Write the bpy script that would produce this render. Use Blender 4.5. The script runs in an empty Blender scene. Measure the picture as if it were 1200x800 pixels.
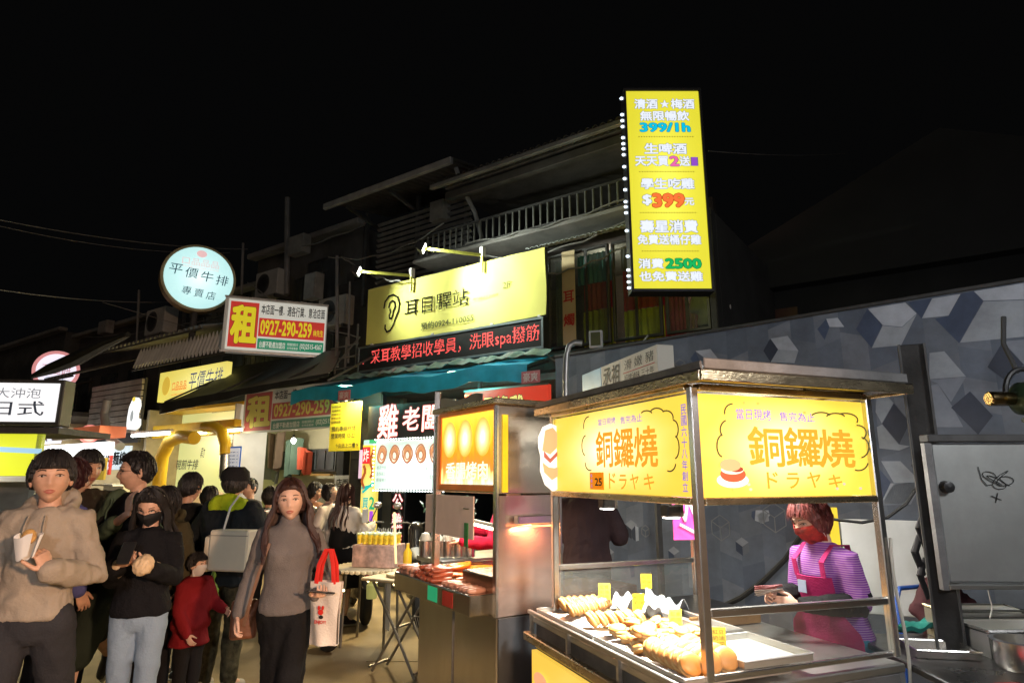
import bpy, bmesh, math, random
from math import sin, cos, tan, pi, radians, atan2, sqrt, exp
from mathutils import Vector, Matrix, noise as mnoise
random.seed(7)
R = radians
sc = bpy.context.scene
COL = sc.collection
# ------------------------------------------------------------------ camera, world, sun, exposure
PITCH, FPX, CAMZ = R(12.0), 740.0, 1.62
cd = bpy.data.cameras.new('camera'); cam = bpy.data.objects.new('camera', cd); COL.objects.link(cam)
cam.location = (0, 0, CAMZ); cam.rotation_euler = (pi / 2 + PITCH, 0, 0)
cd.sensor_width = 36; cd.lens = 36 * FPX / 1200; cd.clip_start = .05; cd.clip_end = 1000
sc.camera = cam
w = bpy.data.worlds.new('World'); sc.world = w; w.use_nodes = True
nt = w.node_tree; bg = nt.nodes['Background']
bg.inputs['Color'].default_value = (.95, .97, 1, 1); bg.inputs['Strength'].default_value = .0018
sl = bpy.data.lights.new('city_glow', 'SUN'); so = bpy.data.objects.new('city_glow', sl); COL.objects.link(so)
sl.energy = .10; sl.angle = R(60); sl.color = (1, .86, .72)
so.rotation_euler = (R(52), 0, R(-14))
sc.view_settings.view_transform = 'Standard'; sc.view_settings.look = 'None'
sc.view_settings.exposure = 0; sc.view_settings.gamma = 1; sc.view_settings.use_curve_mapping = False
sc.cycles.use_denoising = True
try: sc.cycles.denoiser = 'OPENIMAGEDENOISE'
except Exception: pass
sc.cycles.max_bounces = 7; sc.cycles.transparent_max_bounces = 16; sc.cycles.sample_clamp_indirect = 3
sc.cycles.caustics_reflective = False; sc.cycles.caustics_refractive = False

# ------------------------------------------------------------------ rays of the photograph -> places
def ray(u, v):
    x = (u - 600) / FPX; y = (400 - v) / FPX
    return Vector((x, cos(PITCH) - y * sin(PITCH), sin(PITCH) + y * cos(PITCH)))
class Fr:                       # an upright working frame: origin on the ground, turned by rz; local x right, y away, z up
    def __init__(s, x, y, deg): s.o = Vector((x, y, 0)); s.rz = R(deg); s.M = Matrix.Translation(s.o) @ Matrix.Rotation(s.rz, 4, 'Z')
    def hit(s, u, v, y=0.):
        Mi = s.M.inverted(); c = Mi @ Vector((0, 0, CAMZ)); d = Mi.to_3x3() @ ray(u, v)
        t = (y - c.y) / d.y; p = c + d * t
        return p.x, p.z
    def X(s, u, y=0., v=557): return s.hit(u, v, y)[0]
    def Z(s, u, v, y=0.): return s.hit(u, v, y)[1]
    def w(s, x, y, z=0.): return s.M @ Vector((x, y, z))
def at(u, v, Y):                # world point on that ray at world depth Y
    d = ray(u, v); return Vector((0, 0, CAMZ)) + d * (Y / d.y)

# ------------------------------------------------------------------ materials
MC = {}
def mat(name, col, rough=.6, metal=0., var=.15, scale=6., bump=.15, bscale=None, dirt=0., emit=0., alpha=None, stretch=None, coat=0., samp=True, spec=.5):
    if name in MC: return MC[name]
    m = bpy.data.materials.new(name); m.use_nodes = True; n = m.node_tree.nodes; L = m.node_tree.links
    b = n['Principled BSDF']
    b.inputs['Roughness'].default_value = rough; b.inputs['Metallic'].default_value = metal; b.inputs['Specular IOR Level'].default_value = spec
    tc = n.new('ShaderNodeTexCoord'); mp = n.new('ShaderNodeMapping'); L.new(tc.outputs['Object'], mp.inputs['Vector'])
    if stretch: mp.inputs['Scale'].default_value = stretch
    ns = n.new('ShaderNodeTexNoise'); ns.inputs['Scale'].default_value = scale; ns.inputs['Detail'].default_value = 6
    L.new(mp.outputs[0], ns.inputs['Vector'])
    cr = n.new('ShaderNodeValToRGB'); L.new(ns.outputs['Fac'], cr.inputs['Fac'])
    c = Vector(col[:3]); lo = c * (1 - var); hi = c * (1 + var)
    cr.color_ramp.elements[0].position = .3; cr.color_ramp.elements[1].position = .7
    cr.color_ramp.elements[0].color = (*lo, 1); cr.color_ramp.elements[1].color = (*[min(1, q) for q in hi], 1)
    out = cr.outputs['Color']
    if dirt > 0:
        n2 = n.new('ShaderNodeTexNoise'); n2.inputs['Scale'].default_value = scale * .35; n2.inputs['Detail'].default_value = 8
        n2.inputs['Roughness'].default_value = .7; L.new(mp.outputs[0], n2.inputs['Vector'])
        r2 = n.new('ShaderNodeValToRGB'); r2.color_ramp.elements[0].position = .45; r2.color_ramp.elements[1].position = .7
        L.new(n2.outputs['Fac'], r2.inputs['Fac'])
        mx = n.new('ShaderNodeMix'); mx.data_type = 'RGBA'
        ml = n.new('ShaderNodeMath'); ml.operation = 'MULTIPLY'; ml.inputs[1].default_value = dirt
        L.new(r2.outputs['Color'], ml.inputs[0]); L.new(ml.outputs[0], mx.inputs['Factor'])
        L.new(out, mx.inputs['A']); mx.inputs['B'].default_value = (c.x * .3 + .008, c.y * .28 + .007, c.z * .25 + .006, 1)
        out = mx.outputs['Result']
        mr = n.new('ShaderNodeMapRange'); mr.inputs['To Min'].default_value = max(.02, rough - .25 * dirt); mr.inputs['To Max'].default_value = min(1, rough + .9 * dirt)
        L.new(n2.outputs['Fac'], mr.inputs['Value']); L.new(mr.outputs[0], b.inputs['Roughness'])
    L.new(out, b.inputs['Base Color'])
    if bump > 0:
        bp = n.new('ShaderNodeBump'); bp.inputs['Strength'].default_value = bump; bp.inputs['Distance'].default_value = .01
        nb = n.new('ShaderNodeTexNoise'); nb.inputs['Scale'].default_value = bscale or scale * 5; nb.inputs['Detail'].default_value = 4
        L.new(mp.outputs[0], nb.inputs['Vector']); L.new(nb.outputs['Fac'], bp.inputs['Height']); L.new(bp.outputs[0], b.inputs['Normal'])
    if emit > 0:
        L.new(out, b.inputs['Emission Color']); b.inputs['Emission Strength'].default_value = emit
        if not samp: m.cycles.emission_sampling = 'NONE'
    if coat: b.inputs['Coat Weight'].default_value = coat
    MC[name] = m; return m
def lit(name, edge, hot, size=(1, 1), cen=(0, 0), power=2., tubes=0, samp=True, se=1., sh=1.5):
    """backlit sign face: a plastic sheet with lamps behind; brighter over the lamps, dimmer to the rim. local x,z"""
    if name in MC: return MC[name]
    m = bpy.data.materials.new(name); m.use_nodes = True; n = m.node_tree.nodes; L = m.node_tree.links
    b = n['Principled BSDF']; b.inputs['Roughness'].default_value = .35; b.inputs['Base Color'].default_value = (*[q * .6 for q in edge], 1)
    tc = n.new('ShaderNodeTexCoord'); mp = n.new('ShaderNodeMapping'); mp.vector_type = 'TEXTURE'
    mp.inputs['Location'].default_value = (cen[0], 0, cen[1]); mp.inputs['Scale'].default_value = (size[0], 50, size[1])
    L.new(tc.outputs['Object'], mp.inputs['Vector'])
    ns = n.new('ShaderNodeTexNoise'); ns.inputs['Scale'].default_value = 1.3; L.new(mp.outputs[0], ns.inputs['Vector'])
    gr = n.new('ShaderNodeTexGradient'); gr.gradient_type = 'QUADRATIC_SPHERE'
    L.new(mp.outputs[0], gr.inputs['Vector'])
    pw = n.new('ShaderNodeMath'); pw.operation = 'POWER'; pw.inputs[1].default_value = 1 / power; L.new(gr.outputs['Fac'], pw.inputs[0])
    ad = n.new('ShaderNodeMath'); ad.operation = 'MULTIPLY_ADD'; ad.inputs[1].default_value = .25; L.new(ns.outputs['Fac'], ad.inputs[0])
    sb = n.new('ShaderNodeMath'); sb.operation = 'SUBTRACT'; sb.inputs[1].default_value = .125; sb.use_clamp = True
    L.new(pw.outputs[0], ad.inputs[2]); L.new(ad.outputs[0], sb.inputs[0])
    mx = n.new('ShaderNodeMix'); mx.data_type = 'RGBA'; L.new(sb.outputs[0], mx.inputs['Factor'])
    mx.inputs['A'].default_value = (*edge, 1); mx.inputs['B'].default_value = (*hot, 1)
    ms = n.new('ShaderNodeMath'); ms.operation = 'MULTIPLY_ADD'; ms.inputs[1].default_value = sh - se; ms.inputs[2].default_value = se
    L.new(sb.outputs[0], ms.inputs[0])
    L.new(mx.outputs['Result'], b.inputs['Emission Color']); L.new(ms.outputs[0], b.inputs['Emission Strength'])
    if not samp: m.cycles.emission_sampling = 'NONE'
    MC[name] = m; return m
def glow(name, col, s=1., samp=False):
    if name in MC: return MC[name]
    m = bpy.data.materials.new(name); m.use_nodes = True; b = m.node_tree.nodes['Principled BSDF']
    b.inputs['Base Color'].default_value = (*[q * .5 for q in col], 1); b.inputs['Emission Color'].default_value = (*col, 1)
    b.inputs['Emission Strength'].default_value = s
    if not samp: m.cycles.emission_sampling = 'NONE'
    MC[name] = m; return m
def glass(name, tint=(.9, .95, .95), op=.06, rough=.03):
    if name in MC: return MC[name]
    m = bpy.data.materials.new(name); m.use_nodes = True; n = m.node_tree.nodes; L = m.node_tree.links
    n.remove(n['Principled BSDF']); o = n['Material Output']
    t = n.new('ShaderNodeBsdfTransparent'); t.inputs[0].default_value = (*tint, 1)
    g = n.new('ShaderNodeBsdfGlossy'); g.inputs['Roughness'].default_value = rough
    d = n.new('ShaderNodeBsdfDiffuse'); d.inputs[0].default_value = (.5, .5, .47, 1)
    lw = n.new('ShaderNodeLayerWeight'); pw = n.new('ShaderNodeMath'); pw.operation = 'POWER'; pw.inputs[1].default_value = 4; L.new(lw.outputs['Facing'], pw.inputs[0])
    fr = n.new('ShaderNodeMath'); fr.operation = 'MULTIPLY_ADD'; fr.inputs[1].default_value = .6; fr.inputs[2].default_value = .035; L.new(pw.outputs[0], fr.inputs[0])
    m1 = n.new('ShaderNodeMixShader'); L.new(fr.outputs[0], m1.inputs[0]); L.new(t.outputs[0], m1.inputs[1]); L.new(g.outputs[0], m1.inputs[2])
    ns = n.new('ShaderNodeTexNoise'); ns.inputs['Scale'].default_value = 5; ns.inputs['Detail'].default_value = 8
    ml = n.new('ShaderNodeMath'); ml.operation = 'MULTIPLY'; ml.inputs[1].default_value = op * 2; L.new(ns.outputs['Fac'], ml.inputs[0])
    m2 = n.new('ShaderNodeMixShader'); L.new(ml.outputs[0], m2.inputs[0]); L.new(m1.outputs[0], m2.inputs[1]); L.new(d.outputs[0], m2.inputs[2])
    L.new(m2.outputs[0], o.inputs[0]); MC[name] = m; return m

# ------------------------------------------------------------------ objects
def tag(o, label=None, cat=None, group=None, kind=None):
    if label: o['label'] = label
    if cat: o['category'] = cat
    if group: o['group'] = group
    if kind: o['kind'] = kind
    return o
def thing(name, label, cat, loc=(0, 0, 0), rz=0., group=None):
    o = bpy.data.objects.new(name, None); COL.objects.link(o); o.empty_display_size = .1
    o.location = loc; o.rotation_euler = (0, 0, rz); return tag(o, label, cat, group)
def inframe(fr, name, label, cat, x, y, z=0., dr=0., group=None):
    return thing(name, label, cat, fr.w(x, y, z), fr.rz + R(dr), group)
def link(name, me, parent=None, loc=(0, 0, 0), rot=(0, 0, 0)):
    o = bpy.data.objects.new(name, me); COL.objects.link(o); o.parent = parent; o.location = loc; o.rotation_euler = rot; return o
def kids(o): return [c for c in bpy.data.objects if c.parent == o]
def copy_tree(o, parent=None, allobs=None):
    allobs = allobs if allobs is not None else list(bpy.data.objects)
    c = o.copy(); COL.objects.link(c); c.parent = parent
    for ch in [q for q in allobs if q.parent == o]: copy_tree(ch, c, allobs)
    return c
def dup(o, loc, rz=None, label=None, scale=None):
    c = copy_tree(o); c.location = loc
    if rz is not None: c.rotation_euler = (0, 0, rz)
    if label: c['label'] = label
    if scale: c.scale = scale
    return c

class MB:
    def __init__(s): s.v = []; s.f = []; s.m = []; s.cm = 0
    def add(s, vs, fs, M=None):
        k = len(s.v)
        s.v += [tuple(M @ Vector(p)) for p in vs] if M is not None else [tuple(p) for p in vs]
        s.f += [tuple(i + k for i in f) for f in fs]; s.m += [s.cm] * len(fs); return s
    def box(s, x0, x1, y0, y1, z0, z1, M=None):
        v = [(x0, y0, z0), (x1, y0, z0), (x1, y1, z0), (x0, y1, z0), (x0, y0, z1), (x1, y0, z1), (x1, y1, z1), (x0, y1, z1)]
        return s.add(v, [(0, 3, 2, 1), (4, 5, 6, 7), (0, 1, 5, 4), (1, 2, 6, 5), (2, 3, 7, 6), (3, 0, 4, 7)], M)
    def bar(s, a, b, w, h=None):            # square bar between two points
        a, b = Vector(a), Vector(b); d = b - a; L = d.length; h = h or w
        q = d.to_track_quat('Z', 'Y').to_matrix().to_4x4()
        return s.box(-w / 2, w / 2, -h / 2, h / 2, 0, L, Matrix.Translation(a) @ q)
    def loft(s, rings, cap=True):
        k = len(s.v); n = len(rings[0])
        for r in rings: s.v += [tuple(p) for p in r]
        fs = []
        for i in range(len(rings) - 1):
            for j in range(n): fs.append((k + i * n + j, k + i * n + (j + 1) % n, k + (i + 1) * n + (j + 1) % n, k + (i + 1) * n + j))
        if cap: fs += [tuple(k + j for j in reversed(range(n))), tuple(k + (len(rings) - 1) * n + j for j in range(n))]
        s.f += fs; s.m += [s.cm] * len(fs); return s
    def tube(s, pts, r, n=8, flat=1., up=None, ends=True):
        pts = [Vector(p) for p in pts]; rs = r if isinstance(r, (list, tuple)) else [r] * len(pts)
        rings = []; ref = None; N = len(pts)
        for i, p in enumerate(pts):
            t = (pts[min(i + 1, N - 1)] - pts[max(i - 1, 0)]); t = t.normalized() if t.length > 1e-9 else Vector((0, 0, 1))
            if ref is None:
                ref = Vector(up) if up else (Vector((0, 1, 0)) if abs(t.y) < .8 else Vector((1, 0, 0)))
            a = ref - t * ref.dot(t)
            a = a.normalized() if a.length > 1e-6 else t.orthogonal().normalized()
            ref = a; b = t.cross(a)
            rings.append([p + (a * cos(q) * flat + b * sin(q)) * rs[i] for q in [2 * pi * j / n for j in range(n)]])
        return s.loft(rings, ends)
    def cyl(s, a, b, r, n=16, r2=None): return s.tube([a, b], [r, r2 if r2 is not None else r], n)
    def limb(s, pts, rs, n=12, flat=1., up=None):   # tube with rounded ends
        pts = [Vector(p) for p in pts]; P = []; Q = []
        d0 = (pts[0] - pts[1]).normalized(); d1 = (pts[-1] - pts[-2]).normalized()
        for a in (85, 60, 30): P.append(pts[0] + d0 * rs[0] * sin(R(a))); Q.append(rs[0] * cos(R(a)))
        P += pts; Q += rs
        for a in (30, 60, 85): P.append(pts[-1] + d1 * rs[-1] * sin(R(a))); Q.append(rs[-1] * cos(R(a)))
        return s.tube(P, Q, n, flat, up)
    def ell(s, c, r, n=16, M=None):
        c = Vector(c); r = (r, r, r) if isinstance(r, (int, float)) else r; vs = []; fs = []; h = n // 2
        for i in range(1, h):
            a = pi * i / h
            for j in range(n): vs.append((r[0] * sin(a) * cos(2 * pi * j / n), r[1] * sin(a) * sin(2 * pi * j / n), r[2] * cos(a)))
        vs += [(0, 0, r[2]), (0, 0, -r[2])]; T = len(vs) - 2; B = T + 1
        for i in range(h - 2):
            for j in range(n): fs.append((i * n + j, (i + 1) * n + j, (i + 1) * n + (j + 1) % n, i * n + (j + 1) % n))
        for j in range(n): fs += [(T, j, (j + 1) % n), (B, (h - 2) * n + (j + 1) % n, (h - 2) * n + j)]
        MM = Matrix.Translation(c) @ (M if M is not None else Matrix()); return s.add(vs, fs, MM)
    def lathe(s, prof, n=24, c=(0, 0, 0), M=None):   # profile (r,z) bottom to top
        rings = []
        for r_, z in prof:
            rings.append([(M @ Vector((max(r_, 1e-4) * cos(2 * pi * j / n), max(r_, 1e-4) * sin(2 * pi * j / n), z)) if M is not None else
                           Vector((c[0] + max(r_, 1e-4) * cos(2 * pi * j / n), c[1] + max(r_, 1e-4) * sin(2 * pi * j / n), c[2] + z))) for j in range(n)])
        return s.loft(rings)
    def prism(s, poly, y0, y1, M=None):              # polygon in x,z pulled along y
        n = len(poly); v = [(x, y0, z) for x, z in poly] + [(x, y1, z) for x, z in poly]
        f = [tuple(range(n)), tuple(reversed(range(n, 2 * n)))] + [(j, j + n, (j + 1) % n + n, (j + 1) % n) for j in range(n)]
        return s.add(v, f, M)
    def sheet(s, P, nu, nv, th=.004):                # P(a,b) -> point, closed sheet with thickness
        g = [[Vector(P(i / nu, j / nv)) for j in range(nv + 1)] for i in range(nu + 1)]
        def nrm(i, j):
            a = g[min(i + 1, nu)][j] - g[max(i - 1, 0)][j]; b = g[i][min(j + 1, nv)] - g[i][max(j - 1, 0)]
            c = a.cross(b); return c.normalized() if c.length > 1e-9 else Vector((0, 0, 1))
        vs = []; fs = []
        for sgn in (0, 1):
            for i in range(nu + 1):
                for j in range(nv + 1): vs.append(g[i][j] - nrm(i, j) * th * sgn)
        W = nv + 1; O = (nu + 1) * W
        for i in range(nu):
            for j in range(nv):
                q = (i * W + j, (i + 1) * W + j, (i + 1) * W + j + 1, i * W + j + 1); fs += [q, tuple(O + k for k in reversed(q))]
        edge = [i * W for i in range(nu + 1)] + [nu * W + j for j in range(1, W)] + [i * W + nv for i in range(nu - 1, -1, -1)] + [j for j in range(nv - 1, 0, -1)]
        for a, b in zip(edge, edge[1:] + edge[:1]): fs.append((b, a, a + O, b + O))
        return s.add(vs, fs)
    def build(s, name, m, parent=None, smooth=False, bevel=0., loc=(0, 0, 0), rot=(0, 0, 0), remesh=0., fold=0., fs=14., norm=True, seg=1, angle=40):
        me = bpy.data.meshes.new(name); me.from_pydata(s.v, [], s.f)
        ms = m if isinstance(m, (list, tuple)) else [m]
        for q in ms: me.materials.append(q)
        if len(ms) > 1: me.polygons.foreach_set('material_index', s.m)
        if remesh:
            me = remeshed(me, remesh, ms[0])
            if fold: folds(me, fold, fs)
            smooth = True
        elif norm or bevel:
            bm = bmesh.new(); bm.from_mesh(me)
            if norm: bmesh.ops.recalc_face_normals(bm, faces=bm.faces)
            if bevel:
                ed = [e for e in bm.edges if len(e.link_faces) == 2 and e.calc_face_angle(0) > R(30)]
                bmesh.ops.bevel(bm, geom=ed, offset=bevel, segments=seg, affect='EDGES', clamp_overlap=True, profile=.5)
            bm.to_mesh(me); bm.free()
        if smooth: me.polygons.foreach_set('use_smooth', [True] * len(me.polygons)); 
        if smooth and not remesh and hasattr(me, 'set_sharp_from_angle'): me.set_sharp_from_angle(angle=R(angle))
        me.update(); return link(name, me, parent, loc, rot)
TS = bpy.data.scenes.new('workbench')       # a scratch scene, so that each surface is worked out on its own
def remeshed(me, vox, m=None):
    o = bpy.data.objects.new('tmp', me); TS.collection.objects.link(o)
    md = o.modifiers.new('r', 'REMESH'); md.mode = 'VOXEL'; md.voxel_size = vox
    sm = o.modifiers.new('s', 'SMOOTH'); sm.factor = .5; sm.iterations = 3
    with bpy.context.temp_override(scene=TS, view_layer=TS.view_layers[0]): dg = bpy.context.evaluated_depsgraph_get(); dg.update(); r = bpy.data.meshes.new_from_object(o.evaluated_get(dg))
    bpy.data.objects.remove(o); r.name = me.name; bpy.data.meshes.remove(me)
    if m: r.materials.clear(); r.materials.append(m)
    return r
def folds(me, amp, fs=14.):
    nn = [v.normal.copy() for v in me.vertices]
    for v, vn in zip(me.vertices, nn):
        c = v.co.copy(); n1 = mnoise.noise(Vector((c.x * fs, c.y * fs, c.z * fs * .45)))
        n2 = mnoise.noise(Vector((c.x * fs * .5 + c.z * 9, c.y * fs * .5 + 3, c.z * fs * 1.1 - c.x * 6)))
        v.co = c + vn * amp * (abs(n1) * -1.5 + .45 + n2 * .8 - abs(mnoise.noise(Vector((c.x * fs * 2.1 - c.z * 8, c.y * fs * 2.1, c.z * fs * 1.5 + c.x * 11)))) * .9 + .2)
def joined(name, meshes, parent=None, mats=None):
    bm = bmesh.new()
    for m in meshes: bm.from_mesh(m)
    me = bpy.data.meshes.new(name); bm.to_mesh(me); bm.free()
    for m in mats or []: me.materials.append(m)
    me.polygons.foreach_set('use_smooth', [True] * len(me.polygons)); me.update(); return link(name, me, parent)

# ------------------------------------------------------------------ lettering (the program's own built-in typeface)
TC = {}
def textmesh(s, res=2):
    k = (s, res)
    if k in TC: return TC[k]
    c = bpy.data.curves.new('t', 'FONT'); c.body = s; c.size = 1; c.resolution_u = res; c.fill_mode = 'FRONT'
    o = bpy.data.objects.new('t', c); m = o.to_mesh()
    vs = [v.co.copy() for v in m.vertices]; fs = [tuple(p.vertices) for p in m.polygons]
    o.to_mesh_clear(); bpy.data.objects.remove(o); bpy.data.curves.remove(c)
    TC[k] = (vs, fs); return TC[k]
def txt(s, m, parent, x0, x1, z0, z1, y=-.004, off=.01, res=2, name='lettering', fn=None, halo=None, hoff=.03, slant=0.):
    """writing filling the rectangle x0..x1, z0..z1 on a plane facing local -y; off = stroke thickening in em"""
    if halo is not None: txt(s, halo, parent, x0, x1, z0, z1, y + .0008, hoff, res, 'lettering_outline', slant=slant)
    vs, fs = textmesh(s, res)
    ax, bx = min(v.x for v in vs), max(v.x for v in vs); az, bz = min(v.y for v in vs), max(v.y for v in vs)
    sx = (x1 - x0) / (bx - ax); sz = (z1 - z0) / (bz - az)
    n = 0 if off <= .004 else (4 if off < .035 else 8); dl = [(0, 0)] + [(off * .75 * cos(2 * pi * k / n + .6), off * .75 * sin(2 * pi * k / n + .6)) for k in range(n)]
    mb = MB()
    for q, (dx, dz) in enumerate(dl):
        out = []
        for v in vs:
            X = x0 + (v.x + dx - ax) * sx; Zz = z0 + (v.y + dz - az) * sz
            out.append(Vector((X + slant * (Zz - z0), y - q * .00006, Zz)))
        if fn: out = [fn(p) for p in out]
        mb.add(out, fs)
    return mb.build(name, m, parent, norm=False)
def vtxt(s, m, parent, x, z1, size, step, y=-.004, off=.01, **k):
    for i, ch in enumerate(s): txt(ch, m, parent, x - size / 2, x + size / 2, z1 - i * step - size, z1 - i * step, y, off, **k)
def line_art(m, parent, paths, wd, y=-.004, name='drawing', d=.002):   # drawn strokes in the x,z plane
    mb = MB()
    for p in paths:
        for (a, b), (c, e) in zip(p, p[1:]):
            L = sqrt((c - a) ** 2 + (e - b) ** 2) or 1e-6; nx, nz = -(e - b) / L * wd / 2, (c - a) / L * wd / 2
            ex, ez = (c - a) / L * wd * .3, (e - b) / L * wd * .3
            mb.prism([(a - nx - ex, b - nz - ez), (c - nx + ex, e - nz + ez), (c + nx + ex, e + nz + ez), (a + nx - ex, b + nz - ez)], y - d, y)
    return mb.build(name, m, parent)
def disc(m, parent, cx, cz, rx, rz, y=-.004, name='emblem', n=32, d=.002, a0=0, a1=360, yb=None):
    pts = [(cx + rx * cos(R(a0 + (a1 - a0) * i / n)), cz + rz * sin(R(a0 + (a1 - a0) * i / n))) for i in range(n + (a1 - a0 < 360))]
    return MB().prism(pts, y - d, y).build(name, m, parent)
def lamp(kind, loc, power, col, size=.1, tgt=None, spot=None, blend=.5, name='lamp_light'):
    l = bpy.data.lights.new(name, kind); l.energy = power; l.color = col
    if kind == 'AREA': l.size = size; l.shape = 'DISK'
    else: l.shadow_soft_size = size
    if spot: l.spot_size = R(spot); l.spot_blend = blend
    o = bpy.data.objects.new(name, l); COL.objects.link(o); o.location = loc
    if tgt is not None: o.rotation_euler = (Vector(tgt) - Vector(loc)).to_track_quat('-Z', 'Y').to_euler()
    return o

# common materials
steel = mat('brushed_steel', (.58, .58, .56), .27, .95, .12, 8, .10, 90, dirt=.15, stretch=(1, 1, 6))
steel_dark = mat('worn_dark_steel', (.20, .20, .20), .45, .7, .2, 5, .2, 60, dirt=.6)
bronze = mat('tarnished_steel_edge', (.60, .50, .33), .17, 1., .3, 7, .15, 40, dirt=.3, stretch=(1, 1, 3))
black = mat('black_plastic', (.015, .015, .016), .4, 0, .2, 20, .1)
iron = mat('dark_painted_iron', (.06, .06, .06), .55, .3, .3, 8, .2, dirt=.3)
white_paint = mat('white_paint', (.7, .7, .68), .5, 0, .06, 5, .1)
rubber = mat('black_rubber', (.02, .02, .02), .8, 0, .2, 10, .2)
whiteglow = glow('white_lamp_glass', (1, .98, .9), 9.)
# ================================================================== SETTING
F = Fr(.444, 8, -35.2)      # the row of shops: x along the fronts (left is negative), y into the buildings
W = Fr(3.72, 4.4, -43.5)    # the painted hoarding on the right
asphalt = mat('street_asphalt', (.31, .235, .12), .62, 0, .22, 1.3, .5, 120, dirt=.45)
concrete = mat('aged_concrete', (.20, .195, .185), .8, 0, .25, 2.5, .5, 30, dirt=.6)
dark_wall = mat('dark_plaster_wall', (.032, .031, .03), .85, 0, .3, 2, .5, 25, dirt=.7)  # near-black base colour holds the unlit upper fronts dark; patches are dirt
tin = mat('corrugated_tin', (.24, .24, .23), .5, .4, .2, 3, .2, dirt=.6)
tin_dark = mat('rusty_dark_tin', (.09, .085, .08), .6, .3, .3, 3, .3, dirt=.6)
frame_m = mat('window_frame_metal', (.08, .08, .08), .45, .6, .2, 6, .1)
dpane = glass('dark_window_glass', (.8, .85, .82), .04, .05)
cable_m = mat('black_cable', (.03, .03, .03), .6, 0, .1, 5, .05)

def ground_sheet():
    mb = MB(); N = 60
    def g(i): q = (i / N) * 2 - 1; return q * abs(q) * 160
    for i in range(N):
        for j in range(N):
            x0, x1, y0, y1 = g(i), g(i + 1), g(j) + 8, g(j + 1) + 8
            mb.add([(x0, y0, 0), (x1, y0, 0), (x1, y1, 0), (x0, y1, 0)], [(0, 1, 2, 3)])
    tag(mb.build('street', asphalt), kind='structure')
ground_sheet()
mb = MB()      # cast drain cover strip and repair patch, lying on the asphalt
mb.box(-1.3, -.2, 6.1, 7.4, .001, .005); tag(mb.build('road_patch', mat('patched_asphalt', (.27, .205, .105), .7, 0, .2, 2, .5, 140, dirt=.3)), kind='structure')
# low concrete step that runs in front of the shops
mb = MB()
M_ = F.M
mb.box(-26, 3, .25, 6.5, .001, .12, M_); tag(mb.build('shop_floor', concrete, bevel=.012), kind='structure')

# ------------------------------------------------------------------ painted hoarding
paint_m = bpy.data.materials.new('mural_paint'); paint_m.use_nodes = True
_n = paint_m.node_tree.nodes; _l = paint_m.node_tree.links; _b = _n['Principled BSDF']; _b.inputs['Roughness'].default_value = .5
_a = _n.new('ShaderNodeAttribute'); _a.attribute_name = 'paint'
_t = _n.new('ShaderNodeTexCoord'); _s = _n.new('ShaderNodeTexNoise'); _s.inputs['Scale'].default_value = 3; _s.inputs['Detail'].default_value = 9; _s.inputs['Roughness'].default_value = .65
_l.new(_t.outputs['Object'], _s.inputs['Vector'])
_r = _n.new('ShaderNodeMapRange'); _r.inputs['From Min'].default_value = .3; _r.inputs['From Max'].default_value = .7; _r.inputs['To Min'].default_value = .62; _r.inputs['To Max'].default_value = 1.15
_l.new(_s.outputs['Fac'], _r.inputs['Value'])
_m = _n.new('ShaderNodeVectorMath'); _m.operation = 'SCALE'; _l.new(_a.outputs['Color'], _m.inputs[0]); _l.new(_r.outputs[0], _m.inputs['Scale'])
_l.new(_m.outputs[0], _b.inputs['Base Color'])
def painted(name, polys, parent, y):   # polys: list of (outline in local x,z, colour)
    vs = []; fs = []; cs = []
    for p, c in polys:
        k = len(vs); n = len(p); vs += [(a, y, b) for a, b in p]; fs.append(tuple(range(k, k + n))); cs += [(c[0] * .88, c[1] * .96, c[2] * 1.12)] * n
    me = bpy.data.meshes.new(name); me.from_pydata(vs, [], fs)
    at_ = me.color_attributes.new('paint', 'FLOAT_COLOR', 'CORNER'); q = []
    for f in me.polygons:
        for li in f.loop_indices: q += [*cs[me.loops[li].vertex_index], 1]
    at_.data.foreach_set('color', q); me.materials.append(paint_m)
    bm = bmesh.new(); bm.from_mesh(me)
    for f in bm.faces:
        if f.normal.y > 0: f.normal_flip()
    bm.to_mesh(me); bm.free(); return link(name, me, parent)
wall = thing('hoarding', 'tall grey-blue street wall painted with a mural of cubes, behind the stalls', 'wall', (3.72, 4.4, 0), W.rz)
core = mat('hoarding_back', (.12, .13, .14), .6, .2, .2, 4, .2)
for i in range(8):
    x0 = -4.42 + i * 1.2
    MB().box(x0 + .004, x0 + 1.196, 0, .05, .02, 2.565).build('panel', core, wall, bevel=.004)
    MB().box(x0 + .004, x0 + 1.196, 0, .05, 2.577, 3.0).build('panel', core, wall, bevel=.004)
polys = []; rr = random.Random(3)
cw, ch = .27, .235
for j in range(-1, 14):
    for i in range(-2, 40):
        x = -4.5 + i * cw * .75; z = j * ch + (ch / 2 if i % 2 else 0)
        base = rr.choice([(.155, .168, .185), (.18, .19, .20), (.125, .14, .16), (.21, .215, .22), (.145, .16, .18)]); k = rr.uniform(.9, 1.1)
        quad = [(x, z), (x + cw * .75, z + ch * .28 * (1 if i % 2 else -1)), (x + cw * .75, z + ch + ch * .28 * (1 if i % 2 else -1)), (x, z + ch)]
        quad = [(min(5.15, max(-4.41, a)), min(2.995, max(.02, b))) for a, b in quad]
        if abs(quad[0][1] - quad[2][1]) > .01 and abs(quad[0][0] - quad[1][0]) > .01: polys.append((quad, tuple(c * k for c in base)))
painted('painted_background', polys, wall, -.004)
LT, MD, DK, BL, WH = (.42, .42, .40), (.28, .285, .29), (.045, .052, .07), (.075, .095, .14), (.56, .55, .53)
def wp(pts, ox, oy, s, c): return ([W.hit(ox + a / s, oy + b / s, -.008) for a, b in pts], c)
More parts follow.
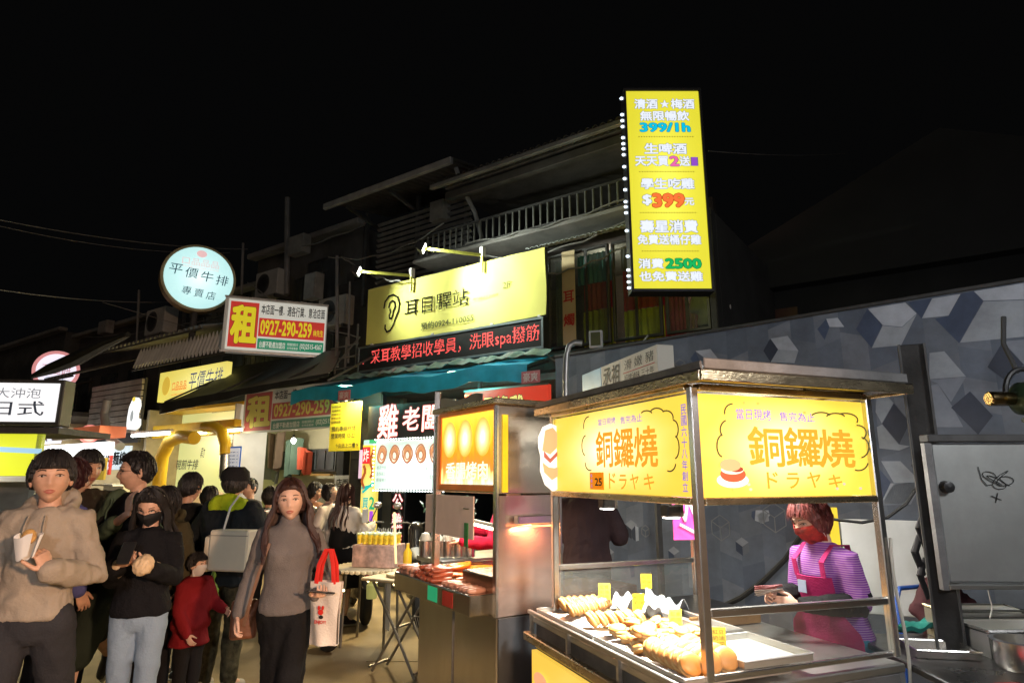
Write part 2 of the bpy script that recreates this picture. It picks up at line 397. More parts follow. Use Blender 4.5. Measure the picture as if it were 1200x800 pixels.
cr3 = lambda pts, c: wp(pts, 820, 300, 3.158, c)
cubes = [
 cr3([(235, 350), (260, 305), (290, 345), (262, 392)], DK), cr3([(262, 305), (325, 295), (365, 350), (290, 345)], WH), cr3([(290, 345), (365, 350), (350, 396), (262, 392)], LT),
 cr3([(435, 270), (468, 232), (480, 262), (462, 310)], BL), cr3([(468, 232), (510, 228), (535, 262), (480, 262)], WH),
 cr3([(578, 270), (620, 195), (675, 255), (635, 338)], BL), cr3([(622, 195), (760, 172), (803, 212), (748, 262), (677, 255)], WH), cr3([(677, 257), (748, 264), (803, 214), (745, 330), (637, 340)], LT),
 cr3([(772, 170), (858, 157), (820, 230)], BL), cr3([(860, 157), (965, 140), (920, 220), (822, 230)], WH), cr3([(967, 140), (1012, 130), (1048, 165), (960, 322), (870, 232), (922, 220)], BL),
 cr3([(1050, 165), (1015, 130), (1200, 100), (1200, 160)], WH), cr3([(1050, 168), (1200, 163), (1200, 298), (963, 320)], LT),
 cr3([(850, 358), (905, 352), (985, 445), (850, 455)], LT), cr3([(850, 458), (985, 447), (930, 540), (880, 470)], MD), cr3([(1065, 410), (1120, 318), (1197, 400), (1145, 470)], DK),
 cr3([(1122, 316), (1290, 300), (1290, 410), (1199, 400)], MD),
 cr3([(930, 560), (1000, 500), (1085, 590), (1030, 660)], DK), cr3([(850, 480), (880, 472), (928, 545), (975, 632), (870, 632)], MD),
 cr3([(752, 405), (768, 378), (796, 400), (796, 500), (770, 500)], DK)]
c1 = lambda pts, c: wp(pts, 1000, 400, 4, c)
cubes += [c1([(135, 385), (190, 290), (265, 380), (215, 480)], DK), c1([(108, 262), (165, 262), (188, 288), (133, 383), (104, 330)], LT), c1([(190, 262), (320, 268), (320, 380), (268, 378), (195, 290)], MD),
 c1([(110, 400), (135, 388), (213, 482), (265, 490), (215, 510), (122, 500)], LT), c1([(130, 560), (220, 560), (318, 660), (190, 662)], LT), c1([(190, 665), (316, 664), (270, 762), (130, 768)], MD), c1([(125, 600), (176, 660), (128, 760)], BL),
 c1([(270, 580), (322, 515), (350, 600), (350, 690), (320, 660)], DK)]
c8 = lambda pts, c: wp(pts, 860, 560, 3.333, c)
cubes += [c8([(85, 125), (135, 125), (140, 145), (115, 178), (82, 165)], WH), c8([(70, 130), (83, 126), (80, 165), (68, 150)], BL),
 c8([(400, 170), (560, 185), (690, 200), (620, 320), (490, 320)], MD), c8([(585, 210), (640, 320), (490, 318), (560, 250)], BL), c8([(585, 230), (670, 180), (680, 520), (585, 520)], WH),
 c8([(655, 245), (700, 165), (728, 205), (690, 290)], BL), c8([(570, 60), (600, 20), (720, 20), (680, 100), (570, 100)], LT)]
c7 = lambda pts, c: wp(pts, 620, 600, 4, c)
cubes += [c7([(480, 85), (497, 62), (500, 135), (482, 120)], DK), c7([(497, 62), (512, 70), (514, 132), (500, 135)], WH), c7([(1065, 15), (1085, 0), (1120, 5), (1125, 40), (1085, 52)], LT),
 c7([(470, 250), (492, 245), (495, 300), (478, 305)], BL), c7([(745, 222), (790, 220), (790, 360), (750, 350)], MD)]
c4 = lambda pts, c: wp(pts, 620, 260, 4, c)
cubes += [c4([(615, 640), (655, 625), (685, 680), (655, 722), (620, 700)], LT), c4([(780, 605), (850, 595), (885, 640), (840, 650)], WH), c4([(755, 640), (780, 607), (800, 650), (790, 690)], BL), c4([(800, 652), (885, 642), (880, 700), (792, 690)], LT)]
for i_, c_ in enumerate(cubes): painted('painted_facet', [c_], wall, -.006 - .0002 * (i_ % 9))
for (u, v, s_) in ((740, 620, .085), (715, 650, .06), (870, 640, .07), (940, 600, .09), (1075, 660, .12), (1000, 640, .10), (790, 650, .07), (665, 610, .06), (845, 560, .1)):
    cx_, cz_ = W.hit(u, v, -.004); h_ = [(cx_ + s_ * cos(R(30 + 60 * k)), cz_ + s_ * 1.15 * sin(R(30 + 60 * k))) for k in range(6)]
    for k_, c_ in ((0, WH), (2, DK if s_ > .07 else BL), (4, LT if s_ > .08 else MD)): painted('painted_facet', [([(cx_, cz_), h_[k_], h_[k_ + 1], h_[(k_ + 2) % 6]], tuple(q * .62 for q in c_))], wall, -.0052)
def outl(cx, cz, s, dk):
    h = [(cx + s * cos(R(30 + 60 * k)), cz + s * 1.15 * sin(R(30 + 60 * k))) for k in range(6)]; c = (cx, cz)
    return [h + h[:1], [c, h[0]], [c, h[2]], [c, h[4]]]
for (u, v, s) in ((845, 618, .10), (908, 606, .11), (797, 430, .07), (757, 622, .05)):
    x, z = W.hit(u, v); line_art(mat('mural_outline_paint', (.22, .23, .24), .6), wall, outl(x, z, s, 0), .008, -.009, 'painted_outline', .002)
MB().box(-4.42, 5.18, -.012, .06, 3.0, 3.03).build('capping', iron, wall, bevel=.004)
for x in (-3.2, -.8, 1.6, 4.0): MB().box(x - .03, x + .03, .05, .12, 0, 2.97).build('stud', iron, wall)
hose = MB().tube([W.w(W.hit(u, v, -.12)[0], -.12, W.hit(u, v, -.12)[1]) for u, v in ((955, 590), (940, 625), (920, 655), (895, 680), (868, 700), (830, 718), (790, 728))], .022, 8)
tag(hose.build('hose', rubber, smooth=True), 'thick black hose hanging in a curve against the mural wall', 'hose')

# ------------------------------------------------------------------ shop building A (ear-care shop upstairs, chicken shop below)
A = inframe(F, 'shop_building', 'dark three-storey shophouse with railed balcony, behind the long yellow ear sign', 'building', 0, .8)
def bpart(mb, name, m, parent=A, **k): return mb.build(name, m, parent, **k)
# upper walls with openings: pieces between the windows
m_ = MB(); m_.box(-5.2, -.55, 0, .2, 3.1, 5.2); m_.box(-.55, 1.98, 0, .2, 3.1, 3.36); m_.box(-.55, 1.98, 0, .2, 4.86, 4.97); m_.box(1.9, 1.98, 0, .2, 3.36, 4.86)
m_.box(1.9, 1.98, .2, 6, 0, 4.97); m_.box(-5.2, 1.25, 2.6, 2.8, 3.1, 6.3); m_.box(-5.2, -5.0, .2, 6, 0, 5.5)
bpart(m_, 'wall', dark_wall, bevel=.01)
bpart(MB().box(-5.2, 1.88, .22, 6, 3.0, 3.1), 'floor_slab', concrete)
bpart(MB().box(-2.7, 1.3, -.55, 2.6, 4.98, 5.04), 'balcony_slab', concrete, bevel=.01)
# balcony railing, one bar at a time
rail = bpart(MB().box(-2.7, 1.28, -.52, -.47, 5.40, 5.43).box(-2.7, 1.28, -.52, -.48, 5.06, 5.08), 'railing', iron)
bar_me = None
for i in range(33):
    x = -2.66 + i * .12
    if bar_me is None: o = MB().box(-.011, .011, -.011, .011, 0, .32).build('baluster', mat('railing_bar_paint', (.13, .135, .125), .5, .1), rail, loc=(x, -.5, 5.08)); bar_me = o.data
    else: link('baluster', bar_me, rail, (x, -.5, 5.08))
m_ = MB()      # roof eaves and fascia of the top floor
m_.box(-1.9, 1.2, -.7, -.6, 5.82, 5.95); m_.box(-1.9, 1.2, -.7, 2.8, 6.0, 6.05)
bpart(m_, 'eaves', tin_dark, bevel=.01)
bpart(MB().box(-1.95, 1.3, -1.0, -.93, 5.90, 5.97), 'gutter', mat('dull_zinc_gutter', (.28, .28, .27), .5, .5, .2, 5, .1, dirt=.5), bevel=.01)
def corr(x0, x1, ya, za, yb, zb, n, amp=.02, th=.006):   # corrugated sheet
    return MB().sheet(lambda a, b: (x0 + (x1 - x0) * a, ya + (yb - ya) * b, za + (zb - za) * b + amp * sin(a * n * 2 * pi)), n * 6, 2, th)
bpart(corr(-1.95, 1.3, 1.4, 6.5, -1.0, 5.98, 30), 'roof', tin_dark, smooth=True)
bpart(corr(-.52, 1.95, .0, 4.96, -.50, 4.78, 30, .012), 'window_awning', mat('milky_fibreglass_sheet', (.42, .47, .46), .4, 0, .2, 3, .1, dirt=.6), smooth=True)
# second-floor windows
def window(x0, x1, z0, z1, nv, y=.04, glassm=dpane, parent=A, nm='window'):
    fr = MB(); t = .035
    fr.box(x0, x1, y, y + .06, z0, z0 + t).box(x0, x1, y, y + .06, z1 - t, z1).box(x0, x0 + t, y, y + .06, z0 + t, z1 - t).box(x1 - t, x1, y, y + .06, z0 + t, z1 - t)
    wd = fr.build(nm, frame_m, parent, bevel=.004)
    for i in range(nv):
        a = x0 + t + (x1 - x0 - 2 * t) * i / nv; b = x0 + t + (x1 - x0 - 2 * t) * (i + 1) / nv
        MB().box(a + .004, b - .004, y + .02, y + .026, z0 + t, z1 - t).build('pane', glassm, wd)
        if i: MB().box(a - .018, a + .018, y - .004, y + .018, z0 + t, z1 - t).build('mullion', frame_m, wd)
    return wd
window(-.5, -.2, 3.4, 4.82, 1); window(-.2, .5, 3.4, 4.82, 2); window(.55, 1.25, 3.4, 4.82, 2); window(1.3, 1.88, 3.4, 4.82, 2)
def cur(x0, x1, z0, z1, col, y=.26, n=8, nm='curtain'):
    return MB().sheet(lambda a, b: (x0 + (x1 - x0) * a, y + .02 * sin(a * n * 2 * pi) + .008 * sin(a * 31 + b * 7), z0 + (z1 - z0) * b), n * 5, 4, .003).build(nm, mat('curtain_' + nm + str(int(col[0] * 999)) + str(int(col[1] * 999)), col, .9, 0, .15, 4, .2), A, smooth=True)
cur(-.48, -.22, 3.45, 4.78, (.22, .25, .14), n=4)
cur(-.1, .48, 4.35, 4.8, (.12, .33, .30)); cur(.0, .48, 3.95, 4.34, (.45, .03, .03), n=6); cur(-.02, .48, 3.42, 3.94, (.40, .38, .03), n=5)
cur(.6, 1.2, 4.45, 4.8, (.25, .22, .22)); cur(.62, 1.22, 3.86, 4.44, (.45, .015, .05), n=6); cur(.62, 1.2, 3.42, 3.85, (.55, .50, .02), n=6)
cur(1.0, 1.4, 3.4, 4.8, (.42, .04, .05), .5, 7); cur(1.55, 1.86, 3.4, 4.8, (.45, .05, .06), .5, 6)
bpart(MB().box(-.55, 1.88, 1.9, 1.95, 3.1, 4.96), 'room_partition', mat('dark_room_wall', (.10, .07, .06), .9))
lamp('POINT', F.w(1.45, 1.9, 4.6), 16, (1, .55, .45), .12); lamp('POINT', F.w(.15, 1.5, 4.7), 14, (1, .9, .7), .12)
bn = inframe(F, 'hanging_banner', 'narrow beige vertical banner with red characters in the upstairs window', 'banner', -.09, .76, 3.42)
MB().box(-.105, .105, 0, .008, 0, 1.38).build('cloth', mat('beige_banner_cloth', (.48, .38, .22), .8, 0, .08, 4, .1), bn)
redp = mat('red_print', (.45, .015, .01), .6)
vtxt('耳燭', redp, bn, 0, .78, .17, .34, off=.03)
# light louvre screen and open roof canopy on the left end
_ca = F.hit(380, 243, .08)
cnp = inframe(F, 'rooftop_canopy', 'old metal canopy with a pale gutter above a louvred screen, left of the balcony', 'canopy', _ca[0] + 5.85, .8, _ca[1] - 7.0)
MB().box(-5.85, -2.78, -.75, -.68, 6.95, 7.06).build('gutter', mat('pale_zinc_gutter', (.42, .42, .41), .5, .4, .2, 5, .1, dirt=.4), cnp, bevel=.008)
corr(-5.8, -2.8, .9, 7.35, -.68, 7.08, 22).build('roof_sheet', tin_dark, cnp, smooth=True)
for x in (-5.3, -4.2): MB().bar((x, -.66, 6.9), (x, .3, 6.7), .05).build('bracket', iron, cnp)
for x in (-5.4, -4.1, -3.0): MB().box(x - .03, x + .03, -.1, -.04, 5.2, 7.0).build('post', iron, cnp)
MB().tube([(-2.88, -.5, 7.0), (-2.86, -.35, 6.7), (-2.72, -.2, 6.3), (-2.66, -.1, 5.9), (-2.66, -.1, 3.2)], .035, 8).build('drainpipe', mat('grey_pipe', (.25, .25, .25), .5), cnp, smooth=True)
lou = mat('louvre_slat_metal', (.17, .17, .17), .5, .5, .2, 5, .1, dirt=.5)
lm = None
for i in range(15):
    z = 5.25 + i * .1
    if lm is None: o = MB().box(-1.1, 1.1, -.03, .03, -.004, .004, Matrix.Rotation(R(-35), 4, 'X')).build('slat', lou, cnp, loc=(-3.95, -.12, z)); lm = o.data
    else: link('slat', lm, cnp, (-3.95, -.12, z))
# second-floor left part: a door-like dark recess, pipes and a bluish awning rag
for i, (x, z0, z1) in enumerate(((-5.0, 3.0, 6.6), (-5.5, 2.9, 6.2), (-4.75, 3.2, 5.2))): pass

# ------------------------------------------------------------------ neighbours down the street, dark above the signs
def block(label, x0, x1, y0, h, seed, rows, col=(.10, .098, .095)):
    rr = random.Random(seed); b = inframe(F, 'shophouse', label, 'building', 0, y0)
    m = mat('dark_block_wall_%d' % seed, col, .85, 0, .3, 2, .5, 25, dirt=.7)  # very dark base colour with random dirt patches
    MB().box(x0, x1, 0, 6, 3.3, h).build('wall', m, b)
    MB().box(x0 - .1, x1 + .1, -.25, .0, h, h + .12).build('parapet', concrete, b, bevel=.02)
    n = max(1, int((x1 - x0) / 1.5))
    for r_ in range(rows):
        for i in range(n):
            xa = x0 + .3 + i * (x1 - x0 - .3) / n; z = 3.6 + r_ * 1.5
            if z + 1.1 > h: continue
            wd = MB().box(xa, xa + 1.0, -.05, -.002, z, z + 1.05).build('window', frame_m, b, bevel=.005)
            for k in (0, 1): MB().box(xa + .05 + .46 * k, xa + .49 + .46 * k, -.056, -.051, z + .05, z + 1.0).build('pane', mat('unlit_pane', (.05, .055, .06), .15, 0, .3, 3, 0), wd)
            if rr.random() < .6:
                cg = MB()
                for q in range(6): cg.box(xa + .05 + q * .17, xa + .065 + q * .17, -.32, -.305, z - .1, z + .6)
                cg.box(xa, xa + 1.0, -.33, -.3, z + .6, z + .63).box(xa, xa + 1.0, -.33, -.06, z - .13, z - .1); cg.build('window_cage', iron, b)
    return b
def zs(u, v, y=0): return F.hit(u, v, y)[1]
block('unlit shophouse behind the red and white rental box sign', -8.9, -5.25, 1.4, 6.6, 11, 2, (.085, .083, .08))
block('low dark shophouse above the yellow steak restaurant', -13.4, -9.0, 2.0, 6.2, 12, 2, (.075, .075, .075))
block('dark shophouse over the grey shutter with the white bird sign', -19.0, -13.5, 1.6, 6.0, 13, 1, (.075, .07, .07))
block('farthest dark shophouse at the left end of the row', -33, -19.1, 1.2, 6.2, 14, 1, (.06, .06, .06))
# plain dark blocks beyond the hoarding (end of the street, right)
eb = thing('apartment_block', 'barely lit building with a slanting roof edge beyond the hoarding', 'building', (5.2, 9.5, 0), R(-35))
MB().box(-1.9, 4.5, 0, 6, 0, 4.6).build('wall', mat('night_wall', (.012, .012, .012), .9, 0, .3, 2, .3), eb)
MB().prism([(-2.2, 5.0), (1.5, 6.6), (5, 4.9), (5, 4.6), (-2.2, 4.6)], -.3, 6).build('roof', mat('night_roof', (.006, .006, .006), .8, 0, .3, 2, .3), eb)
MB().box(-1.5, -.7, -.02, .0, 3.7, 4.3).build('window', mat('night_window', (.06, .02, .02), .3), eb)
# ================================================================== SIGNS AND SHOP FRONTS
def q4(fr, u0, v0, u1, v1, y=0.):      # rectangle seen from its lower left (u0,v0) to its upper right (u1,v1)
    x0, z0 = fr.hit(u0, v0, y); x1, z1 = fr.hit(u1, v1, y); return x0, x1, z0, z1
# ---- long yellow ear-care banner sign, lit by two arm floodlights
yb = inframe(F, 'shop_sign', 'long yellow canvas shop sign with a drawn ear, lit by two arm lamps', 'sign', 0, 0, 3.68)
yel = mat('yellow_canvas', (.85, .83, .20), .8, 0, .04, 3, .15, 12)
MB().sheet(lambda a, b: (-3.43 + 3.43 * a + .01 * sin(b * 5), -.012 * sin(a * 9) * sin(b * 3.1) - .006 * sin(a * 40 + b * 5), .93 * b + .015 * sin(a * 3.14) * (0 if b > .5 else -1)), 40, 10, .01).build('canvas', yel, yb, smooth=True)
fr_ = MB()
for z in (.0, .93): fr_.box(-3.43, 0, .02, .06, z - .03, z + .01)
for x in (-3.43, -2.3, -1.15, -.04): fr_.box(x, x + .04, .02, .06, 0, .93)
fr_.build('frame', iron, yb)
grey_ink = mat('grey_print', (.012, .014, .012), .8, spec=.0); faint_ink = mat('faint_print', (.12, .14, .06), .8, spec=0.)
YO = -.022
def ysub(*a): x0, x1, z0, z1 = q4(F, *a, YO); return x0, x1, z0 - 3.68, z1 - 3.68
txt('耳目驛站', grey_ink, yb, *ysub(474, 371, 549, 336), y=YO, off=0.)
txt('耳目驛站采耳課程', faint_ink, yb, *ysub(554, 352, 584, 343), y=YO, off=-.005)
txt('2F', faint_ink, yb, *ysub(589, 338, 598, 329), y=YO)
txt('預約0924-110055', faint_ink, yb, *ysub(493, 387, 555, 367), y=YO, off=.02)
ex, ez = F.hit(459, 366, YO); ez -= 3.68
def ear(k, ox, oz): return [(ex + ox + k * x, ez + oz + k * z) for x, z in ((-.8, .45), (-.72, .9), (-.35, 1.25), (.1, 1.3), (.55, 1.05), (.75, .55), (.68, .0), (.4, -.5), (.2, -.95), (-.05, -1.3), (-.4, -1.38), (-.62, -1.1), (-.6, -.85))]
inner = [(ex + .2 * x, ez + .2 * z) for x, z in ((-.35, .45), (-.25, .8), (.0, .95), (.3, .8), (.38, .4), (.2, .1), (.15, -.2), (.02, -.5), (-.2, -.45), (-.25, -.2), (-.12, .05), (-.2, .3))]
line_art(grey_ink, yb, [ear(.22, 0, 0), inner], .028, YO, 'ear_drawing')
# arm lamps
def arm_lamp(label, xb, yb_, zb, xe, ye, ze, power, tgt):
    t = inframe(F, 'arm_floodlight', label, 'lamp', 0, 0, 0, group='floodlights on arms above the ear sign')
    am = mat('yellow_painted_arm', (.50, .50, .10), .5, .2)
    MB().bar((xb, yb_, zb), (xe, ye, ze), .035).bar((xb, yb_, zb - .25), (xb, yb_, zb), .03).build('arm', am, t)
    MB().box(xb - .03, xb + .03, yb_ - .03, yb_ + .05, zb - .02, zb + .12).build('bracket', white_paint, t, bevel=.004)
    d = (Vector(tgt) - Vector((xe, ye, ze))).normalized(); q = d.to_track_quat('-Z', 'Y').to_matrix().to_4x4()
    h = MB(); MM = Matrix.Translation((xe, ye, ze)) @ q
    h.box(-.09, .09, -.07, .07, 0, .05, MM).box(-.06, .06, -.05, .05, .05, .09, MM)
    for k in range(5): h.box(-.06 + k * .028, -.052 + k * .028, -.05, .05, .09, .115, MM)
    hd = h.build('lamp_head', black, t, bevel=.003)
    MB().box(-.075, .075, -.055, .055, -.008, -.001, MM).build('lamp_glass', whiteglow, hd)
    lamp('SPOT', F.w(*(Vector((xe, ye, ze)) + d * .04)), power, (.93, 1, .86), .06, F.w(*tgt), 135, .9)
x, z = F.hit(482, 323, -.05); xe, ze = F.hit(421, 318, -.75)
arm_lamp('left arm floodlight over the yellow ear sign', x, -.05, z, xe, -.75, ze, 130, (-1.9, 0, 4.15))
x, z = F.hit(565, 299, -.05); xe, ze = F.hit(497, 291, -.75)
arm_lamp('right arm floodlight over the yellow ear sign', x, -.05, z, xe, -.75, ze, 290, (-.55, 0, 4.2))

# ---- scrolling LED board
led = inframe(F, 'led_sign', 'long black LED message board with scrolling red characters under the ear sign', 'sign', 0, 0, 3.24)
MB().box(-3.55, -.03, -.03, .14, 0, .40).build('housing', mat('led_housing', (.02, .02, .02), .35, 0, .2, 6, .05), led, bevel=.005)
MB().box(-3.56, -.02, -.045, -.031, -.012, .02).box(-3.56, -.02, -.045, -.031, .38, .412).box(-3.56, -3.53, -.045, -.031, .02, .38).box(-.05, -.02, -.045, -.031, .02, .38).build('frame', mat('grey_alloy_frame', (.30, .36, .38), .35, .8), led, bevel=.003)
def dots(s, m, parent, x0, x1, z0, z1, y, rows, off=.0, dot=.7):
    vs, fs = textmesh(s, 2); ax, bx = min(v.x for v in vs), max(v.x for v in vs); az, bz = min(v.y for v in vs), max(v.y for v in vs)
    st = (z1 - z0) / rows; cols = int((x1 - x0) / st); hit_ = set()
    P = [((v.x - ax) / (bx - ax) * cols, (v.y - az) / (bz - az) * rows) for v in vs]
    for f in fs:
        for k in range(1, len(f) - 1):
            a, b, c = P[f[0]], P[f[k]], P[f[k + 1]]
            for i in range(int(min(a[0], b[0], c[0])), int(max(a[0], b[0], c[0])) + 1):
                for j in range(int(min(a[1], b[1], c[1])), int(max(a[1], b[1], c[1])) + 1):
                    px, pz = i + .5, j + .5
                    d1 = (px - b[0]) * (a[1] - b[1]) - (a[0] - b[0]) * (pz - b[1]); d2 = (px - c[0]) * (b[1] - c[1]) - (b[0] - c[0]) * (pz - c[1]); d3 = (px - a[0]) * (c[1] - a[1]) - (c[0] - a[0]) * (pz - a[1])
                    if not ((d1 < -.02 or d2 < -.02 or d3 < -.02) and (d1 > .02 or d2 > .02 or d3 > .02)): hit_.add((i, j))
    mb = MB(); h = st * dot / 2
    for i, j in hit_:
        x, z = x0 + (i + .5) * st, z0 + (j + .5) * st; mb.add([(x - h, y, z - h), (x + h, y, z - h), (x + h, y, z + h), (x - h, y, z + h)], [(0, 1, 2, 3)])
    return mb.build('lettering', m, parent, norm=False)
ledred = glow('led_red', (1, .10, .09), 1.6)
dots('、采耳教學招收學員，洗眼spa撥筋', ledred, led, -3.48, -.08, .07, .33, -.034, 20, -.005, .8)
for x in (-3.3, -2.0, -.9, -.12): MB().box(x, x + .04, -.02, .02, .4, .445).build('mounting_lug', white_paint, led)

# ---- blue awning
aw = inframe(F, 'awning', 'bright blue sagging tarpaulin awning over the chicken shop', 'awning', 0, 0, 2.8)
blue = mat('blue_tarpaulin', (.015, .36, .56), .5, 0, .25, 3, .3, 14, dirt=.12)
def awf(a, b):
    x = -4.7 + 4.68 * a; s = .03 * sin(a * 17) + .012 * sin(a * 51 + b * 4)
    y = .2 - .62 * min(1, b * 1.5); z = .36 - .19 * min(1, b * 1.5) - (.21 * max(0, b - .67) / .33) + s * b + .02 * abs(sin(a * 9))
    return x, y - .03 * max(0, b - .67) * sin(a * 40), z
MB().sheet(awf, 90, 9, .006).build('cloth', blue, aw, smooth=True)
for x in (-4.6, -3.1, -1.5, -.1): MB().bar((x, .2, .30), (x, -.42, .10), .025).build('arm', iron, aw)
tagm = mat('pink_white_label', (.55, .18, .2), .6)
for (u, v) in ((612, 452), (397, 471)):
    x, z = F.hit(u, v, -.46); o = MB().box(x, x + .27, -.478, -.472, z - 2.8 + .02, z - 2.8 + .17).build('printed_label', tagm, aw)
    txt('豪爽', white_paint, o, x + .03, x + .24, z - 2.8 + .04, z - 2.8 + .15, y=-.481, off=.01)
st_ = inframe(F, 'plastic_strip', 'crumpled clear plastic sheet hanging between the LED board and blue awning', 'plastic sheet', 0, 0, 3.05)
MB().sheet(lambda a, b: (-3.95 + 4.1 * a, -.12 - .02 * sin(a * 75) - .12 * b, .15 - .09 * b + .012 * sin(a * 61 + b * 2) + .008 * sin(a * 123 + 3 * b) + .010 * sin(a * 23)), 220, 4, .003).build('sheet', mat('milky_crumpled_plastic', (.16, .26, .23), .15, 0, .3, 8, .5, 20), st_, smooth=True)

# ---- black chicken-shop sign
ck = inframe(F, 'shop_sign', 'black shop sign with three white brush characters outlined in red', 'sign', 0, 0, 2.08)
MB().box(-3.27, -1.5, -.02, .06, 0, .6).build('board', mat('black_sign_board', (.012, .012, .014), .3, 0, .2, 5, .05), ck, bevel=.005)
wglow = glow('white_lit_print', (1, .96, .93), .85); rglow = glow('red_lit_print', (.8, .07, .08), .8)
for ch, u0, v0, u1, v1 in (('雞', 442, 513, 466, 473), ('老', 471, 504, 491, 476), ('闆', 494, 505, 514, 474)):
    x0, z0 = F.hit(u0, v0, -.03); x1, z1 = F.hit(u1, v1, -.03)
    txt(ch, wglow, ck, x0, x1, z0 - 2.08, z1 - 2.08, y=-.026, off=.022, halo=rglow, hoff=.05, slant=.05)
o = MB().box(-3.33, -3.05, -.032, -.024, -.02, .08).build('sticker', glow('pale_blue_sticker', (.4, .75, .8), .6), ck)
MB().box(-3.2, -3.05, -.038, -.033, .03, .08).build('green_flash', glow('green_sticker', (.02, .35, .15), .7), o)
# ---- bright menu board with bulbs
mn = inframe(F, 'menu_board', 'glaring white backlit menu board with five fried chicken pictures and bulb edging', 'menu board', 0, -.1, 1.43)
x0, x1 = -2.98, -1.60
MB().box(x0, x1, 0, .1, 0, .70).build('light_box', lit('menu_face', (.62, .8, .72), (1, 1, .98), (.75, .42), ((x0 + x1) / 2, .26), 1.2, se=.9, sh=5), mn, bevel=.004)
rim = glow('photo_brown', (.48, .2, .12), .9)
for i in range(5):
    cx = x0 + .14 + i * .262
    disc(glow('photo_crust', (.62, .28, .12), 1.0), mn, cx, .49, .085, .125, -.003, 'chicken_picture'); disc(glow('photo_cream', (1, .85, .68), 1.1), mn, cx - .01, .46, .045, .07, -.0035, 'chicken_picture')
    line_art(rim, mn, [[(cx + .09 * cos(R(a)) * (1 + .15 * sin(R(a * 2 + i * 50))), .5 + .13 * sin(R(a))) for a in range(0, 361, 20)]], .022, -.004, 'chicken_picture')
    line_art(rim, mn, [[(cx + .045 * cos(R(a)), .48 + .06 * sin(R(a))) for a in range(0, 361, 40)]], .018, -.004, 'chicken_picture')
gk = glow('grey_lit_print', (.35, .42, .36), .7)
for k, s in enumerate(('脆皮炸雞 120', '香酥雞翅 100', '檸檬雞排 90')): txt(s, gk, mn, x0 + .04, x0 + .34, .28 - k * .09, .34 - k * .09)
for k, s in enumerate(('歡迎外帶', '現點現炸')): txt(s, gk, mn, x1 - .36, x1 - .05, .26 - k * .13, .34 - k * .13)
bm_ = None; k = 0
bulbm = glow('bulb_white', (.9, 1, 1), 6)
for i in range(26):
    for z in (-.02, .72):
        x = x0 + (x1 - x0) * i / 25
        if bm_ is None: bo = MB().ell((0, 0, 0), .011, 8).build('bulb', bulbm, mn, loc=(x, -.02, z)); bm_ = bo.data
        else: link('bulb', bm_, mn, (x, -.02, z))
for i in range(1, 13):
    for x in (x0 - .02, x1 + .02): link('bulb', bm_, mn, (x, -.02, i * .054))
lamp('AREA', F.w(-2.3, -.25, 1.8), 14, (.92, 1, .95), .7, F.w(-2.3, -3, 1.2))
# vertical signs under it
vs_ = inframe(F, 'vertical_sign', 'narrow black vertical sign with red and white characters below the menu board', 'sign', -2.52, -.06, .55)
MB().box(-.14, .14, 0, .04, 0, .83).build('board', mat('black_sign_board', (.012, .012, .014)), vs_, bevel=.004)
vtxt('公雞店', wglow, vs_, 0, .81, .2, .27, off=.03, halo=rglow, hoff=.08)
yv = inframe(F, 'vertical_banner', 'tall yellow banner with colourful prints reading buy two get one, left of menu board', 'banner', -3.14, -.08, .78)
MB().box(-.15, .2, 0, .03, 0, 1.30).build('panel', lit('yellow_banner_face', (.9, .66, .06), (1, .9, .35), (.4, .9), (0, .6), 1, se=.7, sh=1.1), yv, bevel=.003)
P_ = lambda nm, c, s=.9: glow(nm, c, s)
MB().box(-.14, .02, -.008, -.002, 1.02, 1.27).build('red_patch', P_('p_red', (.8, .02, .03)), yv)
txt('炸', wglow, yv, -.12, .0, 1.05, 1.24, y=-.01)
txt('買', P_('p_teal', (.02, .5, .45)), yv, -.10, .03, .37, .52, off=.03, halo=wglow); txt('2', P_('p_green', (.02, .45, .2)), yv, .05, .16, .36, .53, off=.04, halo=wglow)
txt('送', wglow, yv, -.10, .03, .15, .30, off=.03, halo=P_('p_grey', (.2, .2, .22))); txt('1', P_('p_purple', (.45, .08, .75)), yv, .08, .125, .13, .32, off=.05, halo=wglow)
line_art(P_('p_brown', (.42, .1, .02)), yv, [[(-.1 + .03 * sin(i), .98 - .045 * i) for i in range(8)], [(.06 + .03 * cos(i), 1.22 - .05 * i) for i in range(9)]], .05, -.004, 'food_print')
line_art(P_('p_teal', 0), yv, [[(-.12, .66), (.1, .70)], [(-.1, .60), (.12, .74)]], .04, -.004, 'ribbon_print')
line_art(P_('p_white', (1, 1, 1)), yv, [[(-.1, .07), (.0, .05), (.1, .08)]], .06, -.004, 'print')
# ---- stairs sign, yellow, with clip lamp
up = inframe(F, 'stairs_sign', 'yellow sign with arrows to the upper floor, lit by a small lamp at its top', 'sign', -3.66, -.12, 2.0)
MB().box(-.39, .33, 0, .02, 0, .76).build('board', mat('yellow_board', (.72, .62, .03), .5, 0, .06, 4, .1), up, bevel=.003)
ink = mat('black_print', (.02, .02, .02), .6)
txt('↑由此上二樓↑', ink, up, -.22, .3, .05, .12, y=-.003); txt('預約專線時間', ink, up, -.34, .22, .31, .39, y=-.003); txt('營業時間 12-22', ink, up, -.34, .22, .2, .28, y=-.003)
for k in range(5): txt('項目價格' * 2, ink, up, -.36 + .0 * k, -.12, .44 + k * .06, .48 + k * .06, y=-.003)
cl = MB().lathe([(.02, .0), (.05, .02), (.075, .08), (.08, .10), (.0, .10)], 16, (0, -.22, .72)).build('clip_lamp', black, up, smooth=True)
MB().bar((.0, -.22, .8), (0, .0, .78), .015).build('lamp_arm', black, cl)
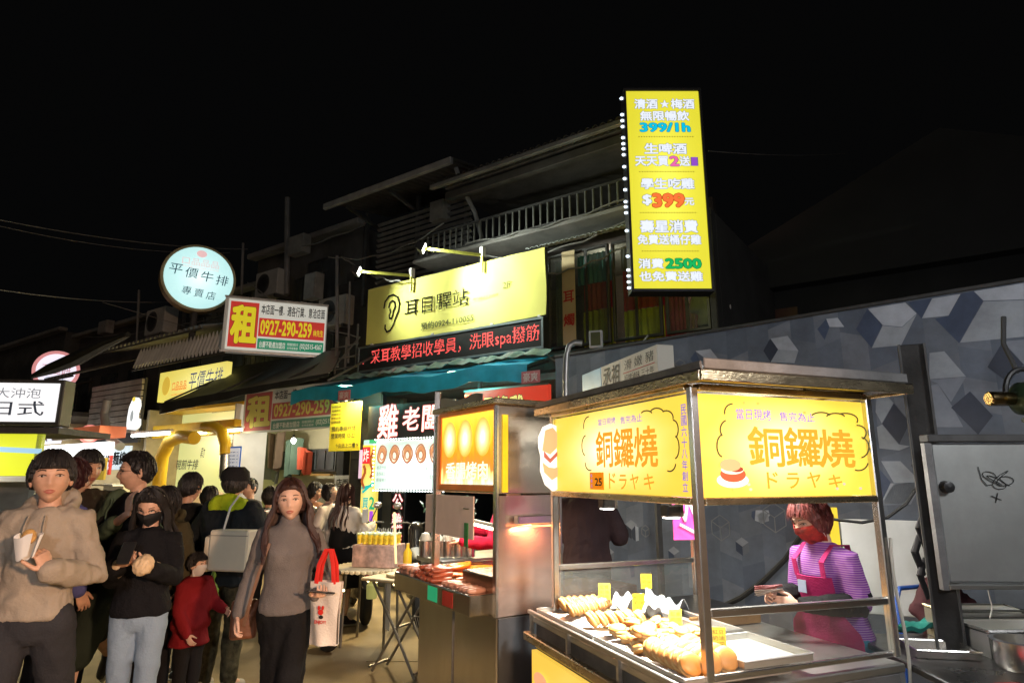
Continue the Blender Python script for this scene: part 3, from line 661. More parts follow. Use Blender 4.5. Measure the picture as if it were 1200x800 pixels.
lamp('SPOT', F.w(-3.52, -.36, 2.76), 10, (1, .98, .85), .04, F.w(-3.5, -.1, 2.45), 120, .8)
# stairwell wall and screen
MB_ = MB(); tvw = inframe(F, 'stairwell_wall', 'dark tiled stairwell wall beside the chicken shop, with a lit screen on it', 'wall', 0, .3)
MB().box(-4.0, -3.3, 0, .08, .12, 2.9).build('wall', mat('dark_stair_wall', (.035, .037, .045), .5, 0, .2, 5, .2), tvw)
for z in [0.12 + k * .22 for k in range(13)]: MB().box(-3.95, -3.32, -.012, -.001, z + .004, z + .21).build('tile', mat('dark_tile', (.04, .043, .052), .3, 0, .2, 7, .1), tvw, bevel=.003)
tv = inframe(F, 'wall_screen', 'lit pink and white video screen on the dark stairwell wall', 'screen', -3.53, .22, 1.58)
MB().box(-.18, .18, 0, .05, -.02, .47).build('casing', black, tv, bevel=.005)
MB().box(-.17, .17, -.004, -.001, 0, .45).build('display', lit('tv_face', (.78, .55, .75), (.85, .85, 1), (.2, .3), (-.05, .3), 1, se=.75, sh=1.0), tv)
disc(P_('p_dark', (.02, .02, .04), .5), tv, .08, .33, .06, .07, -.006, 'picture_shape'); disc(P_('p_pink', (.8, .15, .4)), tv, .1, .1, .06, .05, -.006, 'picture_shape')
# ---- red sign behind the sausage stall
rs = inframe(F, 'shop_sign', 'red-orange shop sign with pale yellow characters, half hidden by the sausage stall', 'sign', -.63, -.05, 2.15)
MB().box(-.68, .68, 0, .08, 0, .61).build('light_box', lit('red_face', (.75, .06, .03), (.85, .12, .05), (.7, .3), (0, .3), 1, se=.7, sh=.9), rs, bevel=.006)
txt('爆漿雞', glow('yellow_lit', (1, .85, .25), .9), rs, -.42, .32, .14, .5, off=.03, halo=ink, hoff=.06)
MB().box(-.69, .69, -.012, .0, .60, .625).build('trim', steel, rs)

# ---- rental notices
def rent_print(parent, x0, x1, z0, z1, y, e, pre, cut=False):
    def c(nm, col): return mat(pre + nm, col, .55, 0, .05, 3, .05, emit=e, samp=False) if e else mat(pre + nm, col, .55, 0, .1, 3, .1)
    Wd, H = x1 - x0, z1 - z0; X = lambda a: x0 + Wd * a; Zz = lambda b: z0 + H * b
    wht, red, grn, ylw, blk = c('white', (.62, .63, .57)), c('red', (.52, .035, .025) if e > .5 else (.46, .10, .10)), c('green', (.015, .24, .13) if e > .5 else (.10, .24, .18)), c('yellow', (.72, .62, .02) if e > .5 else (.62, .56, .14)), mat(pre + 'ink', (.015, .015, .02), .6)
    b = MB().box(x0, x1, y, y + .01, z0, z1).build('printed_face', wht, parent)
    MB().box(X(.02), X(.30), y - .003, y - .001, Zz(.05), Zz(.95)).build('red_field', red, b)
    txt('租', ylw, b, X(.045), X(.285), Zz(.15), Zz(.86), y=y - .004, off=.06, halo=blk, hoff=.075)
    txt('本店面一樓．適各行業．意洽店面', blk, b, X(.325), X(.98), Zz(.74), Zz(.94), y=y - .002, off=.025)
    MB().box(X(.31), X(.985), y - .003, y - .001, Zz(.29), Zz(.66)).build('red_field', red, b)
    txt('0927-290-259', ylw, b, X(.33), X(.85), Zz(.34), Zz(.62), y=y - .004, off=.04); txt('林先生', ylw, b, X(.87), X(.975), Zz(.37), Zz(.50), y=y - .004, off=.03)
    MB().box(X(.31), X(.985), y - .003, y - .001, Zz(.04), Zz(.25)).build('green_field', grn, b)
    txt('台慶不動產加盟店', wht, b, X(.33), X(.59), Zz(.07), Zz(.2), y=y - .004, off=.02); txt('(02)2515-4567', wht, b, X(.74), X(.97), Zz(.07), Zz(.2), y=y - .004, off=.03)
    txt('特許經紀有限公司', wht, b, X(.61), X(.72), Zz(.14), Zz(.2), y=y - .004); txt('北市店面部', wht, b, X(.61), X(.72), Zz(.07), Zz(.12), y=y - .004)
rb = thing('rental_sign', 'projecting red, white and green rental box sign high above the black awning', 'sign', (-4.94, 10.5, 3.7), R(21.8))
MB().box(.0, 1.71, 0, .26, 0, .95).build('box', mat('off_white_sign_box', (.5, .5, .46), .6, 0, .1, 4, .1, dirt=.3, emit=.12, samp=False), rb, bevel=.006)
rent_print(rb, .06, 1.69, .03, .92, -.012, .62, 'box_')
for z_ in (-.02, .94): MB().box(-.012, 1.72, -.02, .0, z_, z_ + .028).build('edge_strip', steel, rb)
MB().bar((1.71, .13, .5), (2.3, .4, .5), .05).build('bracket', iron, rb); MB().bar((1.71, .13, .85), (2.3, .4, .95), .04).build('bracket', iron, rb)
rc = inframe(F, 'rental_banner', 'dim hanging cloth rental notice below the black awning, above the vacant shop', 'banner', 0, .12, 2.4)
rent_print(rc, -6.9, -3.95, 0, .78, 0, .05, 'cloth_')  # cloth print given a faint glow of its own in place of lamplight

# ---- round steak sign on its post
rd = thing('round_sign', 'large round glowing white sign with handwritten characters on a post', 'sign', (-5.95, 11.5, 5.3), R(34))
rface = lit('round_face', (.52, .86, .86), (.78, 1, .98), (.75, .75), (0, 0), 1, se=.95, sh=1.25)
Mx = Matrix.Rotation(pi / 2, 4, 'X')
MB().lathe([(.0, -.0), (.60, 0), (.60, .02), (.0, .02)], 48, M=Mx).build('face', rface, rd)
MB().lathe([(.63, -.01), (.655, -.01), (.655, -.28), (.63, -.28), (.0, -.28), (.0, -.02), (.63, -.02)], 48, M=Mx).build('drum', mat('tan_sign_drum', (.30, .22, .12), .5, .2, .1, 4, .1), rd, smooth=True)
bk = glow('blue_black_ink', (.02, .07, .12), .5); pk = glow('pale_pink_ink', (.85, .55, .55), .9)
for i, ch in enumerate('平價牛排'): txt(ch, bk, rd, -.53 + i * .27, -.31 + i * .27, .0 - i * .03, .2 - i * .03, y=-.026, off=-.01, slant=.12)
for i, ch in enumerate('專賣店'): txt(ch, bk, rd, -.28 + i * .21, -.12 + i * .21, -.36 - i * .02, -.2 - i * .02, y=-.026, off=-.015, slant=.12)
txt('口品品品', pk, rd, -.32, .32, .22, .36, y=-.026, off=0); disc(pk, rd, 0, .47, .09, .07, -.026); txt('HOMELY STEAK HOUSE', pk, rd, -.3, .32, .17, .20, y=-.026)
MB().tube([(0, .15, -.64), (0, .15, -1.25)], .06, 10).build('post', iron, rd)
# ---- yellow steak-house fascia sign
ys = inframe(F, 'shop_sign', 'yellow steak restaurant fascia sign with red emblem, under a corrugated awning', 'sign', 0, -.05, 3.18)
MB().box(-9.95, -7.35, 0, .12, 0, .64).build('light_box', lit('steak_face', (.88, .74, .14), (1, .95, .38), (2, .5), (-8.2, .35), 1, se=.8, sh=1.15), ys, bevel=.005)
red_l = glow('orange_red_lit', (.75, .16, .02), .9); blu_l = glow('deep_blue_lit', (.03, .06, .22), .7)
disc(glow('ochre_lit', (.75, .5, .06), .8), ys, -9.62, .33, .16, .2, name='emblem'); txt('口品品品', red_l, ys, -9.36, -8.78, .2, .38, off=.02); txt('平價牛排', blu_l, ys, -8.72, -7.48, .16, .54, off=.0, slant=.15)
txt('HOMELY STEAK', red_l, ys, -9.36, -8.8, .1, .13)
# corrugated awnings down the street, each its own
def corr_awning(label, x0, x1, y0, z0, y1, z1, n, m, am=.035):
    t = inframe(F, 'corrugated_awning', label, 'awning', 0, 0, 0, group='corrugated awnings over the left shops')
    MB().sheet(lambda a, b: (x0 + (x1 - x0) * a, y0 + (y1 - y0) * b, z0 + (z1 - z0) * b + am * sin(a * n * 2 * pi)), n * 6, 2, .006).build('sheet', m, t, smooth=True)
    MB().box(x0, x1, y0 - .02, y0 + .01, z0 - .07, z0 - .04).build('edge_rail', iron, t)
    return t
stripe = mat('pale_corrugated_sheet', (.6, .6, .58), .5, .1, .15, 3, .1, dirt=.3)
corr_awning('steep grey corrugated awning directly above the yellow steak sign', -9.2, -5.9, -.95, 3.74, -.85, 4.10, 26, stripe, .06)
corr_awning('upper grey sheet canopy behind the round sign post', -11.2, -6.6, -1.0, 4.25, .8, 4.75, 26, tin)
corr_awning('dark sheet canopy sloping down towards the round pink sign', -15.5, -10.8, -1.4, 3.72, 1.0, 4.7, 26, tin_dark)
corr_awning('farthest dark canopy at the left end of the shops', -22, -16, -1.2, 3.5, 1.0, 4.3, 26, tin_dark)
ba = inframe(F, 'tarpaulin_awning', 'large sloping black tarpaulin awning between the yellow steak sign and rental cloth', 'awning', 0, 0, 0)
def baf(a, b):
    x = (-7.80 + 4.75 * a) * (1 - b) + (-7.95 + 3.5 * a) * b; s = .03 * sin(a * 13) * sin(b * 3.14)
    return x, -1.0 + 1.35 * b, (2.93 + .13 * a) * (1 - b) + (3.80 + .0 * a) * b - .10 * sin(b * 3.14) + s
btm = mat('black_tarpaulin', (.022, .024, .022), .55, 0, .3, 3, .35, 16)
MB().sheet(baf, 40, 10, .01).build('tarpaulin', btm, ba, smooth=True)
MB().sheet(lambda a, b: (-7.80 + 4.75 * a, -1.0 - .01 * sin(a * 50), 2.93 + .13 * a - .2 * b * (1 - .75 * a) - .01 * sin(a * 31) * b), 40, 2, .006).build('valance', btm, ba, smooth=True)
for x in (-7.7, -6.1, -4.5, -3.1): MB().bar((x, -.98, 2.95), (x - .1, .4, 3.72), .03).build('support_bar', iron, ba)
# air conditioner units on the dim fronts
def aircon(label, u, v, y, s=1.):
    x, z = F.hit(u, v, y); t = inframe(F, 'air_conditioner', label, 'air conditioner', x, y, z, group='outdoor air conditioners on the dark fronts'); t.scale = (s, s, s)
    MB().box(-.4, .4, -.3, 0, 0, .56).build('casing', mat('aircon_casing', (.33, .33, .31), .6, 0, .1, 4, .1, dirt=.4), t, bevel=.015)
    g = MB(); Mf = Matrix.Translation((-.1, -.305, .28)) @ Mx
    for r_ in (.06, .11, .16, .21): g.lathe([(r_, 0), (r_ + .012, 0), (r_ + .012, .01), (r_, .01)], 20, M=Mf)
    g.build('fan_grille', iron, t)
    MB().box(-.35, -.3, -.3, .1, -.06, 0).box(.3, .35, -.3, .1, -.06, 0).build('bracket', iron, t)
aircon('pale air conditioner on the canopy left of the round sign post', 196, 394, -.2)
aircon('dark air conditioner high on the wall behind the rental sign', 325, 350, 1.1)
aircon('air conditioner by the left end of the LED board', 402, 385, .9)
# loose pipes and poles in the dark over the shops
for i, (u0, v0, u1, v1, y, r_, lb) in enumerate(((160, 410, 163, 340, .2, .03, 'thin pole standing on the canopy left of the round sign'), (395, 430, 395, 300, .3, .03, 'pipe rising beside the left end of the ear sign'), (408, 425, 410, 330, .3, .02, 'thin pipe just left of the ear sign'), (283, 345, 285, 285, .9, .03, 'vent pipe above the rental box sign'), (336, 345, 337, 232, 1.0, .06, 'thick dark pipe on the house behind the rental sign'))):
    a, b = F.hit(u0, v0, y), F.hit(u1, v1, y)
    tag(MB().tube([F.w(a[0], y, a[1]), F.w(b[0], y, b[1])], r_, 8).build('pipe', mat('dim_grey_pipe', (.2, .2, .2), .6, .2), smooth=True), lb, 'pipe')
rk = inframe(F, 'scaffold_rack', 'rusty pipe rack beside the left end of the LED board', 'rack', 0, 0, 0)
g = MB()
for u, v0, v1 in ((392, 400, 438), (404, 395, 435), (417, 380, 430)): x, za = F.hit(u, v1, .1); g.bar((x, .1, za), (x, .1, F.hit(u, v0, .1)[1]), .025)
for v in (405, 418, 430): x0_, z_ = F.hit(388, v + 4, .1); x1_, _ = F.hit(420, v, .1); g.bar((x0_, .1, z_), (x1_, .1, z_ + .02), .02)
g.bar((x0_, .1, z_), (x1_, .1, z_ + .5), .02); g.build('pipes', mat('dull_pipe', (.22, .22, .2), .5, .4, dirt=.4), rk)

# ---- tall yellow vertical sign
VF = Fr(1.24, 6.5, 0)
vy = inframe(VF, 'vertical_sign', 'tall bright yellow vertical light box listing chicken and drink offers', 'sign', .07, 0, 3.58)
VW, VH = .83, 2.36
MB().box(0, VW, 0, .18, 0, VH).build('light_box', lit('tall_face', (.86, .78, .04), (1, .96, .12), (.6, 1.6), (.42, 1.2), 1, se=.85, sh=1.12), vy, bevel=.004)
MB().box(-.03, VW + .03, -.015, .2, -.035, -.002).box(-.03, VW + .03, -.015, .2, VH + .002, VH + .035).box(-.03, -.002, -.015, .2, -.002, VH).box(VW + .002, VW + .03, -.015, .2, -.002, VH).build('frame', black, vy, bevel=.003)
wl = glow('lavender_white_lit', (.85, .9, 1), .95); hl = glow('grey_blue_lit_outline', (.16, .2, .28), .6)
def vp(v): return (338 - v) / 231.
def zz(u0, v0, u1, v1):    # pixel box on the tall sign
    x0, z0 = VF.hit(u0, v0, -.01); x1, z1 = VF.hit(u1, v1, -.01); return x0 - .07, x1 - .07, z0 - 3.58, z1 - 3.58
def vt(s, u0, v0, u1, v1, m=None, h=None, off=.045): txt(s, m or wl, vy, *zz(u0, v0, u1, v1), off=off, halo=h or hl, hoff=off + (.045 if off > .01 else .02))
vt('清酒', 744, 127, 770, 116); vt('★', 774, 126, 784, 117, off=.02); vt('梅酒', 787, 127, 813, 116)
vt('無限暢飲', 751, 141, 807, 130); vt('399/1h', 751, 154, 808, 144, glow('cyan_lit', (.0, .55, .8), .95), glow('teal_dark', (.0, .2, .3), .6))
vt('生啤酒', 756, 180, 804, 168); vt('天天買', 745, 194, 783, 183); vt('2', 786, 194, 795, 183, glow('pink_lit', (.9, .15, .45), .9)); vt('送', 797, 194, 808, 183); vt('1', 811, 194, 817, 184, glow('violet_lit', (.3, .08, .6), .9), off=.006)
vt('學生吃雞', 752, 221, 813, 209); vt('$', 754, 240, 763, 228); vt('399', 766, 242, 801, 227, glow('orange_lit', (1, .19, .04), .95), glow('brown_lit', (.45, .05, .0), .7), .06); vt('元', 803, 240, 813, 232)
vt('壽星消費', 751, 272, 817, 258); vt('免費送桶仔雞', 748, 286, 821, 275); vt('消費', 749, 314, 777, 303); vt('2500', 781, 314, 821, 303, glow('green_lit', (.0, .45, .1), .95), glow('dkgreen_lit', (.0, .15, .05), .7), .06)
vt('也免費送雞', 750, 329, 823, 318)
dg_ = glow('olive_dots', (.28, .22, .02), .8)
for v, a, b in ((160, 749, 812), (201, 750, 813), (249, 751, 815), (294, 753, 818)):
    mb = MB()
    for i in range(22):
        x, z = VF.hit(a + (b - a) * i / 21, v, -.01); mb.box(x - .07 - .006, x - .07 + .006, -.006, -.002, z - 3.586, z - 3.574)
    mb.build('dotted_line', dg_, vy)
bo = None
for v in (115, 134, 141, 148, 161, 168, 174, 181, 195, 209, 222, 236, 242, 249, 270, 300, 316, 323, 330, 337):
    z = VF.hit(733, v, .05)[1] - 3.58
    if bo is None: bo = MB().ell((0, 0, 0), (.022, .02, .016), 8).build('edge_bulb', glow('cold_bulb', (.75, .88, 1), 2.5), vy, loc=(-.045, .06, z))
    else: link('edge_bulb', bo.data, vy, (-.045, .06, z))
for z_ in (.3, 1.9): MB().bar((.4, .2, z_), (.9, 1.2, z_), .05).build('wall_bracket', iron, vy)

# ---- small off-white brush-lettered box sign above the doriyaki cart
ZF = Fr(1.17, 5.0, -75)
zs_ = inframe(ZF, 'box_sign', 'small off-white box sign with black brush characters above the dorayaki cart roof', 'sign', 0, 0, 2.41)
MB().box(-1.15, 0, 0, .15, 0, .25).build('panel', mat('cream_sign_sheet', (.42, .40, .34), .6, 0, .1, 3, .1, emit=.22, samp=False), zs_, bevel=.004)
MB().box(-1.66, -1.16, 0, .15, 0, .25).build('side_panel', mat('pale_blue_sheet', (.22, .40, .52), .5, 0, .2, 3, .1, emit=.25, samp=False), zs_, bevel=.004)
bi = mat('brush_ink', (.01, .01, .01), .6)
txt('丞祖', bi, zs_, -1.1, -.72, .03, .22, off=.03, slant=.1); txt('滑 嫩 豬', bi, zs_, -.62, -.06, .13, .22, off=-.005, slant=.1); txt('招牌滷味 三十年', bi, zs_, -.62, -.06, .03, .09)
line_art(redp, zs_, [[(-.64, .108), (-.04, .108)]], .006)
for x_ in (-.3, -1.4): MB().bar((x_, .1, -2.41), (x_, .1, 0), .04).build('leg', iron, zs_)
# bent grey pipe and little square lamp behind it
p_ = [at(u, v, 5.9) for u, v in ((663, 480), (663, 440), (664, 415), (667, 405), (674, 401), (682, 402))]
tag(MB().tube(p_, .028, 10).build('bent_pipe', mat('galvanised_pipe', (.35, .38, .38), .35, .7), smooth=True), 'bent grey pipe standing between the red sign and box sign', 'pipe')
sqp = at(698, 397, 6.4); sq = thing('square_lamp', 'small square outdoor lamp below the upstairs windows', 'lamp', sqp, R(-20))
MB().box(-.07, .07, 0, .04, -.09, .09).build('frame', mat('pale_lamp_frame', (.5, .5, .48), .4), sq, bevel=.004); MB().box(-.05, .05, -.006, -.001, -.07, .07).build('glass', mat('lamp_dark_glass', (.10, .11, .05), .1), sq)
# overhead wires
def wire(u0, v0, Y0, u1, v1, Y1, sag, lb, r_=.008):
    a, b = at(u0, v0, Y0), at(u1, v1, Y1)
    tag(MB().tube([a.lerp(b, i / 16) - Vector((0, 0, sag * 4 * (i / 16) * (1 - i / 16))) for i in range(17)], r_, 5).build('overhead_wire', mat('wire_sheath', (.13, .13, .13), .6)), lb, 'wire', 'overhead wires')
wire(-60, 245, 9, 290, 292, 13, .15, 'upper thin overhead wire at the far left'); wire(-60, 250, 9.2, 270, 296, 13, .2, 'second overhead wire just below the upper one', .006)
wire(-60, 330, 9, 200, 354, 13, .1, 'lower overhead wire reaching the canopy poles'); wire(120, 354, 11, 250, 392, 13, .0, 'short wire slanting down behind the round sign', .006)
wire(830, 177, 7, 990, 180, 12, .05, 'faint wire right of the tall yellow sign', .005)

# loose cables and boxes over the dim fronts
rc_ = random.Random(8)
for i, (u0, v0, u1, v1, y, lb) in enumerate(((300, 300, 430, 262, .7, 'slack cable from the dark pipe to the louvred screen'), (385, 300, 520, 262, .1, 'cable crossing the front of the louvred screen'), (545, 285, 735, 232, .2, 'cable running under the balcony slab'), (560, 300, 740, 255, .4, 'second cable running under the balcony slab'), (640, 322, 738, 285, .55, 'cable drooping in front of the upstairs windows'), (100, 395, 260, 370, .3, 'cable lying along the left canopies'), (640, 415, 760, 395, .1, 'cable bunch below the upstairs windows'), (400, 300, 470, 330, -.2, 'cable slanting behind the left arm lamp'), (290, 330, 420, 395, .5, 'cable hanging behind the rental box sign'))):
    a, b = F.hit(u0, v0, y), F.hit(u1, v1, y); A_, B_ = F.w(a[0], y, a[1]), F.w(b[0], y, b[1]); sg_ = rc_.uniform(.05, .25)
    tag(MB().tube([A_.lerp(B_, k / 14) - Vector((0, 0, sg_ * 4 * (k / 14) * (1 - k / 14) + .02 * sin(k * 1.7 + i))) for k in range(15)], .012, 5).build('facade_cable', mat('facade_cable', (.16, .16, .15), .6), smooth=True), lb, 'cable')
for i, (u, v, w_, h_, y, lb) in enumerate(((355, 300, .5, .4, .9, 'dull meter box on the dark house left of the louvred screen'), (372, 352, .35, .5, .6, 'grey box beside the right end of the rental box sign'), (520, 262, .3, .35, .75, 'small box under the balcony, left of the arm lamp'), (240, 372, .6, .3, .4, 'pale box on the canopy below the round sign'), (128, 392, .5, .35, .6, 'box on the far canopy left of the thin pole'))):
    x, z = F.hit(u, v, y); t = inframe(F, 'utility_box', lb, 'box', x, y, z); MB().box(-w_ / 2, w_ / 2, -.2, 0, 0, h_).build('casing', mat('dull_box', (.22, .22, .21), .6, .1, .2, 5, .1, dirt=.5), t, bevel=.01); MB().box(-w_ / 2 + .03, w_ / 2 - .03, -.212, -.201, .03, h_ - .03).build('door', mat('dull_box', (0, 0, 0)), t, bevel=.003)
# ================================================================== SHOP INTERIORS ON THE LEFT
pale = mat('pale_interior_wall', (.42, .38, .26), .8, 0, .15, 1.5, .3, 20, dirt=.35)
vs = inframe(F, 'vacant_shop', 'vacant shop room with stained pale walls under the cloth rental notice', 'shop', 0, 0, .12)
MB().box(-8.9, -3.95, 1.4, 1.5, 0, 2.9).build('back_wall', pale, vs)
MB().box(-4.08, -4.0, .35, 1.39, 0, 2.9).build('side_wall', mat('dim_side_wall', (.22, .20, .15), .8, dirt=.3), vs)
MB().box(-8.9, -4.1, .62, 1.39, 2.82, 2.9).build('ceiling', pale, vs)
_gx = F.X(395, 1.35, 540); _gl = F.X(345, 1.35, 540)
MB().box(_gl - 1.2, _gx, 1.36, 1.39, 1.62, 2.0).build('gap_shade_strip', mat('gap_shade', (.02, .022, .02), .6), vs)  # near-black strip on the wall, shade of a gap put in as colour
wd = MB().box(_gl, _gx, 1.31, 1.35, 1.58, 2.02).build('window_band', frame_m, vs)
for k in range(5): MB().box(_gl + .03 + k * (_gx - _gl) / 5, _gl - .03 + (k + 1) * (_gx - _gl) / 5, 1.29, 1.305, 1.62, 1.98).build('pane', mat('unlit_pane', (.05, .055, .06), .15), wd)
MB().box(_gl, _gx, 1.2, 1.28, 1.5, 1.54).build('ledge', mat('ochre_wood', (.30, .17, .05), .6), vs)
jk = MB(); rj = random.Random(5)
jm = [mat('junk_grey', (.12, .13, .11), .8), mat('junk_brown', (.13, .09, .06), .8), mat('junk_green', (.07, .12, .09), .8), mat('junk_red', (.35, .05, .02), .7), mat('junk_black', (.03, .03, .03), .8)]
def rag(x, y, z, w_, h, m, label):
    t = MB(); ph = rj.random() * 9
    x -= 1.0; y = y * .4
    t.sheet(lambda a, b: (x + w_ * (a - .5) * (1 - .3 * b * rj.uniform(.8, 1)), y - .1 * sin(a * 7 + ph) - .05 * sin(a * 19), z + h * (.5 - b) + .05 * sin(a * 5 + ph)), 14, 8, .01)
    o = t.build('hanging_cloth', m, None, smooth=True); o.matrix_world = F.M; tag(o, label, 'cloth', 'bundles hanging in the vacant shop')
rag(-6.35, 2.6, 1.95, .8, .9, jm[0], 'grey bundle hanging at the left wall of the vacant shop'); rag(-5.95, 2.4, 2.1, .5, .7, jm[1], 'brown rag hanging second from the left in the vacant shop')
rag(-5.55, 2.5, 1.95, .45, .7, jm[2], 'greenish cloth hanging in the middle of the vacant shop'); rag(-6.6, 1.9, 1.6, .5, .9, jm[4], 'dark bundle nearest the steak restaurant in the vacant shop')
rag(-5.2, 2.7, 1.9, .14, .42, jm[3], 'narrow red cloth hanging beside the dark window band')
tb = MB().sheet(lambda a, b: (-6.9 + 2.2 * a, 1.0 - .05 * sin(a * 14), .1 + 1.2 * b - .1 * sin(a * 3.1)), 14, 6, .01).build('dust_sheet', mat('cream_dust_sheet', (.42, .40, .30), .85, 0, .15, 2, .3), None, smooth=True)
tb.matrix_world = F.M; tag(tb, 'cream dust sheet draped over a counter in the vacant shop', 'cloth')
_b = F.hit(344, 516, .6); bp = F.w(_b[0], .6, _b[1]); bl = thing('hanging_bulb', 'bare glowing bulb hanging on a wire in the vacant shop', 'bulb', bp)
MB().ell((0, 0, 0), (.045, .045, .055), 16).build('bulb', glow('bulb_glow', (1, 1, .95), 12, True), bl, smooth=True); MB().cyl((0, 0, .05), (0, 0, .11), .022).build('socket', black, bl); MB().cyl((0, 0, .11), (0, 0, .62), .005, 6).build('wire', cable_m, bl)
lamp('POINT', bp + Vector((0, 0, -.09)), 34, (1, .93, .72), .05)
pn = inframe(F, 'paper_notice', 'white paper notice with dark writing hung in the vacant shop', 'notice', -4.75, .9, 1.35)
MB().box(-.35, .4, 0, .006, 0, .28).build('paper', white_paint, pn); txt('店面出租', grey_ink, pn, -.3, .35, .08, .22, off=.02)

# ---- yellow steak restaurant
yl = mat('yellow_paint', (.78, .48, .02), .4, 0, .1, 3, .08, dirt=.12)
sk = inframe(F, 'steak_restaurant', 'brightly lit yellow steak restaurant front with menu wall', 'shop', 0, 0, .12)
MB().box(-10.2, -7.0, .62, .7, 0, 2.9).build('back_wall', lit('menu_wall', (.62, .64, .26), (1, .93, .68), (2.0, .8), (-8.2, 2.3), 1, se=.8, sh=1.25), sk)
MB().box(-10.3, -10.2, .0, .7, 0, 2.9).build('side_wall', yl, sk); MB().box(-7.0, -6.96, .0, .7, 0, 2.85).build('side_wall', white_paint, sk)
MB().box(-10.0, -6.9, -.05, .1, 2.28, 2.55).build('header_beam', yl, sk, bevel=.01)
MB().box(-10.2, -6.9, .1, .61, 2.84, 2.9).build('ceiling', yl, sk)

for s_, a_ in (('現煎牛排', (205, 550, 232, 538)), ('菲力', (234, 536, 240, 524)), ('沙朗', (265, 545, 277, 530)), ('雞排', (264, 525, 276, 512))):
    q_ = q4(F, *a_, .6); txt(s_, ink, sk, q_[0], q_[1], q_[2] - .12, q_[3] - .12, y=.6, slant=.2)
x, z = F.hit(230, 577, -.4)
MB().box(-9.6, -7.0, -.5, .1, 0, .92).build('counter', mat('counter_front', (.30, .16, .03), .4, 0, .2, 4, .1), sk, bevel=.01)
MB().box(-9.65, -6.95, -.55, .15, .92, .96).build('counter_top', steel, sk, bevel=.004)
for lb, pts, r_ in (('fat yellow exhaust duct bending down at the left of the restaurant', ((228, 513), (212, 511), (198, 518), (190, 535), (187, 560), (184, 620)), .125), ('yellow duct coming straight down at the right of the restaurant', ((240, 500), (252, 500), (260, 506), (264, 520), (264, 532)), .10)):
    P3 = [(lambda q: (q[0], -.3, q[1]))(F.hit(u, v, -.3)) for u, v in pts]
    P3 = [Vector(P3[0])] + [Vector(a).lerp(Vector(b), t) for a, b in zip(P3, P3[1:]) for t in (.5, 1)]
    t = MB().tube(P3, r_, 18).build('exhaust_duct', yl, None, smooth=True); t.matrix_world = F.M; tag(t, lb, 'duct')
a = F.hit(264, 533, -.3); b = F.hit(263, 560, -.3)
t = MB().tube([(a[0], -.3, a[1]), (b[0], -.3, b[1])], .095, 18).build('steel_duct', steel, None, smooth=True); t.matrix_world = F.M; tag(t, 'bare steel length of duct below the yellow one', 'duct')
for u, v, w_, lb in ((226, 508, 1.0, 'bright tube lamp under the yellow header beam'), (275, 504, .5, 'shorter tube lamp at the right end of the header')):
    x, z = F.hit(u, v, -.12); t = inframe(F, 'tube_lamp', lb, 'lamp', x, -.12, z)
    MB().box(-w_ / 2, w_ / 2, -.02, .04, .03, .07).build('fitting', white_paint, t); MB().tube([(-w_ / 2 + .03, 0, 0), (w_ / 2 - .03, 0, 0)], .022, 10).build('tube', glow('tube_glow', (1, .96, .7), 14, True), t)
lamp('AREA', F.w(-8.4, .3, 2.6), 30, (1, .88, .55), .5, F.w(-8.4, -.6, .8)); lamp('AREA', F.w(-8.4, -.7, 2.35), 80, (1, .86, .5), 1.2, F.w(-7.4, -4.5, .4))
x, z = F.hit(246, 568, -.45); um = inframe(F, 'food_cover', 'cream dome-shaped food cover glowing on the restaurant counter', 'food cover', x, -.45, 1.08)
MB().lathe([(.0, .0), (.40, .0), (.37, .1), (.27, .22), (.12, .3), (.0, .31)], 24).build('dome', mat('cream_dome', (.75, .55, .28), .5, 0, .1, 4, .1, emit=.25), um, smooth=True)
for k in range(14):
    s_ = MB().lathe([(.05, 0), (.06, .1), (.045, .18), (.02, .22), (.0, .22)], 12).build('sauce_bottle', mat('sauce_%d' % (k % 3), [(.6, .25, .02), (.5, .05, .02), (.7, .62, .4)][k % 3], .3), None, smooth=True)
    s_.matrix_world = F.M @ Matrix.Translation((-9.5 + k * .17, -.42, 1.08)); tag(s_, 'small sauce bottle in the row along the steak counter', 'bottle', 'sauce bottles on the steak counter')
pc = inframe(F, 'menu_sheet', 'blue-edged white menu sheet at the right of the restaurant', 'notice', *[(lambda q: (q[0], -.25))(F.hit(270, 556, -.25))][0], F.hit(270, 556, -.25)[1])
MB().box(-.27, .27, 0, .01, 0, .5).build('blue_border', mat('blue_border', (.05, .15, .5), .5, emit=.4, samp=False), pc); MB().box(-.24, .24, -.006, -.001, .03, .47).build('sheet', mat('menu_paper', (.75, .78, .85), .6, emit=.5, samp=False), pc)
for k in range(6): txt('牛排 雞排 豬排 150', grey_ink, pc, -.2, .2, .08 + k * .06, .11 + k * .06, y=-.008)

# ---- shop with grey slats and bird sign
gs = inframe(F, 'shuttered_shop', 'narrow shop front with a grey slatted panel above its lit opening', 'shop', 0, 0, .12)
MB().box(-12.7, -10.2, 2.5, 2.6, 0, 2.9).build('back_wall', mat('warm_white_wall', (.55, .5, .4), .7, 0, .2, 1.5, .1), gs)
MB().box(-12.9, -12.7, -.1, 2.6, 0, 2.9).build('pillar', mat('beige_pillar', (.42, .35, .22), .6), gs); MB().box(-10.2, -10.1, -.1, 2.6, 0, 2.9).build('pillar', mat('beige_pillar'  , (.42, .35, .22)), gs)
for k in range(9): MB().box(-12.6, -10.15, -.32 + .01 * (k % 2), -.26, 2.42 + k * .13, 2.53 + k * .13).build('slat', mat('weathered_slat', (.46, .43, .38), .6, .2, .2, 3, .1, dirt=.4), gs, bevel=.006)
MB().box(-12.6, -10.15, -.25, -.2, 2.2, 3.6).build('slat_frame', iron, gs)
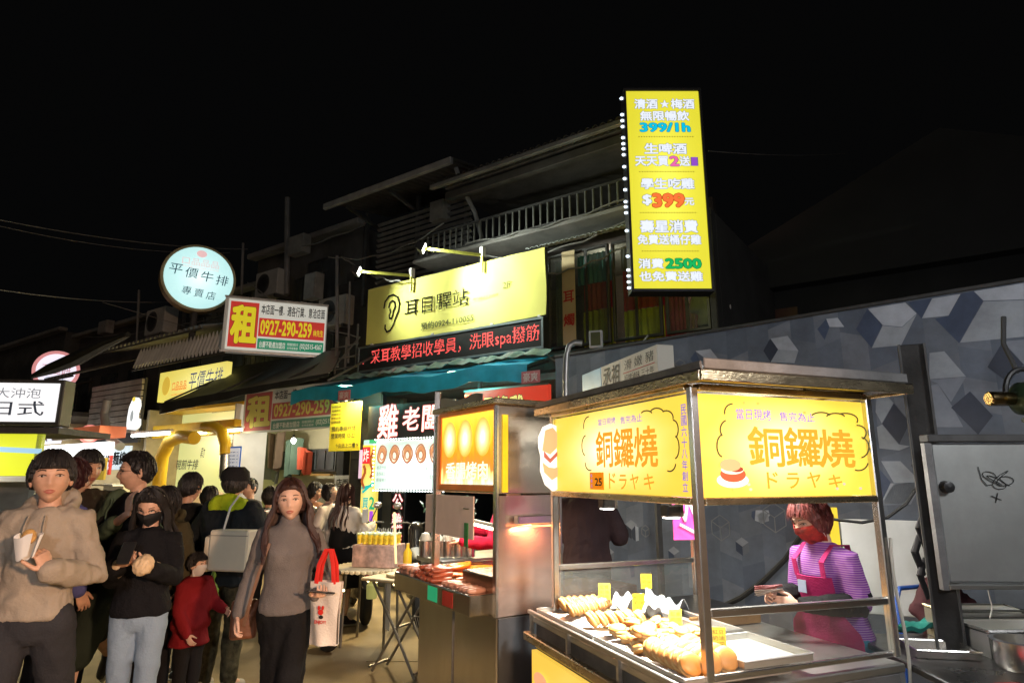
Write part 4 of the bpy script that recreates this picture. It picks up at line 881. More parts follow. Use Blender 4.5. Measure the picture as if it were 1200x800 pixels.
bs = inframe(F, 'bird_sign', 'glowing white cutout sign shaped like a bird with a yellow comb on grey slats', 'sign', F.X(155, -.5, 485), -.5, F.Z(155, 502, -.5))
bird = [(-.28, 0), (-.30, .35), (-.26, .7), (-.12, .92), (.05, 1.0), (.2, .9), (.26, .72), (.17, .5), (.16, .34), (.34, .3), (.38, .12), (.3, .02), (.1, -.04)]
bird = [(a * .72, b * .66) for a, b in bird]; MB().prism(bird, 0, .08).build('shape', lit('bird_face', (.8, .85, .85), (1, 1, 1), (.5, .7), (0, .4), 1, se=1., sh=1.6), bs)
disc(glow('yellow_comb', (.9, .7, .1), 1), bs, 0, .62, .07, .05, -.003); disc(glow('grey_wing', (.45, .5, .5), .8), bs, 0, .27, .07, .12, -.003, 'wing_print')
x, z = F.hit(176, 509, -.5); t = inframe(F, 'tube_lamp', 'white tube lamp below the grey slats', 'lamp', x, -.5, z)
MB().tube([(-.75, 0, 0), (.75, 0, 0)], .03, 8).build('tube', glow('tube_cold', (.95, 1, .95), 10, True), t); MB().box(-.8, .8, -.02, .05, .04, .08).build('fitting', white_paint, t)
wm = inframe(F, 'menu_board', 'white lit menu board with blurred writing under the grey slats', 'menu board', -11.2, -.35, 1.75)
MB().box(-.95, .95, 0, .05, 0, .5).build('face', lit('wm_face', (.65, .78, .85), (1, 1, 1), (1, .4), (0, .25), 1, se=.8, sh=1.2), wm); txt('炒羊肉 麵線', grey_ink, wm, -.7, .8, .1, .38, off=.04)
lamp('AREA', F.w(-11.4, .3, 2.6), 60, (1, .95, .8), 1.2, F.w(-11.4, -.4, .5))
# ---- farther lit stalls, all real boxes with counters
def farshop(label, x0, x1, wallc, lam, seed):
    rr = random.Random(seed); t = inframe(F, 'street_shop', label, 'shop', 0, 0, .12)
    MB().box(x0, x1, 2.2, 2.3, 0, 2.9).build('back_wall', mat('shopwall_%d' % seed, wallc, .7, 0, .2, 1, .1), t)
    MB().box(x0, x0 + .15, -.1, 2.3, 0, 2.95).build('pillar', mat('beige_pillar', (0, 0, 0)), t); MB().box(x0, x1, -.5, 2.3, 2.9, 3.0).build('ceiling', iron, t)
    MB().box(x0 + .3, x1 - .2, -.6, -.1, 0, .9).build('counter', steel, t, bevel=.01)
    MB().box(x0 + .3, x1 - .2, -.62, -.1, 1.55, 1.58).build('shelf', steel, t)
    for k in range(int((x1 - x0) / .5)):
        MB().box(x0 + .4 + k * .5, x0 + .8 + k * .5, 2.1, 2.18, 1.2, 2.3).build('poster', glow('poster_%d' % rr.randint(0, 5), [(.8, .3, .1), (.9, .8, .5), (.8, .85, .9), (.7, .1, .08), (.9, .7, .1), (.5, .6, .4)][rr.randint(0, 5)], .7), t)
    sg = MB().box(x0 + .2, x1 - .1, -.75, -.62, 2.25, 2.62).build('lit_fascia', glow('fascia_%d' % seed, [(1, .95, .85), (.9, .9, 1)][seed % 2], 1.1, True), t); txt('小吃美食', mat('red_print', (.45, .015, .01)), sg, x0 + .5, x1 - .5, 2.3, 2.56, y=-.753, off=.03)
    lamp('AREA', F.w((x0 + x1) / 2, .2, 2.8), lam, (1, .9, .7), 1.5, F.w((x0 + x1) / 2, -.5, .4))
    return t
farshop('lit snack shop with posters beyond the beige pillar', -15.8, -13.0, (.6, .5, .38), 45, 21)
farshop('lit snack shop far down the street, second from the left end', -19.5, -16, (.55, .5, .42), 45, 22)
farshop('lit snack shop at the far left end of the street', -26, -19.7, (.6, .45, .3), 60, 23)
def roundsign(label, u, v, y, r_, edge, cen, s):
    x, z = F.hit(u, v, y); r_ *= .62; t = inframe(F, 'round_sign', label, 'sign', x, y, z, 72)
    MB().lathe([(0, 0), (r_ * .86, 0), (r_ * .86, .02), (0, .02)], 40, M=Mx).build('face', glow('rs_face' + s, cen, 1.1, True), t)
    MB().lathe([(r_ * .84, -.02), (r_ * .84, .035), (r_, .03), (r_, -.2), (0, -.2), (0, -.02)], 40, M=Mx).build('rim', glow('rs_rim' + s, edge, .8), t, smooth=True)
    txt('可麗餅', glow('rs_ink' + s, (.7, .35, .4), .7), t, -r_ * .6, r_ * .6, -.2 * r_, .3 * r_, y=-.024); txt('CREPE', glow('rs_ink2' + s, (.35, .5, .6), .7), t, -r_ * .4, r_ * .4, -.5 * r_, -.35 * r_, y=-.024)
    MB().cyl((0, .12, -r_), (0, .12, -r_ - .5), .03).build('bracket', iron, t)
roundsign('large round pink-rimmed sign partly behind a canopy edge', 66, 434, -1.2, .72, (.75, .30, .30), (.85, .80, .92), 'a')
roundsign('small round orange-pink sign low over the far shops', 105, 508, -1.0, .30, (.95, .3, .25), (.95, .6, .5), 'b')
cs = inframe(F, 'canopy_edge', 'black curved canopy edge crossing in front of the round pink sign', 'canopy', 0, 0, 0)
cp_ = [(lambda q: Vector((q[0], -1.7, q[1])))(F.hit(u, v, -1.7)) for u, v in ((38, 441), (60, 432), (90, 420), (125, 402), (150, 392))]
MB().tube(cp_, [.05, .12, .14, .1, .05], 8).build('edge', btm, cs, smooth=True)
# ---- near-left stall with screen and poster
LS = Fr(-5.6, 6.3, 6)
ls = inframe(LS, 'snack_stall', 'snack stall at the left edge with a yellow-green lit poster over a steel counter', 'stall', 0, 0)
x0, x1 = -1.2, LS.X(47, 0, 530)
MB().box(x0, x1, 0, .05, 1.62, 2.03).build('lit_poster', lit('poster_face', (.72, .78, .03), (.95, .98, .35), (.8, .35), (-.2, 1.85), 1, se=.85, sh=1.25), ls)
for k in range(7): line_art(glow('poster_stripe%d' % (k % 3), [(.9, .5, .05), (.5, .75, .85), (.95, .95, .8)][k % 3], .9), ls, [[(x0 + .6 + k * .17, 1.66), (x0 + .62 + k * .17, 1.86)]], .07, -.004, 'print_stripe')
line_art(glow('poster_blue', (.35, .6, .8), .9), ls, [[(x0, 1.90), (x0 + .8, 1.92), (x1, 1.86)]], .05, -.006, 'print_band')
MB().box(x0, x1 + .1, -.02, .6, 1.56, 1.615).build('ledge', white_paint, ls, bevel=.006)
MB().box(x0, x1 + .0, .0, .7, .1, 1.0).build('counter', mat('dull_steel_front', (.35, .35, .36), .4, .7, .15, 5, .1, dirt=.3), ls, bevel=.01)
MB().box(x1 - .05, x1, .0, .05, .0, 2.2).box(x0, x0 + .05, 0, .05, 0, 2.2).build('post', steel, ls); MB().box(x0 - .1, x1 + .2, -.1, .9, 2.03, 2.09).build('roof', iron, ls)
MB().box(x0, x1, .68, .7, 1.0, 1.6).build('back_panel', mat('stall_back', (.35, .33, .3), .6), ls)
sb = inframe(LS, 'sign_box', 'white lit sign box with grey characters on top of the left stall', 'sign', 0, -.15, 2.1)
sx0, sx1 = -1.3, LS.X(73, -.15, 470)
MB().box(sx0, sx1, .0, .2, 0, .46).build('casing', mat('dark_sign_casing', (.05, .05, .045), .4, .4), sb, bevel=.01)
MB().box(sx0 + .04, sx1 - .04, -.012, -.001, .04, .42).build('face', lit('left_face', (.9, .92, .95), (1, 1, 1), (1, .5), (-.2, .23), 1, se=1., sh=1.5), sb)
grl = glow('grey_sign_ink', (.35, .38, .42), .6); txt('大沖泡', grl, sb, sx1 - .62, sx1 - .2, .27, .37, y=-.015); txt('日式', glow('dark_sign_ink', (.05, .06, .08), .6), sb, sx1 - .62, sx1 - .15, .1, .24, y=-.015, off=.01)
line_art(glow('grey_wedge', (.5, .42, .45), .7), sb, [[(sx1 - .95, .06), (sx1 - .75, .4)]], .12, -.015, 'picture')
lamp('AREA', LS.w(-.3, -.3, 1.98), 40, (.95, 1, .8), .5, LS.w(-.3, .3, 0))

# bright clutter under the canopies at the far left: a lit light-panel, an orange awning, a yellow and a red sign
def fbox(name, label, cat, u0, v0, u1, v1, y, d, m, part):
    a = q4(F, u0, v0, u1, v1, y); t = inframe(F, name, label, cat, a[0], y, a[2]); MB().box(0, a[1] - a[0], 0, d, 0, a[3] - a[2]).build(part, m, t, bevel=.01); return t, a[1] - a[0], a[3] - a[2]
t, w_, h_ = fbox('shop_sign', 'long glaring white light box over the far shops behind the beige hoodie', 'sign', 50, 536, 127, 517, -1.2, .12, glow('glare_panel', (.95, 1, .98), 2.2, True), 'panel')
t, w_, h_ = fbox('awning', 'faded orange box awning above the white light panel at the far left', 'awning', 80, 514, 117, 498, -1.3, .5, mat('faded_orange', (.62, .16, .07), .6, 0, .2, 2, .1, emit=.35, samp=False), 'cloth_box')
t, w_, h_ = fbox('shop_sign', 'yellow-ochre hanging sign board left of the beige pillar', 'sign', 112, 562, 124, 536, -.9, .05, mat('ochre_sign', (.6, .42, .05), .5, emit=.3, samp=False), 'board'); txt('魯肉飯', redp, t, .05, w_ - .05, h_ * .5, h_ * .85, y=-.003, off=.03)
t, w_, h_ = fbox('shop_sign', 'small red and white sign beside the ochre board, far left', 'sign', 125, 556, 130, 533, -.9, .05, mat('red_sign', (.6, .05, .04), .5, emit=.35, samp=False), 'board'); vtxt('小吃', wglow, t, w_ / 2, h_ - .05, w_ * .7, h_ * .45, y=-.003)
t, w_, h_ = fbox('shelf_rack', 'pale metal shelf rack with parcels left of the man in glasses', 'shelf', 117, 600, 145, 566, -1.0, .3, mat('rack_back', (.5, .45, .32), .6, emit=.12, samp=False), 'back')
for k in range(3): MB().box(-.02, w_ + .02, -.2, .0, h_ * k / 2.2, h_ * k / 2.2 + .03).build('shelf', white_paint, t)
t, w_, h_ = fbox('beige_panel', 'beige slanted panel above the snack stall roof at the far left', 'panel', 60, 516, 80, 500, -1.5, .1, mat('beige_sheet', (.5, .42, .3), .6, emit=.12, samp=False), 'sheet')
t = inframe(F, 'round_duct', 'curved grey duct hose left of the slatted panel', 'duct', 0, 0); pp = [(lambda q: Vector((q[0], -.7, q[1])))(F.hit(u, v, -.7)) for u, v in ((126, 468), (122, 485), (124, 502), (131, 516), (141, 523))]
MB().tube(pp, .09, 12).build('hose', mat('grey_duct_hose', (.3, .3, .28), .5, .2), t, smooth=True)
# ================================================================== DORAYAKI CART (front right)
CF = Fr(.744, 2.6, 21.2)                 # x along the face towards the camera's right, y along the left face going away
CL = Fr(.252, 3.868, -68.8)              # the left face seen from the street: x from far end to near corner
def hz(fr, u, v, z):
    d = ray(u, v); t = (z - CAMZ) / d.z; p = fr.M.inverted() @ Vector((d.x * t, d.y * t, z)); return p.x, p.y
ct = inframe(CF, 'dorayaki_cart', 'steel dorayaki cart with glowing yellow sign panels on two sides', 'food cart', 0, 0)
polished = mat('polished_steel', (.78, .77, .74), .24, 1., .06, 6, .0, 70, dirt=.03, stretch=(1, 1, 4))
for x, y in ((0, 0), (.98, 0), (0, 1.36), (.98, 1.36)):
    MB().box(x - .018, x + .018, y - .018, y + .018, .86, 1.98).build('post', polished, ct, bevel=.004)
def rail_(a, b, w_=.03): return MB().bar(a, b, w_).build('rail', polished, ct, bevel=.004)
rail_((.02, 0, 1.10), (.96, 0, 1.085)); rail_((.02, 1.36, 1.10), (.96, 1.36, 1.10)); rail_((.02, 0, .87), (.96, 0, .87), .022)
for z in (1.505, 1.965):
    MB().box(.02, .96, -.025, .02, z, z + .028).build('sign_trim', bronze, ct, bevel=.003); MB().box(-.025, .02, .02, 1.34, z, z + .028).build('sign_trim', bronze, ct, bevel=.003)
    MB().box(.96, 1.0, .02, 1.34, z, z + .028).build('sign_trim', bronze, ct, bevel=.003)
# roof: stepped steel edge, hollow underneath
rf = MB().box(-.04, 1.09, -.13, 1.52, 2.012, 2.055).build('roof', mat('roof_edge_steel', (.30, .29, .26), .3, .9, .15, 6, .15, dirt=.6), ct, bevel=.006)
for a in ((-.06, 1.11, -.15, -.13, 1.985, 2.03), (1.09, 1.11, -.13, 1.52, 1.985, 2.03), (-.06, -.04, -.13, 1.52, 1.985, 2.03), (-.04, 1.09, 1.52, 1.54, 1.985, 2.03)):
    MB().box(*a).build('roof_lip', bronze, rf, bevel=.004)
MB().box(-.04, 1.09, -.142, -.131, 2.034, 2.078).build('roof_lip', steel_dark, rf, bevel=.004)
MB().box(-.05, -.041, -.13, 1.52, 2.034, 2.068).build('roof_lip', steel_dark, rf, bevel=.004)
MB().box(-.039, 1.089, -.129, 1.519, 1.996, 2.010).build('ceiling', bronze, rf)
# sign panels (light boxes)
f1 = lit('cart_face_side', (1, .68, .07), (1, .97, .76), (.66, .27), (.66, .22), 1.15, se=1.0, sh=2.1)
f2 = lit('cart_face_front', (1, .68, .07), (1, .97, .76), (.50, .26), (.47, .21), 1.15, se=1.0, sh=2.1)
sp1 = MB().box(.03, 1.33, .0, .04, 0, .42).build('sign_panel', f1, ct, loc=(.0, 1.36, 1.535), rot=(0, 0, -pi / 2))
sp2 = MB().box(.03, .95, .0, .04, 0, .42).build('sign_panel', f2, ct, loc=(0, 0, 1.535))
MB().box(.03, .95, -.04, 0, 0, .42).build('back_sheet', polished, ct, loc=(0, .085, 1.535)); MB().box(.03, 1.33, .041, .06, 0, .42).build('back_sheet', polished, ct, loc=(0, 1.36, 1.535), rot=(0, 0, -pi / 2))
org = glow('orange_sign_ink', (.95, .36, .02), .95); vio = glow('violet_sign_ink', (.22, .15, .65), .9); dkl = glow('cloud_line', (.10, .09, .02), .6)
def on(fr, panel, ox=0.):
    def q(u0, v0, u1, v1): a = q4(fr, u0, v0, u1, v1, -.004); return a[0], a[1], a[2] - 1.535, a[3] - 1.535
    return q
def cloud(fr, panel, lobes, x0, x1):
    paths = []
    for (u, v, ru, rv, a0, a1) in lobes:
        p = []
        for i in range(9):
            a = R(a0 + (a1 - a0) * i / 8); x, z = fr.hit(u + ru * cos(a), v - rv * sin(a), -.004); p.append((x, z - 1.535))
        paths.append(p)
    line_art(dkl, panel, paths, .006, -.004, 'cloud_outline')
def bun_print(panel, x, z, s):
    disc(glow('plate_print', (1, .98, .85), 1), panel, x, z - .45 * s, .85 * s, .32 * s, -.003, 'plate_print'); 
    disc(glow('bun_brown', (.55, .10, .035), .9), panel, x + .02 * s, z - .2 * s, .68 * s, .33 * s, -.005, 'bun_print'); disc(glow('cream_fill', (1, .85, .7), 1), panel, x - .02 * s, z, .6 * s, .2 * s, -.0065, 'cream_print')
    disc(glow('bun_brown2', (.35, .05, .02), .9), panel, x + .2 * s, z + .02 * s, .36 * s, .13 * s, -.0075, 'filling_print')
    disc(glow('bun_peach', (.95, .42, .2), .95), panel, x - .12 * s, z + .2 * s, .55 * s, .27 * s, -.009, 'bun_print')
for fr, panel, T in ((CF, sp2, [('當日現烤', 863, 491, 903, 480, vio), ('售完為止', 914, 493, 954, 484, vio), ('銅', 879, 546, 916, 501, org), ('鑼', 922, 546, 958, 502, org), ('燒', 962, 547, 998, 504, org), ('ド', 900, 572, 911, 553, org), ('ラ', 923, 572, 936, 554, org), ('ヤ', 947, 571, 961, 553, org), ('キ', 972, 572, 986, 556, org)]),
                     (CL, sp1, [('當日現烤', 701, 499, 721, 488, vio), ('售完為止', 727, 497, 752, 484, vio), ('銅', 699, 547, 717, 504, org), ('鑼', 720, 547, 741, 500, org), ('燒', 744, 547, 769, 498, org), ('ド', 714, 572, 721, 554, org), ('ラ', 726, 573, 734, 556, org), ('ヤ', 739, 573, 748, 555, org), ('キ', 755, 573, 766, 555, org)])):
    q = on(fr, panel)
    for s, a, b, c, d, m in T: txt(s, m, panel, *q(a, b, c, d), y=-.004, off=.028 if m is org and (d < 520) else (.02 if m is org else .012))
    if panel is sp2:
        cloud(fr, panel, [(858, 483, 9, 10, 90, 190), (853, 503, 9, 11, 110, 220), (847, 522, 7, 13, 110, 260), (962, 489, 12, 6, 30, 150), (979, 489, 11, 5, 20, 160), (990, 492, 15, 8, -20, 110), (1004, 507, 11, 9, -50, 90), (1008, 524, 10, 12, -80, 80), (1006, 541, 11, 10, -110, -10)], 0, 0)
        x, z = fr.hit(858, 550, -.004); bun_print(panel, x, z - 1.535, .095)
    else:
        cloud(fr, panel, [(690, 500, 6, 12, 90, 190), (687, 522, 5, 12, 100, 250), (692, 542, 6, 9, 180, 280), (758, 486, 7, 5, 30, 150), (770, 484, 8, 6, 20, 160), (781, 489, 8, 8, -10, 120), (789, 503, 6, 11, -50, 90), (791, 524, 5, 13, -80, 80), (785, 542, 7, 10, -110, -10)], 0, 0)
        o = MB(); a = q(692, 573, 707, 553); o.box(a[0], a[1], -.007, -.002, a[2], a[3]).build('price_patch', glow('orange_patch', (.9, .25, .0), .85), panel)
        txt('25', mat('black_print', (0, 0, 0)), panel, a[0] + .06, a[1] - .01, a[2] + .02, a[3] - .03, y=-.009, off=.04); vtxt('每個元', vio, panel, a[0] + .022, a[3] - .008, .018, .027, y=-.009)
        x0_, z0_ = fr.hit(801, 478, -.004)
        for i, ch in enumerate('民國六十八年創立'):
            v0, v1 = 474 + i * 13.0, 485 + i * 13.0; x0_, z1_ = fr.hit(797.5 + i * .3, v0, -.004); x1_, z0_ = fr.hit(804.5 + i * .3, v1, -.004); txt(ch, vio, panel, x0_, x1_, z0_ - 1.535, z1_ - 1.535, off=.02)
for k in range(9):
    rr = random.Random(k); disc(glow('speck%d' % (k % 2), [(1, .6, .45), (.75, .55, .1)][k % 2], .9), sp2, rr.uniform(.06, .92), rr.choice([.03, .39, .36, .05]), .008, .006, -.003, 'fleck_print')
# cut-out bun light box at the far end of the left face
cb = thing('cutout_sign', 'white cut-out light box shaped like stacked dorayaki, at the left end of the cart sign', 'sign', CF.w(-.06, 1.40, 1.53), R(-26))
shape = [(.07, 0), (.12, .02), (.155, .08), (.15, .15), (.125, .19), (.135, .24), (.14, .31), (.11, .38), (.06, .40), (.01, .38), (-.02, .32), (-.02, .26), (-.005, .2), (-.01, .12), (.02, .04)]
MB().prism(shape, 0, .13).build('body', polished, cb, bevel=.004)
MB().prism(shape, -.012, -.001).build('face', glow('cutout_white', (1, .97, .88), 1.1, True), cb)
MB().prism([(.01, .24), (.03, .36), (.08, .375), (.125, .32), (.10, .25), (.06, .215)], -.018, -.013).build('bun_print', glow('peach', (1, .5, .22), .95), cb)
MB().prism([(.01, .17), (.02, .11), (.07, .065), (.13, .10), (.14, .16), (.09, .135), (.05, .14)], -.018, -.013).build('bun_print', glow('peach', 0), cb)
MB().prism([(.02, .235), (.06, .19), (.12, .245), (.115, .215), (.06, .165), (.02, .2)], -.018, -.013).build('filling_print', glow('brick', (.6, .16, .1), .9), cb)
# counter and body
MB().box(-.12, 1.0, -.03, 1.45, .80, .835).build('counter', steel, ct, bevel=.006)
for a in ((-.16, -.12, -.06, 1.47, .70, .745), (-.12, 1.0, -.06, -.03, .70, .745)): MB().box(*a).build('counter_edge', bronze, ct, bevel=.005)
for y in (-.02, .45, .95, 1.42): MB().box(-.135, -.115, y - .01, y + .01, .745, .86).build('tray_post', steel, ct)
MB().box(-.14, -.12, -.03, 1.45, .845, .865).build('tray_rail', steel, ct, bevel=.003)
MB().box(-.10, .98, -.02, 1.42, .12, .80).build('cabinet', steel_dark, ct, bevel=.008)
lp = MB().box(.04, 1.36, 0, .03, 0, .52).build('lower_panel', lit('cart_lower', (1, .62, .08), (1, .9, .5), (.7, .35), (.7, .25), 1, se=.9, sh=1.3), ct, loc=(-.135, 1.44, .14), rot=(0, 0, -pi / 2))
bun_print(lp, .20, .36, .16); txt('銅鑼燒', org, lp, .5, 1.25, .15, .4, off=.05)
lp2 = MB().box(.06, .9, 0, .03, 0, .5).build('lower_panel', lit('cart_lower2', (1, .62, .08), (1, .9, .5), (.5, .35), (.45, .25), 1, se=.7, sh=.9), ct, loc=(0, -.06, .14))
txt('ドラヤキ', org, lp2, .2, .8, .12, .4, off=.05)
for x, y in ((.05, .1), (.9, .1), (.05, 1.3), (.9, 1.3)):
    w_ = MB().lathe([(.02, -.02), (.055, -.02), (.06, 0), (.055, .02), (.02, .02)], 16, M=Matrix.Translation((x, y, .06)) @ Matrix.Rotation(pi / 2, 4, 'Y')).build('wheel', rubber, ct, smooth=True)
gl = glass('cart_glass', (.93, .96, .96), .035, .02)
MB().box(.02, .96, -.003, .003, .885, 1.082).build('glass_pane', gl, ct); MB().box(.02, .96, 1.357, 1.363, .87, 1.085).build('glass_pane', gl, ct)
# griddle counter
gd = inframe(CF, 'griddle', 'black griddle plate with brown wooden rim at the back of the dorayaki cart', 'griddle', 0, 0, .84)
MB().box(.50, .96, .80, 1.34, .0, .05).build('body', steel_dark, gd, bevel=.006); MB().box(.50, .96, .78, .799, .0, .06).build('rim', mat('greasy_brown_rim', (.25, .14, .05), .35, .4, .3, 6, .1), gd, bevel=.004); MB().box(.51, .95, .81, 1.33, .051, .056).build('plate', mat('griddle_plate', (.03, .03, .032), .22, .8, .2, 6, .1, dirt=.3), gd)
# trays
tray_m = mat('tray_aluminium', (.82, .82, .80), .36, .95, .05, 6, .03)
paper = mat('white_tray_paper', (.80, .78, .72), .7, 0, .05, 6, .25, 20)
def tray(label, x0, x1, y0, y1, z, pap, tilt=0.):
    t = inframe(CF, 'baking_tray', label, 'tray', x0, y0, z, group='steel trays on the dorayaki cart'); Wd, D = x1 - x0, y1 - y0; g = MB(); t_ = .003
    g.box(0, Wd, 0, D, 0, t_); r_ = MB()
    for a in ((0, Wd, 0, .004), (0, Wd, D - .004, D)): g.box(*a, t_, .025)
    for a in ((0, .004, .004, D - .004), (Wd - .004, Wd, .004, D - .004)): g.box(*a, t_, .025)
    g.build('pan', tray_m, t)
    r_.tube([(0, 0, .027), (Wd, 0, .027), (Wd, D, .027), (0, D, .027), (0, 0, .027)], .005, 6); r_.build('rolled_rim', tray_m, t, smooth=True)
    if pap: MB().sheet(lambda a, b: (.008 + (Wd - .016) * a, .008 + (D - .016) * b, .008 + .004 * sin(a * 11 + b * 5) + .003 * sin(b * 17)), 12, 12, .001).build('paper', paper, t, smooth=True)
    return t
tray('long paper-lined tray with buns at the far left of the cart', -.11, .40, .72, 1.38, .85, 1)
tray('near paper-lined tray with a big pile of buns', -.11, .40, .0, .70, .85, 1)
tray('empty shiny tray beside the front glass corner', .17, .52, .0, .38, .885, 0)
tray('empty tray with crumpled bags behind the bun rows', .42, .55, .45, 1.3, .88, 0)
cbg = inframe(CF, 'plastic_bags', 'heap of crumpled clear bags on the trays at the back of the cart', 'plastic bag', .30, .90, .885)
MB().sheet(lambda a, b: (.28 * a, .36 * b, .03 + .035 * sin(a * 9 + b * 6) + .02 * sin(a * 23 - b * 14)), 22, 22, .002).build('bags', mat('crinkled_clear_bag', (.55, .62, .68), .12, .3, .2, 9, .6, 24), cbg, smooth=True)
# buns
crust = bpy.data.materials.new('bun_crust'); crust.use_nodes = True
_n = crust.node_tree.nodes; _l = crust.node_tree.links; _b = _n['Principled BSDF']; _b.inputs['Roughness'].default_value = .45; _b.inputs['Subsurface Weight'].default_value = .0
_t = _n.new('ShaderNodeTexCoord'); _sx = _n.new('ShaderNodeSeparateXYZ'); _l.new(_t.outputs['Object'], _sx.inputs[0])
_ns = _n.new('ShaderNodeTexNoise'); _ns.inputs['Scale'].default_value = 30; _l.new(_t.outputs['Object'], _ns.inputs['Vector'])
_ab = _n.new('ShaderNodeMath'); _ab.operation = 'ABSOLUTE'; _l.new(_sx.outputs['Z'], _ab.inputs[0])
_ad = _n.new('ShaderNodeMath'); _ad.operation = 'MULTIPLY_ADD'; _ad.inputs[1].default_value = 40; _l.new(_ab.outputs[0], _ad.inputs[0]); _l.new(_ns.outputs['Fac'], _ad.inputs[2])
_cr = _n.new('ShaderNodeValToRGB'); _l.new(_ad.outputs[0], _cr.inputs['Fac']); _cr.color_ramp.elements[0].position = .45; _cr.color_ramp.elements[0].color = (.80, .56, .25, 1); _cr.color_ramp.elements[1].position = 1.1 if False else 1.; _cr.color_ramp.elements[1].color = (.58, .25, .055, 1)
_l.new(_cr.outputs[0], _b.inputs['Base Color'])
bunprof = [(.004, -.021), (.022, -.0205), (.036, -.016), (.042, -.009), (.0395, -.003), (.0375, 0), (.0395, .003), (.042, .009), (.036, .016), (.022, .0205), (.004, .021)]
ORD = ['leftmost', 'second from the left', 'third', 'fourth', 'fifth', 'sixth', 'seventh', 'eighth', 'ninth', 'tenth']
bun0 = None; rb_ = random.Random(12)
def bun(x, y, z, tilt, az, label, sc_=1.):
    global bun0
    if bun0 is None: bun0 = MB().lathe(bunprof, 20).build('dorayaki', crust, None, smooth=True, angle=80); o = bun0
    else: o = bun0.copy(); COL.objects.link(o)
    o.location = CF.w(x, y, z); o.rotation_euler = (tilt, rb_.uniform(-.1, .1), CF.rz + az); sc_ *= rb_.uniform(.93, 1.07); o.scale = (rb_.uniform(1.05, 1.2) * sc_, sc_, rb_.uniform(.95, 1.12) * sc_)
    tag(o, label, 'dorayaki', 'dorayaki on the cart trays')
for i in range(8): bun(.0 + i * .042, 1.16 + i * .018, .908, R(62), R(80) + rb_.uniform(-.1, .1), ORD[i] + ' ' + 'golden dorayaki, leaning in the front row of the far paper tray')
for i in range(8): bun(.02 + i * .04, 1.30 + rb_.uniform(-.01, .01), .908, R(62), R(85), ORD[i] + ' ' + 'golden dorayaki, leaning in the rear row of the far paper tray')
for i in range(6): bun(.0 + i * .05, .92 - i * .01, .905, R(55), R(80), ORD[i] + ' ' + 'pale dorayaki, leaning in the short row at mid-cart')
k = 0
for lay, (n, z) in enumerate(((34, .880), (16, .908), (6, .935))):
    for i in range(n):
        x = rb_.uniform(-.05, .32 if lay < 2 else .22); y = rb_.uniform(.40, .67)
        bun(x, y, z + rb_.uniform(0, .012), R(rb_.uniform(-25, 40)), rb_.uniform(0, 6), ['dorayaki at the bottom of the heap in the middle of the near tray', 'dorayaki in the middle layer of the heap on the near tray', 'dorayaki on top of the heap in the near tray'][lay], .86)
for i in range(6): bun(-.045 + .0 * i, .05 + i * .048, .912, R(58), R(5) + rb_.uniform(-.1, .1), ORD[i] + ' ' + 'dorayaki, leaning in the near row beside the front cart post', 1.08)
for i in range(6): bun(.05, .05 + i * .05, .912, R(58), R(5) + rb_.uniform(-.1, .1), ORD[i] + ' ' + 'dorayaki, leaning in the second near row beside the front cart post', 1.08)
for i in range(5): bun(.13, .06 + i * .055, .912, R(58), R(5), ORD[i] + ' ' + 'dorayaki, leaning in the third near row beside the empty tray', 1.08)
# price cards on sticks
cardm = mat('yellow_card', (.85, .70, .05), .5, 0, .04, 5, .05)
def card(label, u, v, z, yy, tw):
    x, y = hz(CF, u, v, z); t = inframe(CF, 'price_card', label, 'price card', x, y, z - .09, -21 + tw, 'yellow price cards on the trays')
    MB().box(-.033, .033, 0, .003, .0, .085).build('card', cardm, t); MB().box(-.008, .008, -.006, .008, -.035, .006).build('clip', mat('clear_clip', (.7, .7, .7), .2), t)
    for k_, s in enumerate(('紅豆', '奶油', '25元')): txt(s, mat('brown_print', (.25, .1, .01), .6), t, -.025, .025, .058 - k_ * .026, .076 - k_ * .026, y=-.002, off=.01)
card('price card in the far left bun tray', 708, 682, 1.02, 0, -8); card('highest price card, at the back of the cart', 757, 671, 1.04, 0, 0); card('price card in the middle, between the bun rows', 748, 694, 1.01, 0, 6); card('largest price card, tilted, right of the bun pile', 791, 712, 1.00, 0, 12); card('price card just right of the front post', 841, 733, .97, 0, -4)
# clip lamps under the sign
for lb, u, v, Y in (('black clip lamp hanging under the middle of the left sign panel', 711, 588, 3.35), ('black clip lamp hanging under the sign near the front corner', 786, 597, 2.85)):
    p = at(u, v, Y); t = thing('clip_lamp', lb, 'lamp', p, R(20), 'clip lamps under the cart sign')
    MB().box(-.035, .035, -.03, .03, -.03, .02).build('housing', black, t, bevel=.005); MB().box(.036, .052, -.02, .02, -.03, .03).build('reflector', polished, t); MB().bar((0, 0, .02), (0, .0, .09), .008).build('arm', iron, t)
    MB().box(-.026, .026, -.024, .024, -.036, -.031).build('lens', glow('lamp_lens', (1, .98, .9), 14), t)
lamp('SPOT', CF.w(.14, .95, 1.49), 140, (1, .96, .84), .05, CF.w(.1, 1.05, .85), 120, .8)
lamp('SPOT', CF.w(.14, .35, 1.49), 210, (1, .96, .84), .05, CF.w(.08, .38, .85), 100, .8)
tl_ = inframe(CF, 'tube_lamp', 'white tube lamp fixed under the cart roof', 'lamp', .75, .6, 1.93)
MB().tube([(0, -.45, 0), (0, .45, 0)], .014, 8).build('tube', glow('cart_tube', (1, .97, .9), 8), tl_); MB().box(-.02, .02, -.47, .47, .015, .04).build('fitting', white_paint, tl_)
lamp('AREA', CF.w(.75, .6, 1.9), 40, (1, .95, .85), .4, CF.w(.95, .6, .5))
pk_ = thing('poster', 'bright pink poster hanging behind the front corner of the cart', 'poster', at(808, 632, 3.6), R(10))
